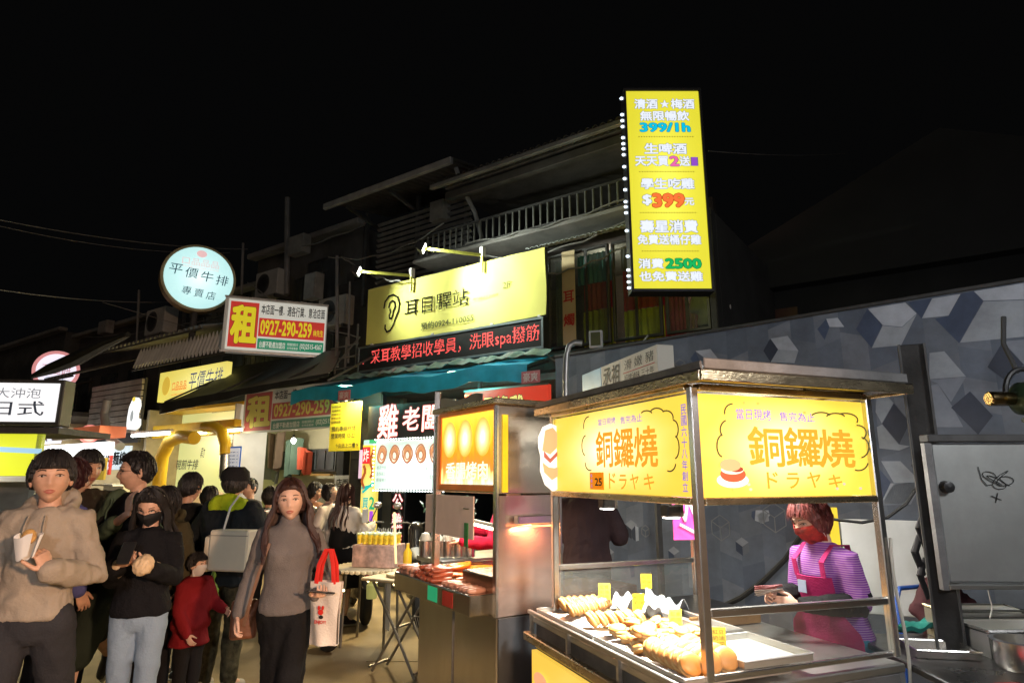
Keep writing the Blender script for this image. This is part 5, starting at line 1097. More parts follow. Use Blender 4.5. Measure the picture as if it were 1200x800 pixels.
MB().box(-.09, .09, 0, .006, 0, .26).build('sheet', mat('pink_poster', (.85, .08, .42), .5, 0, .3, 14, .1, emit=.35, samp=False), pk_); line_art(white_paint, pk_, [[(-.06, .2), (-.02, .1), (.0, .22), (.04, .12)], [(-.05, .08), (.03, .04), (.07, .1)]], .015, -.003, 'print_lines')
cb_ = MB().tube([CF.w(1.01, -.02, z) + Vector((.012 * sin(z * 9), -.01, 0)) for z in [1.35 - k * .07 for k in range(17)]], .007, 6)
tag(cb_.build('power_cable', mat('white_cable', (.6, .58, .5), .5), smooth=True), 'white power cable running down the right cart post', 'cable')
tag(MB().tube([at(u, v, 3.6) for u, v in ((975, 608), (1010, 612), (1040, 606), (1062, 590), (1078, 565), (1084, 540))], .009, 6).build('cable', cable_m, smooth=True), 'black cable sagging from the cart towards the right-hand post', 'cable')

# ================================================================== SAUSAGE CART (middle)
MF = Fr(-.09, 4.0, 32.5)
MLx, MLy = MF.w(0, .85).x, MF.w(0, .85).y
ML = Fr(MLx, MLy, -57.5)     # its left face: x from far to near
sc2 = inframe(MF, 'sausage_cart', 'steel sausage cart with an orange glowing flame sign and tall polished windshield', 'food cart', 0, 0)
warm = mat('warm_brushed_steel', (.56, .52, .46), .20, 1., .05, 3, .03, 80, dirt=.10, stretch=(6, 6, 1))
MB().box(0, 1.3, .0, 1.1, .08, .80).build('cabinet', warm, sc2, bevel=.01)
MB().box(.005, .6, -.012, -.001, .1, .79).build('dark_front', mat('dark_cart_panel', (.05, .055, .065), .35, .5, .3, 4, .15, dirt=.3), sc2)
MB().box(-.008, -.001, .55, .556, .1, .79).build('seam', steel_dark, sc2)
for x, y in ((.08, .08), (1.2, .08), (.08, 1.0), (1.2, 1.0)): MB().lathe([(.02, -.02), (.05, -.02), (.055, 0), (.05, .02), (.02, .02)], 14, M=Matrix.Translation((x, y, .055)) @ Matrix.Rotation(pi / 2, 4, 'Y')).build('wheel', rubber, sc2, smooth=True)
MB().box(-.14, .02, .08, 1.25, .80, .92).build('tray_front', warm, sc2, bevel=.006); MB().box(.02, 1.2, 1.2, 1.25, .80, .95).build('tray_back', warm, sc2, bevel=.006); MB().box(.021, 1.2, .08, 1.199, .805, .87).build('grill_bed', mat('charred_bed', (.06, .03, .02), .6, .3), sc2)
gb = None
for k in range(26):
    y = .42 + k * .03
    if gb is None: o = MB().tube([(.03, 0, 0), (.95, 0, 0)], .005, 6).build('grill_bar', polished, sc2, loc=(0, y, .90)); gb = o.data
    else: link('grill_bar', gb, sc2, (0, y, .90))
MB().box(.0, .012, .0, .44, .92, 1.02).box(.012, .46, .40, .44, .80, 1.02).build('side_box', warm, sc2, bevel=.006); MB().box(.0, .46, .0, .40, .80, 1.02).build('side_cover', warm, sc2, bevel=.006)
MB().box(.0, .47, -.006, .0, .80, 1.5).build('windshield', mat('mirror_pink_steel', (.62, .50, .45), .2, .85, .06, 4, .1, 14, dirt=.12), sc2)
MB().box(-.02, .0, -.02, .02, .80, 2.06).box(.46, .48, -.02, .02, .80, 2.06).build('post', polished, sc2, bevel=.003)
MB().box(-.03, .01, .80, .84, .80, 2.05).build('post', polished, sc2)
# sign box
MB().box(.0, .47, .0, .8, 1.51, 2.06).build('sign_box', mat('mirror_yellow_steel', (.55, .50, .42), .18, .85, .06, 3, .1, 12, dirt=.15), sc2, bevel=.005)
MB().box(-.05, .52, -.05, .86, 2.062, 2.10).build('roof', bronze, sc2, bevel=.006); MB().box(.03, .07, -.012, .0, 1.52, 2.0).build('yellow_sticker', mat('yellow_sticker', (.85, .62, .02), .4, emit=.3, samp=False), sc2)
fl = bpy.data.materials.new('flame_face'); fl.use_nodes = True
_n = fl.node_tree.nodes; _l = fl.node_tree.links; _b = _n['Principled BSDF']
_t = _n.new('ShaderNodeTexCoord'); _sx = _n.new('ShaderNodeSeparateXYZ'); _l.new(_t.outputs['Object'], _sx.inputs[0])
_mp = _n.new('ShaderNodeMapping'); _mp.inputs['Scale'].default_value = (22, 1, 6); _l.new(_t.outputs['Object'], _mp.inputs['Vector']); _ns = _n.new('ShaderNodeTexNoise'); _ns.inputs['Scale'].default_value = 1; _ns.inputs['Detail'].default_value = 5; _l.new(_mp.outputs[0], _ns.inputs['Vector'])
_ad = _n.new('ShaderNodeMath'); _ad.operation = 'MULTIPLY_ADD'; _ad.inputs[1].default_value = .30; _l.new(_ns.outputs['Fac'], _ad.inputs[0]); _l.new(_sx.outputs['Z'], _ad.inputs[2])
_cr = _n.new('ShaderNodeValToRGB'); _l.new(_ad.outputs[0], _cr.inputs['Fac']); E_ = _cr.color_ramp.elements
E_[0].position = .15; E_[0].color = (1, .93, .7, 1); E_[1].position = .65; E_[1].color = (1, .62, .05, 1)
for p_, c_ in ((.24, (1, .72, .25, 1)), (.30, (.78, .20, .03, 1)), (.38, (.85, .24, .01, 1)), (.5, (1, .45, .02, 1))): e = E_.new(p_); e.color = c_
_l.new(_cr.outputs[0], _b.inputs['Emission Color']); _b.inputs['Emission Strength'].default_value = 1.6; _b.inputs['Base Color'].default_value = (.5, .2, .02, 1)
fp = MB().box(.04, .78, -.012, -.001, .035, .50).build('flame_sign', fl, sc2, loc=(.0, .8, 1.53), rot=(0, 0, -pi / 2))
for a in ((.0, .8, -.02, .0, -.005, .03), (.0, .8, -.02, .0, .505, .53), (.0, .035, -.02, 0, .03, .505), (.785, .8, -.02, 0, .03, .505)): MB().box(*a).build('sign_trim', mat('orange_rim', (.5, .14, .02), .4, .3, emit=.15), fp)
for cx in (.17, .40, .64): disc(lit('hot_blob_%d' % int(cx * 100), (1, .42, .03), (1, .93, .6), (.11, .14), (cx, .34), 1.4, se=1.2, sh=3.0, samp=False), fp, cx, .34, .10, .125, -.015, 'glowing_picture')
txt('香腸烤肉', glow('cream_ink', (1, .93, .75), 1.2), fp, .12, .70, .07, .18, y=-.014, off=.03)
# hanging acrylic shield, inner tube, heat lamp, shelf
sh = inframe(MF, 'acrylic_shield', 'cloudy acrylic shield hanging under the flame sign', 'panel', -.02, .98, 1.22)
MB().box(-.004, .004, -.72, .0, 0, .27).build('sheet', mat('cloudy_acrylic', (.75, .62, .54), .3, 0, .1, 3, .1), sh); MB().box(-.01, -.005, -.66, -.61, -.05, .10).build('green_notice', mat('green_notice', (.03, .22, .06), .5), sh); MB().bar((-.012, -.60, .19), (-.012, -.68, .19), .006).build('hook', polished, sh)
txt('現烤', mat('cream_ink_p', (.7, .65, .5), .5), kids(sh)[0], 0, .001, 0, .001)if False else None
it = inframe(MF, 'tube_lamp', 'bright warm tube lamp inside the sausage cart', 'lamp', .36, .62, 1.24)
a_, b_ = Vector((-.1, .55, .06)), Vector((.05, -.35, -.03)); MB().tube([a_, b_], .011, 8).build('tube', glow('warm_tube', (1, .86, .55), 12, True), it); MB().tube([a_ + Vector((0, 0, .025)), b_ + Vector((0, 0, .025))], .013, 6).build('fitting', iron, it)
lamp('AREA', MF.w(.4, .9, 1.45), 15, (1, .80, .55), .35, MF.w(.35, .8, .9)); lamp('POINT', MF.w(.2, .28, 1.3), 2.2, (1, .35, .18), .05)
lamp('AREA', MF.w(.55, 1.75, 1.75), 26, (1, .97, .9), .35, MF.w(.65, 1.75, .9))
# heat lamp bracket on the outside of the windshield
hl_ = inframe(MF, 'wall_shelf', 'small steel shelf with an orange heat tube on the polished windshield', 'shelf', .10, -.03, 1.33)
MB().box(0, .26, -.05, .0, 0, .05).build('shelf', polished, hl_, bevel=.005); MB().tube([(.0, -.04, -.014), (.25, -.04, -.014)], .006, 6).build('heat_tube', glow('orange_tube', (1, .35, .12), 4), hl_)
lamp('AREA', MF.w(.22, -.09, 1.30), 5, (1, .36, .14), .14, MF.w(.25, -.0, .95))  # added orange light, stands in for the warm reflection on the windshield
# sausages
sm = [mat('raw_sausage', (.42, .10, .05), .25, 0, .25, 14, .15, coat=.4), mat('grilled_sausage', (.75, .19, .02), .22, 0, .2, 12, .1, coat=.5), mat('pale_sausage', (.50, .24, .16), .3, 0, .25, 14, .15, coat=.3)]
sg0 = {}
def sausage(x, y, z, az, L_, k, lb):
    key = (k, round(L_, 2))
    if key not in sg0:
        o = MB().limb([(-L_ / 2, .006, 0), (-L_ / 4, -.002, 0), (0, -.005, 0), (L_ / 4, -.002, 0), (L_ / 2, .006, 0)], [.0145, .0165, .017, .0165, .0145], 10).build('sausage', sm[k], None, smooth=True, angle=180); sg0[key] = o
    else: o = sg0[key].copy(); COL.objects.link(o)
    o.location = MF.w(x, y, z); o.rotation_euler = (0, rr2.uniform(-.1, .1), MF.rz + az); tag(o, lb, 'sausage', 'sausages on the grill')
rr2 = random.Random(4)
for r_ in range(3):
    for i in range(9 - r_): sausage(-.055 + .0 * i + rr2.uniform(-.01, .01) + .012 * r_, .62 + i * .036 + r_ * .018, .935 + r_ * .028, R(rr2.uniform(-12, 12)), .13, 0, 'reddish brown sausage in the heap on the near edge of the grill')
for r_ in range(2):
    for i in range(9): sausage(-.05 + rr2.uniform(-.01, .01), .96 + i * .03, .932 + r_ * .028, R(rr2.uniform(-10, 10)), .13, 2, 'pale sausage at the far end of the sausage tray')
for i in range(8): sausage(-.05, .14 + i * .05, .934, R(rr2.uniform(-8, 8)), .12, 2, 'pink sausage lying in the near part of the tray')
for j in range(3):
    for i in range(9): sausage(.16 + j * .19, .5 + i * .075 + rr2.uniform(-.01, .01), .922, R(80 + rr2.uniform(-10, 10)) if i % 3 == 0 else R(rr2.uniform(-8, 8)), .17, 1, 'glossy orange sausage roasting on the grill bars')
for i in range(4): sausage(.25 + .03 * i, .95 + .05 * i, .955, R(5), .17, 1, 'orange sausage stacked on top of the roasting ones')
for nm, y0, c in (('green_sticker', .52, (.03, .3, .06)), ('red_sticker', .30, (.5, .04, .03))): MB().box(-.143, -.1405, y0, y0 + .14, .815, .905).build(nm, mat(nm, c, .4), sc2)
# pots with tall paper stacks behind the grill
for i in range(5):
    u = 498 + i * 13; p = at(u, 652, 5.6); t = thing('steel_pot', 'small steel pot number %d from the left behind the grill' % (i + 1) if False else ['leftmost small steel pot of sauce behind the grill', 'second small steel pot from the left behind the grill', 'middle small steel pot behind the grill', 'fourth small steel pot from the left behind the grill', 'rightmost small steel pot behind the grill'][i], 'pot', p, 0, 'pots behind the sausage grill')
    MB().lathe([(.0, 0), (.05, 0), (.052, .13), (.056, .132), (.05, .135), (.046, .02), (0, .02)], 18).build('pot', polished, t, smooth=True); MB().lathe([(0, .02), (.045, .02), (.05, .15), (.03, .19), (.0, .2)], 14).build('white_food', mat('white_food', (.8, .78, .68), .7, 0, .1, 20, .3), t, smooth=True)
MB_t = MB().box(.45, 1.4, 1.45, 1.95, .0, .93); tb_ = inframe(MF, 'side_table', 'steel side counter behind the sausage grill holding the pots', 'table', 0, 0); MB().box(.35, 1.3, 1.45, 1.95, .90, .94).build('table_top', steel, tb_, bevel=.005)
for x, y in ((.4, 1.5), (1.25, 1.5), (.4, 1.9), (1.25, 1.9)): MB().box(x - .02, x + .02, y - .02, y + .02, 0, .9).build('leg', steel, tb_)
ps = thing('steel_post', 'thin steel post at the left front of the sausage stall', 'post', (-.66, 5.6, 0)); MB().box(-.025, .025, -.025, .025, 0, 2.35).build('tube', mat('grey_post_steel', (.3, .3, .29), .35, .8), ps, bevel=.004)
for k in range(9): MB().lathe([(.006, 0), (.006, .03)], 6, M=Matrix.Translation((-.0, -.028, 1.0 + k * .14)) @ Mx).build('bolt', iron, ps)
dt = MB().sheet(lambda a, b: at(512, 470, 6.1) * (1 - a) + at(566, 462, 5.2) * a + Vector((0, 0, .02 * sin(a * 9) - .22 * b)), 10, 4, .008); tag(dt.build('tarpaulin', mat('grey_tarp', (.10, .10, .09), .5, 0, .2, 3, .3), smooth=True), 'small dark tarpaulin flap left of the red sign', 'tarpaulin')

# ---- hanging fairy-lit net, tree-like dark net bag
net = thing('light_string', 'dark bushy garland with tiny warm bulbs beside the sausage cart', 'garland', at(528, 640, 5.9)); nb = MB(); rn = random.Random(2)
for k in range(170):
    a = Vector((rn.gauss(0, .10), rn.gauss(0, .06), rn.uniform(.0, .42))); d = Vector((rn.gauss(0, 1), rn.gauss(0, 1), rn.gauss(0, 1))).normalized() * .035
    nb.tube([a, a + d, a + d * 1.6 + Vector((0, 0, -.02))], [.006, .012, .001], 4)
tag(nb.build('twigs', mat('dark_green_plastic', (.02, .04, .02), .5), net), kind='stuff')
b0 = None
for k in range(14):
    p = (rn.gauss(0, .1), -.08, rn.uniform(.02, .42))
    if b0 is None: b0 = MB().ell((0, 0, 0), .007, 6).build('bulb', glow('tiny_warm', (1, .75, .3), 6), net, loc=p)
    else: link('bulb', b0.data, net, p)

# ================================================================== SMALL TABLES, DRINK STALL
ft = thing('folding_table', 'narrow folding table with crossed metal legs beside the sausage cart', 'table', (-.92, 5.75, 0), R(-28))
legm = mat('dull_steel_leg', (.25, .24, .22), .4, .8, .1, 5, .1)
MB().box(-.36, .30, -.16, .16, .735, .76).build('table_top', mat('pale_wood_top', (.50, .40, .24), .5, 0, .1, 5, .1), ft, bevel=.006)
for s in (-1, 1):
    MB().tube([(-.24, s * .13, .73), (.0, s * .13, .38), (.22, s * .13, .02)], .012, 8).build('leg', legm, ft, smooth=True); MB().tube([(.24, s * .10, .73), (.0, s * .10, .38), (-.24, s * .10, .02)], .012, 8).build('leg', legm, ft, smooth=True)
MB().tube([(-.24, -.14, .06), (-.24, .14, .06)], .01, 8).tube([(.22, -.14, .06), (.22, .14, .06)], .01, 8).tube([(0, -.14, .38), (0, .14, .38)], .01, 8).build('stretcher', legm, ft)
pl_ = thing('round_board', 'round pale wooden board lying on the folding table', 'board', at(474, 678, 5.85) ); MB().lathe([(.0, -.012), (.155, -.012), (.16, 0), (.155, .012), (0, .012)], 32).build('disc', mat('pale_wood_disc', (.62, .50, .28), .5, 0, .08, 5, .1), pl_, smooth=True); pl_.location.z = .775
br = thing('cutting_board', 'white cutting board on the near end of the folding table', 'board', (-.74, 5.55, .765), R(-28)); MB().box(-.13, .13, -.1, .1, 0, .018).build('slab', mat('white_board', (.68, .62, .50), .5), br, bevel=.004)
wc = thing('wire_basket', 'striped wire rack leaning under the folding table', 'rack', (-.72, 5.7, .3), R(-28)); g = MB()
for k in range(10): g.bar((-.12 + k * .022, 0, .32), (-.06 + k * .022, .05, .02), .005)
g.bar((-.13, 0, .33), (.12, 0, .33), .008).bar((-.08, .05, .01), (.16, .05, .01), .008).build('wires', mat('shiny_wire', (.5, .5, .48), .3, .9), wc); wc.location.z = .12
wb = thing('paper_sheet', 'white sheet hanging down from the left side of the folding table', 'sheet', (-1.08, 5.85, .32), R(-60)); MB().box(-.05, .05, 0, .004, 0, .40).build('sheet', white_paint, wb)
# drink display table with pineapple-yellow cups
dt2 = thing('display_table', 'small lace-edged table with skirt, beyond the folding table', 'table', (-1.42, 6.75, 0))
MB().lathe([(0, .70), (.36, .70), (.37, .715), (.36, .73), (0, .73)], 36).build('table_top', mat('cream_cloth', (.6, .52, .36), .7), dt2, smooth=True)
fr2 = MB()
for k in range(40): a = k * pi / 20; fr2.ell((.375 * cos(a), .375 * sin(a), .71), (.03, .03, .022), 6)
tag(fr2.build('lace_edge', mat('cream_lace', (.75, .65, .42), .7), dt2, smooth=True), kind='stuff')
for a in (.6, 2.2, 3.8, 5.4): MB().tube([(.28 * cos(a), .28 * sin(a), .7), (.3 * cos(a), .3 * sin(a), .0)], .014, 6).build('leg', legm, dt2)
MB().sheet(lambda a, b: (-.36 + .12 * a - .06 * b, -.12 + .03 * sin(a * 9), .68 - .62 * b), 6, 6, .006).build('cloth_drop', mat('dull_cloth', (.35, .30, .22), .8), dt2, smooth=True)
bx = thing('display_box', 'pinkish printed box holding yellow drink cups on the lace-edged table', 'box', (-1.36, 6.7, .735), R(-15)); MB().box(-.21, .24, -.14, .14, 0, .21).build('carton', mat('pinkish_carton', (.55, .36, .30), .6, 0, .4, 14, .1), bx, bevel=.005)
cup0 = None
for r_ in range(3):
    for i in range(7):
        p = Vector((-1.36, 6.7, .95)) + Matrix.Rotation(R(-15), 3, 'Z') @ Vector((-.17 + i * .06, -.08 + r_ * .08, 0))
        if cup0 is None:
            cup0 = thing('drink_cup', 'small yellow and green drink cup standing on the printed box', 'cup', p, 0, 'yellow drink cups on the display box')
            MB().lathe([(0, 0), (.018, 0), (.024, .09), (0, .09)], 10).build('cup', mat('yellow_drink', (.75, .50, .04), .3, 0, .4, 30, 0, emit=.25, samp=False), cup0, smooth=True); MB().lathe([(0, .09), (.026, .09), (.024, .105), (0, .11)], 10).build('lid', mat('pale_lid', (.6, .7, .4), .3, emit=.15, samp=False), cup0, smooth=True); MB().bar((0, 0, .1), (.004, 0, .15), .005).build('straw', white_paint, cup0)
        else: dup(cup0, p)
lt = thing('lantern', 'small glass lantern with greenish light hanging under the lace-edged table', 'lantern', (-1.35, 6.45, .47)); MB().lathe([(0, 0), (.05, 0), (.055, .12), (.03, .15), (0, .15)], 14).build('jar', glow('green_jar', (.45, .42, .12), .5), lt, smooth=True); MB().lathe([(0, .03), (.018, .03), (.02, .1), (0, .1)], 8).build('flame_bulb', glow('jar_bulb', (.9, 1, .5), 8, True), lt)
for k in range(8):
    a = k * .8; p = Vector((-1.42 + .34 * cos(a), 6.75 + .3 * sin(a), .63 - .05 * (k % 3))); tag(MB().ell(p, .014, 8).build('fairy_bulb', glow('fairy', (1, .8, .4), 6)), 'tiny warm bulb under the lace-edged table', 'bulb', 'fairy bulbs under the lace-edged table')
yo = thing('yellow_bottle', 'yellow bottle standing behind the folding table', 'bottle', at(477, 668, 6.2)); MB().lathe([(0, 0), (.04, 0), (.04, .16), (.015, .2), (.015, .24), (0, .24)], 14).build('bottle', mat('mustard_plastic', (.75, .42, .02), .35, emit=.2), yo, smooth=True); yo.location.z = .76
tw = MB().tube([at(462, 600, 6.3), at(464, 660, 6.3)], .012, 6); tag(tw.build('lit_pole', glow('amber_pole', (1, .75, .35), 1.2)), 'thin glowing amber pole beside the red-lettered sign', 'pole')
# ================================================================== SCOOTERS
def scooter(label, loc, rz, col):
    t = thing('parked_scooter', label, 'scooter', loc, rz, 'scooters parked by the shops'); bm_ = mat('scooter_paint_' + str(int(col[0] * 99)), col, .25, .2, .1, 6, .05, coat=.5)
    for x in (-.62, .62):
        w = MB().lathe([(.13, -.04), (.20, -.05), (.235, -.03), (.245, 0), (.235, .03), (.20, .05), (.13, .04)], 22, M=Matrix.Translation((x, 0, .245)) @ Mx).build('wheel', rubber, t, smooth=True)
        MB().lathe([(0, -.03), (.12, -.035), (.13, 0), (.12, .035), (0, .03)], 16, M=Matrix.Translation((x, 0, .245)) @ Mx).build('rim', steel, w, smooth=True)
    b = MB(); b.limb([(.75, 0, .42), (.5, 0, .58), (.15, 0, .62)], [.07, .15, .15], 12, .8); b.limb([(.15, 0, .5), (-.1, 0, .26), (-.3, 0, .28), (-.42, 0, .7), (-.5, 0, .95)], [.15, .12, .1, .09, .10], 12, 1.1); b.limb([(-.5, 0, .45), (-.68, 0, .52), (-.78, 0, .42)], [.08, .10, .05], 10)
    b.build('body', bm_, t, remesh=.025)
    MB().limb([(.72, 0, .72), (.4, 0, .76), (.05, 0, .73)], [.06, .12, .11], 12, .5, (0, 0, 1)).build('seat', mat('scooter_seat', (.02, .02, .02), .5), t, smooth=True)
    MB().tube([(-.42, -.33, 1.02), (-.46, -.12, 1.03), (-.5, 0, .98), (-.46, .12, 1.03), (-.42, .33, 1.02)], .014, 8).build('handlebar', iron, t, smooth=True)
    for s in (-1, 1):
        m_ = MB().tube([(-.46, s * .16, 1.03), (-.48, s * .24, 1.2)], .007, 6).build('mirror_arm', iron, t); MB().ell((-.48, s * .25, 1.24), (.02, .06, .045), 10).build('mirror', steel, m_, smooth=True)
    MB().ell((-.60, 0, .93), (.05, .08, .06), 12).build('headlight', mat('lamp_clear', (.5, .5, .48), .1), t, smooth=True); MB().box(.78, .80, -.05, .05, .5, .55).build('tail_light', mat('tail_red', (.4, .01, .01), .2), t)
    MB().limb([(-.62, 0, .5), (-.62, 0, .28)], [.03, .03], 8).build('fork', steel, t); MB().ell((-.62, 0, .42), (.2, .07, .08), 14).build('mudguard', bm_, t, smooth=True)
    return t
scooter('dark scooter parked beside the lace-edged table', (-2.15, 6.9, 0), R(-50), (.03, .03, .035)); scooter('grey scooter parked behind the first one, by the stairs sign', (-1.85, 8.1, 0), R(-70), (.16, .16, .17)); scooter('black scooter nearest the chicken shop menu board', (-1.15, 8.0, 0), R(-80), (.02, .02, .02))
lamp('POINT', (-1.3, 6.3, 1.9), 5, (1, .85, .6), .1)
for x_, lb in ((-3.4, 'added tube lamp hidden under the left half of the blue awning, brightening the street'), (-1.3, 'added tube lamp hidden under the right half of the blue awning, brightening the street')):
    t = inframe(F, 'tube_lamp', lb, 'lamp', x_, -.2, 2.9); MB().tube([(-.55, 0, 0), (.55, 0, 0)], .013, 8).build('tube', glow('cart_tube', 0), t); MB().box(-.6, .6, -.02, .02, .014, .04).build('fitting', white_paint, t)
    lamp('AREA', F.w(x_, -.22, 2.86), 150, (1, .78, .42), .5, F.w(x_ - .4, -2.6, 0))  # added lamps, unseen behind the valance, to brighten the street


# ================================================================== RIGHT-HAND STALL
gp = thing('iron_post', 'wide dark iron post rising before the mural on the right', 'post', (2.06, 3.2, 0), R(-25)); MB().box(-.055, .055, -.03, .03, 0, 2.28).build('channel', mat('black_rust_iron', (.03, .029, .028), .6, .5, .3, 8, .3, dirt=.5), gp, bevel=.005)
MB().box(-.06, -.05, -.045, -.03, 0, 2.28).box(.05, .06, -.045, -.03, 0, 2.28).build('flange', iron, gp)
RS = Fr(1.965, 3.0, -2)
rp = inframe(RS, 'steel_cabinet', 'scratched stainless cabinet door with black graffiti scribbles at the right edge', 'cabinet', 0, 0, 1.15)
MB().box(0, 1.1, 0, .035, 0, .62).build('door', mat('scratched_stainless', (.36, .37, .36), .38, .85, .1, 3, .02, 60, dirt=.4), rp, bevel=.008)
MB().box(-.02, 1.12, -.02, .05, .625, .66).build('top_rail', iron, rp, bevel=.004); MB().box(-.01, 1.1, -.015, .045, -.025, -.004).build('bottom_rail', steel, rp, bevel=.003); MB().box(-.035, -.004, -.01, .02, -.03, .62).build('hinge_strip', steel_dark, rp)
scr = mat('black_marker', (.01, .01, .01), .5)
def sq_(pts, ox, oz, k): return [(ox + k * a, oz + k * b) for a, b in pts]
curl = [(t_ * .05 + .25 * cos(t_ * 2.3), .22 * sin(t_ * 1.7 + .4) + .10 * sin(t_ * .9)) for t_ in [i * .22 for i in range(60)]]
line_art(scr, rp, [sq_(curl, .24, .45, .14), sq_([(0, .5), (.05, .1), (.2, -.1), (.4, -.05)], .20, .44, .14), sq_([(0, 0), (.28, -.12)], .24, .38, .15), sq_([(.2, .08), (.1, -.2)], .24, .38, .15), sq_([(a * .03 + .2 * cos(a), .18 * sin(a * 1.3)) for a in [i * .35 for i in range(24)]], .40, .24, .3)], .0028, -.003, 'graffiti')
MB().lathe([(0, 0), (.03, 0), (.025, .03), (0, .035)], 14, M=Matrix.Translation((.04, -.001, .42)) @ Mx).build('knob', black, rp, smooth=True)
MB().box(1.05, 1.09, .036, .07, -1.15, .6).build('leg', steel_dark, rp)
tb3 = inframe(RS, 'prep_table', 'dark steel preparation table cluttered with trays at the lower right', 'table', 0, 0)
MB().box(-.25, 1.2, -.45, .48, .80, .83).build('table_top', mat('dark_wet_steel', (.12, .12, .12), .2, .9, .2, 5, .1, dirt=.4), tb3, bevel=.005); MB().box(-.24, 1.2, -.43, .45, .3, .33).build('lower_shelf', steel_dark, tb3)
for x, y in ((-.2, -.4), (1.1, -.4), (-.2, .42), (1.1, .42)): MB().box(x - .02, x + .02, y - .02, y + .02, 0, .8).build('leg', steel_dark, tb3)
t = inframe(RS, 'steel_tray', 'shallow rectangular steel tray on the left part of the prep table', 'tray', -.17, .02, .832, -8); MB().box(0, .26, 0, .2, 0, .004).box(0, .26, 0, .006, .004, .03).box(0, .26, .194, .2, .004, .03).box(0, .006, .006, .194, .004, .03).box(.254, .26, .006, .194, .004, .03).build('pan', polished, t); MB().tube([(0, 0, .032), (.26, 0, .032), (.26, .2, .032), (0, .2, .032), (0, 0, .032)], .006, 6).build('rim', polished, t, smooth=True)
def gn(label, x, y, w_, d_, h_, dr):
    t = inframe(RS, 'steel_pan', label, 'pan', x, y, .832, dr); g = MB(); g.box(0, w_, 0, d_, 0, .004)
    for a in ((0, w_, 0, .005), (0, w_, d_ - .005, d_)): g.box(*a, .004, h_)
    for a in ((0, .005, .005, d_ - .005), (w_ - .005, w_, .005, d_ - .005)): g.box(*a, .004, h_)
    g.build('pan', tray_m, t); MB().tube([(0, 0, h_), (w_, 0, h_), (w_, d_, h_), (0, d_, h_), (0, 0, h_)], .009, 6).build('rim', polished, t, smooth=True)
gn('deep rectangular steel pan at the right end of the prep table', .15, .02, .4, .26, .11, 4); gn('second steel pan standing behind the deep one', .14, .31, .4, .16, .14, 0)
pt = inframe(RS, 'cooking_pot', 'round steel cooking pot in front of the deep pan', 'pot', .19, -.13, .832); MB().lathe([(0, 0), (.1, 0), (.11, .02), (.11, .11), (.12, .113), (.10, .115), (.10, .02), (0, .02)], 24).build('pot', polished, pt, smooth=True)
rp2 = thing('round_tray', 'round tan tray with a red rim at the bottom right corner', 'tray', at(1215, 822, 2.55)); MB().lathe([(0, 0), (.14, 0), (.145, .01), (.14, .02), (0, .02)], 30).build('disc', mat('tan_lid', (.35, .22, .1), .5), rp2, smooth=True); MB().lathe([(.142, .0), (.155, .005), (.155, .022), (.142, .026)], 30).build('rim', mat('red_rim', (.5, .03, .03), .4), rp2, smooth=True)
bg_ = thing('hanging_coat', 'dark maroon coat draped over a blue chair back', 'coat', at(1100, 705, 3.62)); g = MB()
g.limb([(-.12, 0, -.04), (-.06, 0, .07), (.05, 0, .08), (.15, 0, .0)], [.035, .045, .045, .04], 12); g.limb([(-.03, -.02, .06), (-.05, -.04, -.12), (-.06, -.03, -.32)], [.075, .085, .06], 14, .45); g.limb([(.07, -.02, .06), (.10, -.04, -.08), (.12, -.03, -.2)], [.06, .07, .04], 12, .45)
g.build('fabric', mat('maroon_cloth', (.07, .018, .022), .85, 0, .3, 8, .3), bg_, remesh=.014, fold=.016, fs=12)
ch = thing('chair', 'blue tubular chair under the maroon coat', 'chair', (2.36, 3.66, 0), R(20)); blu = mat('blue_tube', (.02, .08, .35), .3)
MB().tube([(-.17, .12, .0), (-.17, .14, .5), (-.16, .16, .95), (-.12, .17, 1.0), (.12, .17, 1.0), (.16, .16, .95), (.17, .14, .5), (.17, .12, 0)], .013, 8).build('back_frame', blu, ch, smooth=True); MB().box(-.19, .19, -.2, .16, .44, .47).build('seat', mat('chair_seat', (.04, .04, .05), .6), ch, bevel=.01)
for x in (-.16, .16): MB().tube([(x, -.16, .44), (x, -.2, 0)], .012, 8).build('leg', blu, ch)
gc = thing('green_cloth', 'crumpled turquoise packet on the prep table', 'packet', (2.08, 3.42, .845), R(8)); MB().sheet(lambda a, b: (-.14 + .3 * a, -.04 + .09 * b, .03 + .09 * a * .4 + .012 * sin(a * 15 + b * 4)), 14, 4, .02).build('packet', mat('turquoise_plastic', (.05, .38, .32), .35, 0, .15, 8, .2), gc, smooth=True)
stf = MB().tube([at(u, v, 3.05) for u, v in ((1155, 690), (1160, 705), (1150, 720), (1170, 712), (1178, 725))], .004, 5); stf = MB().tube([at(u, v, 3.05) for u, v in ((1158, 690), (1160, 700), (1163, 712), (1160, 724))], .003, 5); tag(stf.build('thin_cord', mat('pale_cord', (.4, .38, .34), .6)), 'pale thin cord dangling below the steel cabinet', 'cord')
for lb, u, v, Y, s_, c_, dr in (('white carton on the lower shelf of the prep table', 1085, 800, 2.9, (.22, .18, .16), (.45, .44, .42), 10), ('brown carton under the prep table', 1130, 838, 3.0, (.24, .2, .18), (.25, .16, .08), -5)):
    p = at(u, v, Y); t = thing('carton', lb, 'box', p, R(dr)); MB().box(-s_[0] / 2, s_[0] / 2, -s_[1] / 2, s_[1] / 2, 0, s_[2]).build('carton', mat('carton_%d' % int(c_[0] * 99), c_, .7), t, bevel=.006); MB().box(-s_[0] / 2 - .001, s_[0] / 2 + .001, -.02, .02, s_[2], s_[2] + .002).build('tape', mat('tape', (.5, .4, .2), .3), t)
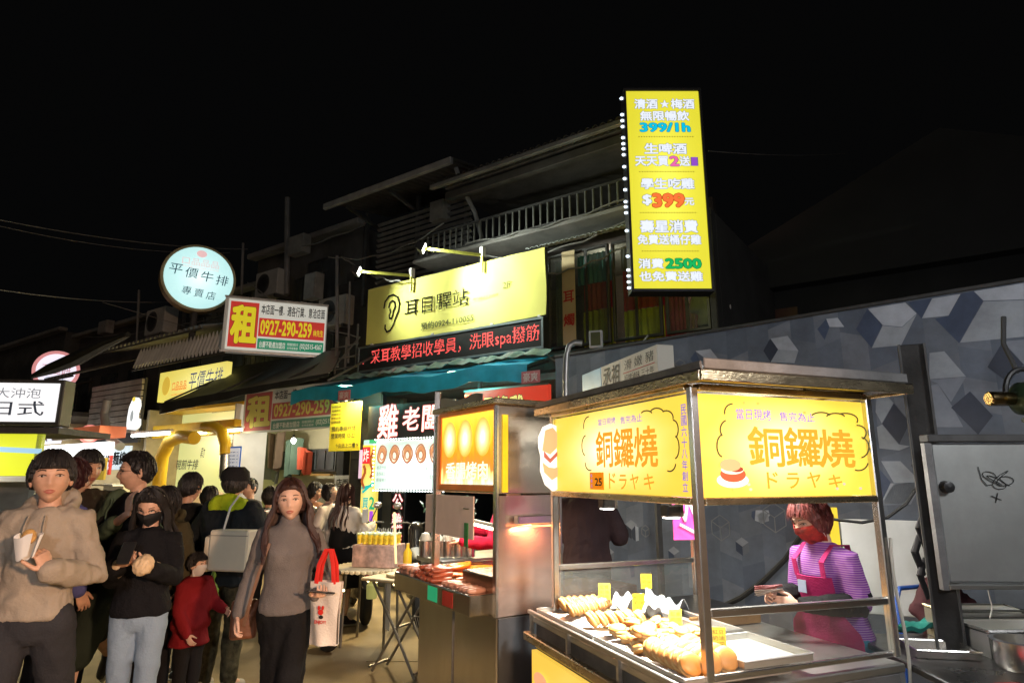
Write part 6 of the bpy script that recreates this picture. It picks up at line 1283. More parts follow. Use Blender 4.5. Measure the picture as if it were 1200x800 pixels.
for o in bpy.data.objects:
    if o.name.startswith('carton') and o.type == 'EMPTY' and 'white' in o['label']: o.location.z = .333
    if o.name.startswith('carton') and o.type == 'EMPTY' and 'brown' in o['label']: o.location.z = 0
mb_ = thing('leaning_board', 'white printed board leaning on the mural behind the vendor', 'board', at(1058, 722, 4.0), W.rz + R(20)); MB().box(-.28, .30, 0, .02, 0, .55).build('board', mat('dull_white_board', (.5, .5, .48), .5, 0, .15, 3, .1, dirt=.2), mb_, bevel=.004); MB().box(-.40, -.29, 0, .02, .1, .62).build('yellow_strip', mat('yellow_strip', (.7, .5, .02), .5), mb_)
# industrial lamp / blower on the mural
pj = thing('projector_lamp', 'industrial lamp with brass-coloured barrel and green-yellow housing at the right edge', 'lamp', at(1195, 467, 3.1), R(0)); brass = mat('brass_barrel', (.30, .21, .10), .25, 1., .2, 8, .1)
Ry = Matrix.Rotation(-pi / 2, 4, 'Y')
MB().lathe([(.0, .0), (.030, .0), (.032, .06), (.036, .065), (.036, .15), (.03, .155), (0, .155)], 20, M=Matrix.Translation((.0, 0, 0)) @ Ry).build('barrel', brass, pj, smooth=True)
MB().lathe([(0, -.10), (.075, -.09), (.085, -.05), (.08, .0), (.05, .03), (.03, .035)], 24, M=Ry).build('housing', mat('green_housing', (.03, .05, .025), .3, .4, .3, 9, .1), pj, smooth=True)
MB().lathe([(0, 0), (.05, 0), (.052, .012), (0, .014)], 20, M=Matrix.Translation((.06, -.085, .0)) @ Mx).build('lens', lit('proj_lens', (.55, .35, .03), (1, .8, .2), (.05, .05), (0, 0), 1, se=.35, sh=.9, samp=False), pj, smooth=True)
MB().tube([(.05 + .1 * cos(R(a)), .02, .02 + .13 * sin(R(a))) for a in range(-110, 200, 15)], .013, 8).build('yoke', black, pj, smooth=True); MB().tube([(.06, .06, .14), (.06, .12, .3), (.1, .14, .45)], .012, 6).build('cable', cable_m, pj)
for k, (u, v, r_) in enumerate(((1082, 600, .028), (1078, 628, .035), (1084, 655, .03))):
    tag(MB().tube([at(u, v, 3.35), at(u - 6, v + 18, 3.3), at(u + 4, v + 45, 3.35)], [r_ * .5, r_ * .7, r_ * .5], 10, .6).build('hanging_bundle', mat('dark_bundle', (.03, .028, .03), .7), smooth=True), ['upper dark bundle hanging on the iron post', 'middle dark bundle hanging on the iron post', 'lowest dark bundle hanging on the iron post'][k], 'bag')
lamp('AREA', (3.4, .4, 3.2), 62, (.95, .97, 1), .8, (2.4, 4.6, 1.6))  # added area light out of view, brightens the mural wall
# ================================================================== PEOPLE
def G2(a, b): return exp(-(a * a)) * exp(-(b * b))
HA, HB, HC = .074, .093, .114
def hw(z):
    t = max(0, -z / HC); return 1 - .40 * t ** 1.7
def head_disp(x, z):
    ax = abs(x)
    return (.012 * G2(x / .010, (z + .012) / .020) + .012 * G2(x / .013, (z + .030) / .011) + .005 * G2((ax - .014) / .007, (z + .033) / .008)
            - .009 * G2((ax - .031) / .017, (z - .004) / .013) + .004 * G2((ax - .028) / .022, (z - .027) / .009) + .005 * G2((ax - .040) / .018, (z + .026) / .02)
            + .007 * G2(x / .024, (z + .062) / .016) - .003 * G2(x / .02, (z + .061) / .003) + .008 * G2(x / .022, (z + .097) / .016) - .004 * G2(x / .03, (z + .08) / .006))
def head_p(dx, dy, dz, off=0.):
    z = HC * dz; x = HA * hw(z) * dx; t = max(0, -dz)
    y = HB * dy * ((1 - .10 * t * t) if dy < 0 else (1 - .45 * t ** 1.3))
    if dy < 0: y -= head_disp(x, z) * min(1, -dy * 2.2)
    p = Vector((x, y, z))
    return p + Vector((dx / HA, dy / HB, dz / HC)).normalized() * off if off else p
def face_p(x, z, off=0.):
    dz = max(-.999, min(.999, z / HC)); dx = x / (HA * hw(z)); dy = -sqrt(max(.0, 1 - min(1, dx * dx + dz * dz))); return head_p(dx, dy, dz, off)
def sph(n, m, f):
    vs = []; fs = []
    for i in range(1, m):
        a = pi * i / m
        for j in range(n): b = 2 * pi * j / n; vs.append(f(sin(a) * sin(b), -sin(a) * cos(b), cos(a)))
    vs += [f(0, 0, 1), f(0, 0, -1)]; T = len(vs) - 2
    for i in range(m - 2):
        for j in range(n): fs.append((i * n + j, (i + 1) * n + j, (i + 1) * n + (j + 1) % n, i * n + (j + 1) % n))
    for j in range(n): fs += [(T, j, (j + 1) % n), (T + 1, (m - 2) * n + (j + 1) % n, (m - 2) * n + j)]
    return vs, fs
def hand_mb(wr, d, n, t, curl=(.35, .45, .4), k=1., spread=1., tcurl=0.):
    """palm, four fingers and thumb; d along the hand, n out of the palm, t towards the thumb"""
    wr = Vector(wr); d = Vector(d).normalized(); n = Vector(n); n = (n - d * n.dot(d)).normalized(); t_ = Vector(t); t = (t_ - d * t_.dot(d) - n * t_.dot(n)).normalized()
    mb = MB(); rings = []
    for s, hw_, th in ((-.02, .020, .017), (0, .023, .016), (.03, .033, .0165), (.06, .039, .0145), (.082, .039, .0115), (.090, .034, .008)):
        c = wr + d * s * k; rings.append([c + t * cos(a) * hw_ * k + n * sin(a) * th * k for a in [2 * pi * j / 12 for j in range(12)]])
    mb.loft(rings)
    for off, L, r, x in ((.029, .068, .0086, .0), (.010, .076, .0088, .06), (-.010, .071, .0084, .12), (-.028, .056, .0074, .22)):
        p = wr + d * .082 * k + t * off * k; dd = (d + t * off * 2.2 * spread).normalized(); pts = [p]; a = 0
        for c, f in zip(curl, (.45, .30, .25)):
            a += c + x * .6; dirn = dd * cos(a) + n * sin(a); p = p + dirn * L * f * k; pts.append(p)
        mb.limb(pts, [r * k, r * .95 * k, r * .85 * k, r * .72 * k], 8)
    p0 = wr + d * .022 * k + t * .020 * k; a = (d * .55 + t * .8 + n * (.3 + tcurl)).normalized(); b = (d * .9 + t * (.35 - tcurl) + n * (.35 + tcurl)).normalized()
    mb.limb([p0, p0 + a * .036 * k, p0 + a * .036 * k + b * .033 * k, p0 + a * .036 * k + b * .06 * k], [.014 * k, .0115 * k, .0105 * k, .008 * k], 8)
    return mb
skin_m = {'a': mat('skin_warm', (.60, .35, .24), .5, 0, .13, 22, .15, 90), 'b': mat('skin_light', (.68, .43, .32), .5, 0, .10, 22, .12, 90)}
lipm = mat('lips', (.42, .14, .11), .35, 0, .1, 20, 0); eyew = mat('eye_white', (.42, .38, .34), .2, 0, .02, 5, 0); eyed = mat('dark_iris', (.02, .012, .01), .1, 0, 0, 5, 0)
hair_m = {'black': mat('black_hair', (.012, .010, .010), .55, 0, .3, 60, .3, 200, stretch=(1, 1, .15)), 'brown': mat('red_brown_hair', (.035, .012, .008), .55, 0, .4, 60, .3, 200, stretch=(1, 1, .15)), 'maroon': mat('maroon_hair', (.11, .018, .015), .55, 0, .4, 60, .3, 200, stretch=(1, 1, .3)), 'dkred': mat('dark_red_hair', (.035, .008, .008), .5, 0, .3, 60, .3, 200)}
def person(label, x, y, rz, H, P=None, skin='a', hair='short', hcol='black', top=None, bottom=None, extra=None, g=1., near=True, z0=0., face=True, mask=None, glasses=False, shoes=(.03, .03, .03), bust=0., seed=0, kind='person', group=None, hs=1.1, hwave=.007):
    P = dict(P or {}); s = H / 1.7; rr = random.Random(seed)
    t = thing('person', label, 'person', (x, y, z0), R(rz), group)
    lean = Vector((*P.get('lean', (0, 0)), 0))
    def V(p): return Vector(p) * s
    def ln(p, f=None):
        p = Vector(p); f = max(0, min(1, (p.z - .95) / .5)) if f is None else f; return (p + lean * f)
    J = {}
    for S, sx in (('L', 1), ('R', -1)):
        J['sh' + S] = ln((sx * .150 * g ** .5, .0, 1.372)); J['el' + S] = Vector(P.get('el' + S, ln((sx * .225 * g, .03, 1.11)))); J['wr' + S] = Vector(P.get('wr' + S, ln((sx * .235 * g, -.04, .88))))
        J['hip' + S] = Vector((sx * .088, 0, .90)); J['kn' + S] = Vector(P.get('kn' + S, (sx * .10, -.01, .49))); J['an' + S] = Vector(P.get('an' + S, (sx * .105, .02, .085))); J['to' + S] = Vector(P.get('to' + S, J['an' + S] + Vector((sx * .03, -.15, -.055))))
    neck = ln((0, .015, 1.43)); hc = Vector(P['hd']) if 'hd' in P else ln((0, -.012, 1.587 - .1 * (hs - 1))); hr = P.get('head', (0, 0, 0))
    HM = Matrix.Translation(hc * s) @ Matrix.Rotation(R(hr[0]), 4, 'Z') @ Matrix.Rotation(R(-hr[1]), 4, 'X') @ Matrix.Rotation(R(hr[2]), 4, 'Y') @ Matrix.Scale(s * hs, 4)
    def torso(mb, inf=0., z_lo=.84, fl=0., n=20):
        prof = [(.87, .12, .085), (.885, .15, .10), (.93, .168, .115), (1.0, .152, .105), (1.07, .14, .098), (1.16, .145, .102), (1.26, .152, .110), (1.33, .152, .105), (1.375, .128, .090), (1.41, .088, .072), (1.44, .056, .056)]
        if inf > 0: prof = [(z_lo - .005, .145, .095), (z_lo, .160, .110)] + [q for q in prof if q[0] > z_lo + .02]
        rings = []; inf = inf if inf else -.016
        for z, rx, ry in prof:
            gg = g if z < 1.38 else (g + 1) / 2; f_ = fl * max(0, 1.2 - z); c = ln((0, .005, z)); rx = rx * gg + inf + f_; ry = ry * gg + inf + f_
            r_ = []
            for j in range(n):
                a = 2 * pi * j / n; yy = sin(a) * ry
                if bust and yy < 0: yy -= bust * exp(-((z - 1.25) / .06) ** 2) * (exp(-((cos(a) * rx - .07) / .06) ** 2) + exp(-((cos(a) * rx + .07) / .06) ** 2))
                r_.append((c + Vector((cos(a) * rx, yy, 0))) * s)
            rings.append(r_)
        mb.loft(rings)
    def arm(mb, S, inf=0., to=1., cuff=0.):
        a, b, c = V(J['sh' + S]), V(J['el' + S]), V(J['wr' + S]); sx = 1 if S == 'L' else -1
        a0 = a + Vector((-sx * .05, 0, -.01)) * s
        if to >= 1: c2 = c; mb.limb([a0, a, a.lerp(b, .5), b, b.lerp(c2, .5), c2], [(.052 + inf) * s, (.053 * g ** .5 + inf) * s, (.046 * g ** .5 + inf) * s, (.040 + inf) * s, (.037 + inf * 1.1) * s, (.026 + inf * .75 + cuff) * s], 12)
        elif to > .5: c2 = b.lerp(c, (to - .5) * 2); mb.limb([a0, a, a.lerp(b, .5), b, c2], [(.052 + inf) * s, (.053 + inf) * s, (.046 + inf) * s, (.042 + inf) * s, (.036 + inf * 1.2) * s], 12)
        else: c2 = a.lerp(b, to * 2); mb.limb([a0, a, c2], [(.052 + inf) * s, (.054 + inf) * s, (.050 + inf * 1.4) * s], 12)
    def leg(mb, S, inf=0., to=1., wide=0.):
        a, b, c = V(J['hip' + S]), V(J['kn' + S]), V(J['an' + S]); gk = g ** .5
        if to >= 1: mb.limb([a, a.lerp(b, .45), b, b.lerp(c, .35), b.lerp(c, .97)], [(.086 * gk + inf) * s, (.076 * gk + inf) * s, (.056 + inf + wide * .5) * s, (.056 + inf + wide) * s, (.038 + inf + wide) * s], 14)
        else: c2 = a.lerp(b, to * 2) if to < .5 else b.lerp(c, (to - .5) * 2); mb.limb([a, a.lerp(c2, .5), c2], [(.088 * gk + inf) * s, (.08 * gk + inf + wide * .5) * s, (.062 + inf + wide) * s], 14)
    # --- body: one continuous skin surface
    mb = MB(); torso(mb)
    for S in 'LR': arm(mb, S, -.005); leg(mb, S, -.008); mb.limb([V(J['an' + S]), V(J['an' + S]).lerp(V(J['to' + S]), .5), V(J['to' + S])], [.036 * s, .034 * s, .026 * s], 10)
    mb.limb([V(neck) + Vector((0, 0, -.04 * s)), V(neck) + Vector((0, 0, .02)) * s, HM @ Vector((0, .018, -.06))], [.056 * s, .050 * s, .048 * s], 12)
    me = bpy.data.meshes.new('b'); me.from_pydata(mb.v, [], mb.f); parts = [remeshed(me, .012 if near else .02)]
    vs, fs = sph(*((56, 46) if near else (28, 24)), head_p); me = bpy.data.meshes.new('h'); me.from_pydata([HM @ v for v in vs], [], fs); parts.append(me)
    eb = MB()
    for sx in (1, -1): eb.ell((sx * .075, .012, -.008), (.011, .018, .032), 12, Matrix.Rotation(R(-12 * sx), 4, 'Z')); eb.ell((sx * .082, .014, .004), (.006, .015, .020), 10)
    me = bpy.data.meshes.new('e'); me.from_pydata([HM @ Vector(v) for v in eb.v], [], eb.f); parts.append(me)
    for S, sx in (('L', 1), ('R', -1)):
        hp = P.get('hand' + S)
        if hp is None: dd = (J['wr' + S] - J['el' + S]).normalized(); hp = (dd + Vector((0, -.15, 0)), (-sx, 0, 0), (0, -1, 0), (.3, .4, .3))
        hm = hand_mb(V(J['wr' + S]), *hp[:3], curl=hp[3] if len(hp) > 3 else (.3, .4, .3), k=s * .98)
        me = bpy.data.meshes.new('hd'); me.from_pydata(hm.v, [], hm.f)
        if near: me = remeshed(me, .0034)
        parts.append(me)
    joined('body', parts, t, [skin_m[skin]])
    # --- face details
    def fb(mb, name, m, smooth=True):
        mb.v = [tuple(HM @ Vector(v)) for v in mb.v]; return mb.build(name, m, t, smooth=smooth)
    if face:
        for sx in (1, -1):
            e = fb(MB().sheet(lambda a, b: face_p(sx * .031 + (a - .5) * .027, .005 + (b - .5) * .0078 * sin(pi * min(.97, max(.03, a))), .0022), 8, 4, .001), 'eye', eyew)
            MB_i = MB().ell(face_p(sx * .031, .005, .0012), (.0060, .003, .0054), 10); fb(MB_i, 'iris', eyed).parent = t
            fb(MB().sheet(lambda a, b: face_p(sx * .031 + (a - .5) * .031, .0105 - .006 * (2 * a - 1) ** 2 + b * .0026, .0035), 8, 1, .0015), 'eyelash', hair_m['black'])
            fb(MB().sheet(lambda a, b: face_p(sx * (.018 + a * .030), .025 + .004 * sin(a * 2.6) + b * (.0055 - .003 * a), .002), 8, 2, .0015), 'eyebrow', hair_m['black'])
        if not mask:
            fb(MB().sheet(lambda a, b: face_p((a - .5) * .044, -.0605 + b * (.0075 * sin(pi * min(.96, max(.04, a))) - .001 * exp(-((a - .5) / .1) ** 2)), .0022), 10, 3, .002), 'upper_lip', lipm)
            fb(MB().sheet(lambda a, b: face_p((a - .5) * .038, -.0615 - b * .0095 * sin(pi * min(.96, max(.04, a))), .0028), 10, 3, .002), 'lower_lip', lipm)
    if mask:
        mk = fb(MB().sheet(lambda a, b: face_p((a - .5) * 2 * (.055 + .010 * sin(b * 2.5)), -.108 + .104 * b, .010 + .006 * exp(-((a - .5) / .14) ** 2)), 16, 10, .002), 'face_mask', mask)
        for sx in (1, -1):
            for zz in (-.012, -.085): fb(MB().tube([face_p(sx * .056, zz, .008), head_p(sx * .95, -.25, -.1 - .0, .004), (sx * .083, .012, -.004)], .0016, 5), 'ear_loop', white_paint).parent = t
    if glasses:
        gm = MB()
        for sx in (1, -1):
            c = face_p(sx * .031, .004, .012); gm.tube([c + Vector((.022 * cos(a), 0, .017 * sin(a))) for a in [k_ * pi / 8 for k_ in range(17)]], .0014, 5); gm.tube([c + Vector((sx * .022, 0, .003)), head_p(sx * 1, -.1, .05, .006), (sx * .08, .02, .008)], .0013, 5)
        gm.tube([face_p(-.01, .008, .012), face_p(.01, .008, .012)], .0014, 5); fb(gm, 'glasses', mat('glasses_rim', (.05, .045, .04), .3, .6))
    # --- hair
    def cap(hl, T, nz=.005):
        def f(dx, dy, dz):
            phi = abs(math.degrees(atan2(dx, -dy))); h = hl(phi); z = HC * dz; m = max(0, min(1, (z - h) / .018 + .5)); m = m * m * (3 - 2 * m)
            q = mnoise.noise(Vector((dx * 9 + seed, dy * 9, dz * 5))) * nz + mnoise.noise(Vector((dx * 26, dy * 26 + seed, dz * 12))) * nz * .5
            return head_p(dx, dy, dz, (T + q * 2) * m - .010 * (1 - m))
        return f
    def interp(pts):
        def h(p):
            for (a, b), (c, d) in zip(pts, pts[1:]):
                if p <= c: return b + (d - b) * (p - a) / (c - a)
            return pts[-1][1]
        return h
    if hair:
        hm_ = hair_m[hcol]; HB_ = MB(); N, M_2 = (48, 40) if near else (24, 20)
        if hair == 'short': hl = interp([(0, .060), (35, .062), (58, .045), (70, .0), (85, -.012), (110, -.05), (180, -.075)]); T = .013
        elif hair == 'fringe': hl = interp([(0, .036), (35, .038), (55, .034), (68, -.005), (85, -.012), (110, -.05), (180, -.075)]); T = .015
        elif hair == 'bob': hl = interp([(0, .048), (30, .050), (50, .02), (64, -.04), (75, -.055), (110, -.08), (180, -.10)]); T = .020
        else: hl = interp([(0, .066), (30, .062), (52, .048), (66, .0), (80, -.06), (180, -.1)]); T = .018
        vs, fs = sph(N, M_2, cap(hl, T)); HB_.add(vs, fs)
        if hair in ('short', 'fringe', 'bob'):
            nS = (240 if near else 60)
            for k in range(nS):
                phi = rr.uniform(-180, 180); th = rr.uniform(12, 92 if abs(phi) > 75 else 55); L = rr.uniform(25, 45) if hair != 'short' else rr.uniform(15, 28)
                pts = []; ok = True
                for i in range(5):
                    a = R(th + L * i / 4); b = R(phi + rr.uniform(-2, 2)); dz = cos(a); dx, dy = sin(a) * sin(b), -sin(a) * cos(b)
                    if HC * dz < hl(abs(phi)) - .004 and hair != 'bob': break
                    if HC * dz < hl(abs(phi)) - .01: break
                    pts.append(head_p(dx, dy, dz, T - .001 + (.003 + .003 * rr.random()) * (1 if i < 3 else .6)))
                if len(pts) > 2: HB_.tube(pts, [.006, .0055, .004, .003, .0012][:len(pts)], 4, .5)
        else:      # long
            Lh = {'long': .33, 'verylong': .40}[hair]; nS = 230 if near else 70
            for k in range(nS):
                side = rr.choice((-1, 1)); phi = side * (rr.uniform(66, 180) if rr.random() < .62 else rr.uniform(66, 95)); pts = []; n1 = 5; phf = phi + rr.uniform(-3, 3)
                for i in range(n1):
                    u_ = i / (n1 - 1); a = R(10 + 78 * u_); b = R(phi * (.55 + .45 * u_) if abs(phi) < 110 else phi); pts.append(head_p(sin(a) * sin(b), -sin(a) * cos(b), cos(a), .020 + .004 * rr.random()))
                L_ = Lh * rr.uniform(.85, 1.05); last = pts[-1]; out = Vector((sin(R(phf)), -cos(R(phf)), 0)); nn = 8
                fr_w = 1.0 if abs(phf) < 95 else -1.0
                for i in range(1, nn + 1):
                    u_ = i / nn; z = last.z - (L_ - .0) * u_; r_ = .010 * sin(u_ * 3) + .018 * u_
                    p = Vector((last.x, last.y, z)) + out * r_
                    if z < -.15: p.y += -fr_w * min(.05, (-.15 - z) * .38); p.x += side * min(.02, (-.15 - z) * .2)
                    p.x += hwave * sin(u_ * 8 + .4 * (k % 5)) + (side * .02 * u_ if hwave > .01 else 0); p.y += hwave * .8 * cos(u_ * 7 + .4 * (k % 7))
                    if fr_w < 0: p.y = max(p.y, .050 + .03 * u_)
                    pts.append(p)
                HB_.tube(pts, [.006] * 5 + [.0085, .009, .009, .009, .009, .008, .006, .002][:nn], 4, .45)
        if near:
            for k in range(90):
                phi = rr.uniform(-175, 175); th = rr.uniform(5, 60); L = rr.uniform(20, 50); pts = []; lift = rr.uniform(.002, .010)
                for i in range(6):
                    a = R(th + L * i / 5); b = R(phi + 4 * sin(i + k)); dz = cos(a)
                    if HC * dz < hl(abs(phi)) - .003: break
                    pts.append(head_p(sin(a) * sin(b), -sin(a) * cos(b), dz, T + .003 + lift * i / 5))
                if len(pts) > 2: HB_.tube(pts, .0009, 3)
        fb(HB_, 'hair', hm_)
    # --- clothes
    if bottom:
        mb = MB(); inf = bottom.get('inf', .012); kindb = bottom['k']
        if kindb in ('pants', 'shorts'):
            rings = []
            zw = (top or {}).get('hem', 1.0) + .03
            for z, rx, ry in [q for q in ((.80, .09, .075), (.83, .14, .10), (.87, .158, .108), (.94, .165, .115), (1.0, .152, .105), (1.06, .140, .098)) if q[0] < zw] + [(zw, .15, .10)] if zw > .84 else [(.80, .09, .075), (.83, .14, .10), (.90, .16, .11)]:
                rings.append([Vector((cos(a) * (rx * g + inf), .005 + sin(a) * (ry * g + inf), z)) * s for a in [2 * pi * j / 20 for j in range(20)]])
            mb.loft(rings)
            for S in 'LR': leg(mb, S, inf, 1. if kindb == 'pants' else .56, bottom.get('wide', 0.))
        elif kindb == 'skirt':
            kl = (J['knL'] + J['knR']) / 2; al = (J['anL'] + J['anR']) / 2; rings = []
            zl = bottom.get('len', .35)
            for i in range(14):
                z = 1.0 - (1.0 - zl) * i / 13; f = i / 13; c = Vector((0, .005, z)).lerp(Vector((kl.x, kl.y, z)), min(1, f * 1.4)); hsp = abs(J['knL'].x - J['knR'].x) / 2
                rx = (.150 + .025 * sin(min(1, f * 3) * pi / 2)) * g + inf - .06 * f + bottom.get('flare', 0.) * f; ry = .112 * g + inf + bottom.get('flare', 0.) * f * .8 - .01 * f
                rings.append([(c + Vector((cos(a) * rx * (1 + .03 * sin(5 * a + f * 3)), sin(a) * ry * (1 + .06 * f * sin(7 * a + 1)), 0))) * s for a in [2 * pi * j / 28 for j in range(28)]])
            mb.loft(rings)
            if bottom.get('legs', 1):
                for S in 'LR': leg(mb, S, inf + .004, .42)
        mb.build({'pants': 'trousers', 'shorts': 'shorts', 'skirt': 'skirt'}[kindb], bottom['m'], t, remesh=.013 if near else .022, fold=bottom.get('fold', .006) * s, fs=13)
    if top:
        mb = MB(); inf = top.get('inf', .016); torso(mb, inf, top.get('hem', .88), top.get('flare', 0.))
        if top.get('sleeve', 1.) > 0:
            for S in 'LR': arm(mb, S, inf * .72 + .003, top.get('sleeve', 1.), top.get('cuff', .004))
        if top.get('hood'):
            c = V(neck); hd = [(c + Vector((cos(a) * .098, sin(a) * .085 + .028, .012 + .045 * sin(a))) * s) for a in [2 * pi * j / 16 for j in range(17)]]
            mb.tube(hd, [(.022 + .022 * max(0, sin(2 * pi * j / 16))) * s for j in range(17)], 10)
            mb.ell(c + Vector((0, .085, -.01)) * s, (.10 * s, .055 * s, .085 * s), 14)
        if top.get('collar'):
            c = V(neck); mb.tube([(c + Vector((cos(a) * .062, sin(a) * .060 + .004, .012)) * s) for a in [2 * pi * j / 14 for j in range(15)]], .013 * s, 8)
        if top.get('high'): c = V(neck); mb.limb([c + Vector((0, 0, -.03)) * s, c + Vector((0, -.002, .035)) * s], [.066 * s, .059 * s], 14)
        mb.build(top.get('n', 'jacket'), top['m'], t, remesh=.012 if near else .021, fold=top.get('fold', .007) * s, fs=top.get('fs', 13))
    if shoes:
        for S, sx in (('L', 1), ('R', -1)):
            a, b = V(J['an' + S]), V(J['to' + S]); mb = MB(); heel = a + (a - b).normalized() * .045 * s + Vector((0, 0, -.04 * s)); dn = (b - heel).normalized()
            mb.limb([heel, a.lerp(b, .3) + Vector((0, 0, -.02 * s)), b], [.040 * s, .048 * s, .036 * s], 12, .8); mb.limb([a + Vector((0, 0, .02)) * s, a + Vector((0, 0, -.03)) * s], [.045 * s, .045 * s], 10)
            sh = mb.build('shoe', mat('shoe_%d_%d' % (int(shoes[0] * 99), int(shoes[2] * 99)), shoes, .5, 0, .1, 9, .1), t, remesh=.011 if near else .02)
            upv = Vector((0, 0, 1)) if abs(dn.z) < .8 else Vector((0, -1, 0))
            MB().limb([heel - upv * .032 * s, b - upv * .026 * s + dn * .02 * s], [.042 * s, .040 * s], 12, .35, upv).build('sole', mat('shoe_sole', (.6, .58, .52), .6), sh, smooth=True)
    return t, HM, V, J, ln
def cloth(n, c, **k): return mat(n, c, .85, 0, k.pop('var', .12), k.pop('scale', 6), k.pop('bump', .35), k.pop('bscale', 90), spec=.15, **k)
def pos(u, v, Y): p = at(u, v, Y); return p.x, p.z

# 1 boy in the beige hoodie with a snack
x, H = pos(66, 531, 3.35)
beige = cloth('beige_fleece', (.36, .31, .25))
t, HM, V, J, ln = person('young man in a beige hoodie holding up a paper-wrapped snack, at the left edge', x, 3.35, 16, H, dict(elL=(.245, .0, 1.10), wrL=(.13, -.26, 1.16), handL=((-.35, -.2, .85), (-.7, .5, -.2), (-.5, -.5, .5), (.75, .75, .5)), wrR=(-.25, -.13, .86), handR=((-.05, -.35, -.9), (1, 0, 0), (0, -1, 0), (.35, .45, .3)), head=(17, 3, -2), knL=(.11, .12, .5), anL=(.12, .32, .16), knR=(-.10, -.08, .49)),
    hair='fringe', g=.88, top=dict(m=beige, n='hoodie', inf=.024, hem=.92, flare=.01, hood=True, cuff=.012, fold=.015, fs=9), bottom=dict(k='pants', m=cloth('charcoal_jeans', (.035, .036, .042)), inf=.018), seed=1)
sdr = mat('drawcord', (.36, .30, .23), .8)
for sx in (-1, 1):
    MB().tube([V(ln((sx * .035, -.115, 1.40))), V(ln((sx * .04, -.138, 1.35))), V(ln((sx * .043 , -.145, 1.29)))], .0035, 6).build('drawcord', sdr, t)
mb = MB().box(-.10, .10, 0, .004, 0, .13)
wp_ = t.matrix_basis @ (V((.02, -.36, 1.27)))
t.rotation_euler = (0, 0, R(16)); _M = Matrix.Translation((x, 3.35, 0)) @ Matrix.Rotation(R(16), 4, 'Z')
def held(name, label, cat, local, rot=(0, 0, 0), M_=None):
    p = (M_ or _M) @ Vector(local); o = thing(name, label, cat, p); o.rotation_euler = rot; return o
q = V((.055, -.335, 1.275)); sn = held('wrapped_snack', 'half-eaten snack in white paper held by the young man in beige', 'snack', q)
MB().sheet(lambda a, b: Vector(((.045 + .012 * sin(a * 19)) * cos(a * 5.5) * (.7 + .5 * b), (.035) * sin(a * 5.5) * (.7 + .4 * b), -.05 + .10 * b + .012 * sin(a * 14))), 22, 5, .002).build('paper', white_paint, sn, smooth=True)
MB().ell((.005, 0, .045), (.032, .025, .035), 14).build('bun', mat('fried_batter', (.62, .36, .12), .6, 0, .3, 30, .5), sn, smooth=True)

# 2 man in the green jacket, hand to his mouth, mid-stride
x, H = pos(165, 531, 4.6)
dk_green = cloth('dark_green_nylon', (.085, .13, .09), scale=3)
M2 = Matrix.Translation((x, 4.6, 0)) @ Matrix.Rotation(R(-22), 4, 'Z')
def loc2(u, v, Y, M, s): return (M.inverted() @ at(u, v, Y)) / s
s2 = H / 1.7
person('tall man in glasses and an open green jacket, hand over his mouth, mid-stride', x, 4.6, -22, H, dict(elR=(-.27, -.05, 1.13), wrR=tuple(loc2(150, 601, 4.28, M2, s2)), handR=((-.12, .05, .95), (.2, .95, -.1), (.9, -.2, .1), (.25, .45, .4)), elL=(.27, .03, 1.12), wrL=(.29, -.05, .90), head=(-34, -2, 0),
    knR=(-.05, -.25, .52), anR=(-.05, -.28, .10), knL=tuple(loc2(108, 733, 4.9, M2, s2)), anL=tuple(loc2(127, 766, 5.25, M2, s2)), toL=tuple(loc2(118, 790, 5.25, M2, s2))),
    hair='short', glasses=True, top=dict(m=cloth('black_tee', (.015, .015, .016)), n='shirt', inf=.014, sleeve=.3), bottom=dict(k='shorts', m=cloth('dark_olive_shorts', (.022, .030, .022)), wide=.03), seed=2, shoes=(.02, .02, .02))
tj = [o for o in bpy.data.objects if o.name.startswith('person') and o.type == 'EMPTY'][-1]
# open jacket: two front panels, back and sleeves as one garment
mb = MB(); s = s2
def jk_(a, b):
    ang = R(-50 + 280 * a); z = 1.40 - .54 * b; rx = (.165 + .045 * b + (.0 if b > .1 else -.04)); ry = .115 + .03 * b
    return Vector((cos(ang) * rx * 1.1, sin(ang) * ry * 1.15 + .005 + .01 * sin(a * 40) * b, z)) * s
mb.sheet(jk_, 40, 14, .008); mb.build('jacket', dk_green, tj, smooth=True)
P2 = dict(elR=(-.27, -.05, 1.13), elL=(.27, .03, 1.12), wrL=(.29, -.05, .90), wrR=tuple(loc2(150, 601, 4.28, M2, s2)))
for S, sx in (('L', 1), ('R', -1)):
    e, w_ = Vector(P2['el' + S]), Vector(P2['wr' + S]); a_ = Vector((sx * .165, 0, 1.385))
    w_ = w_ if S == 'L' else e.lerp(w_, .62)
    MB().limb([a_ * s, a_.lerp(e, .5) * s, e * s, e.lerp(w_, .5) * s, w_ * s], [.076 * s, .070 * s, .062 * s, .056 * s, .052 * s], 14).build('sleeve', dk_green, tj, remesh=.012, fold=.010, fs=12)
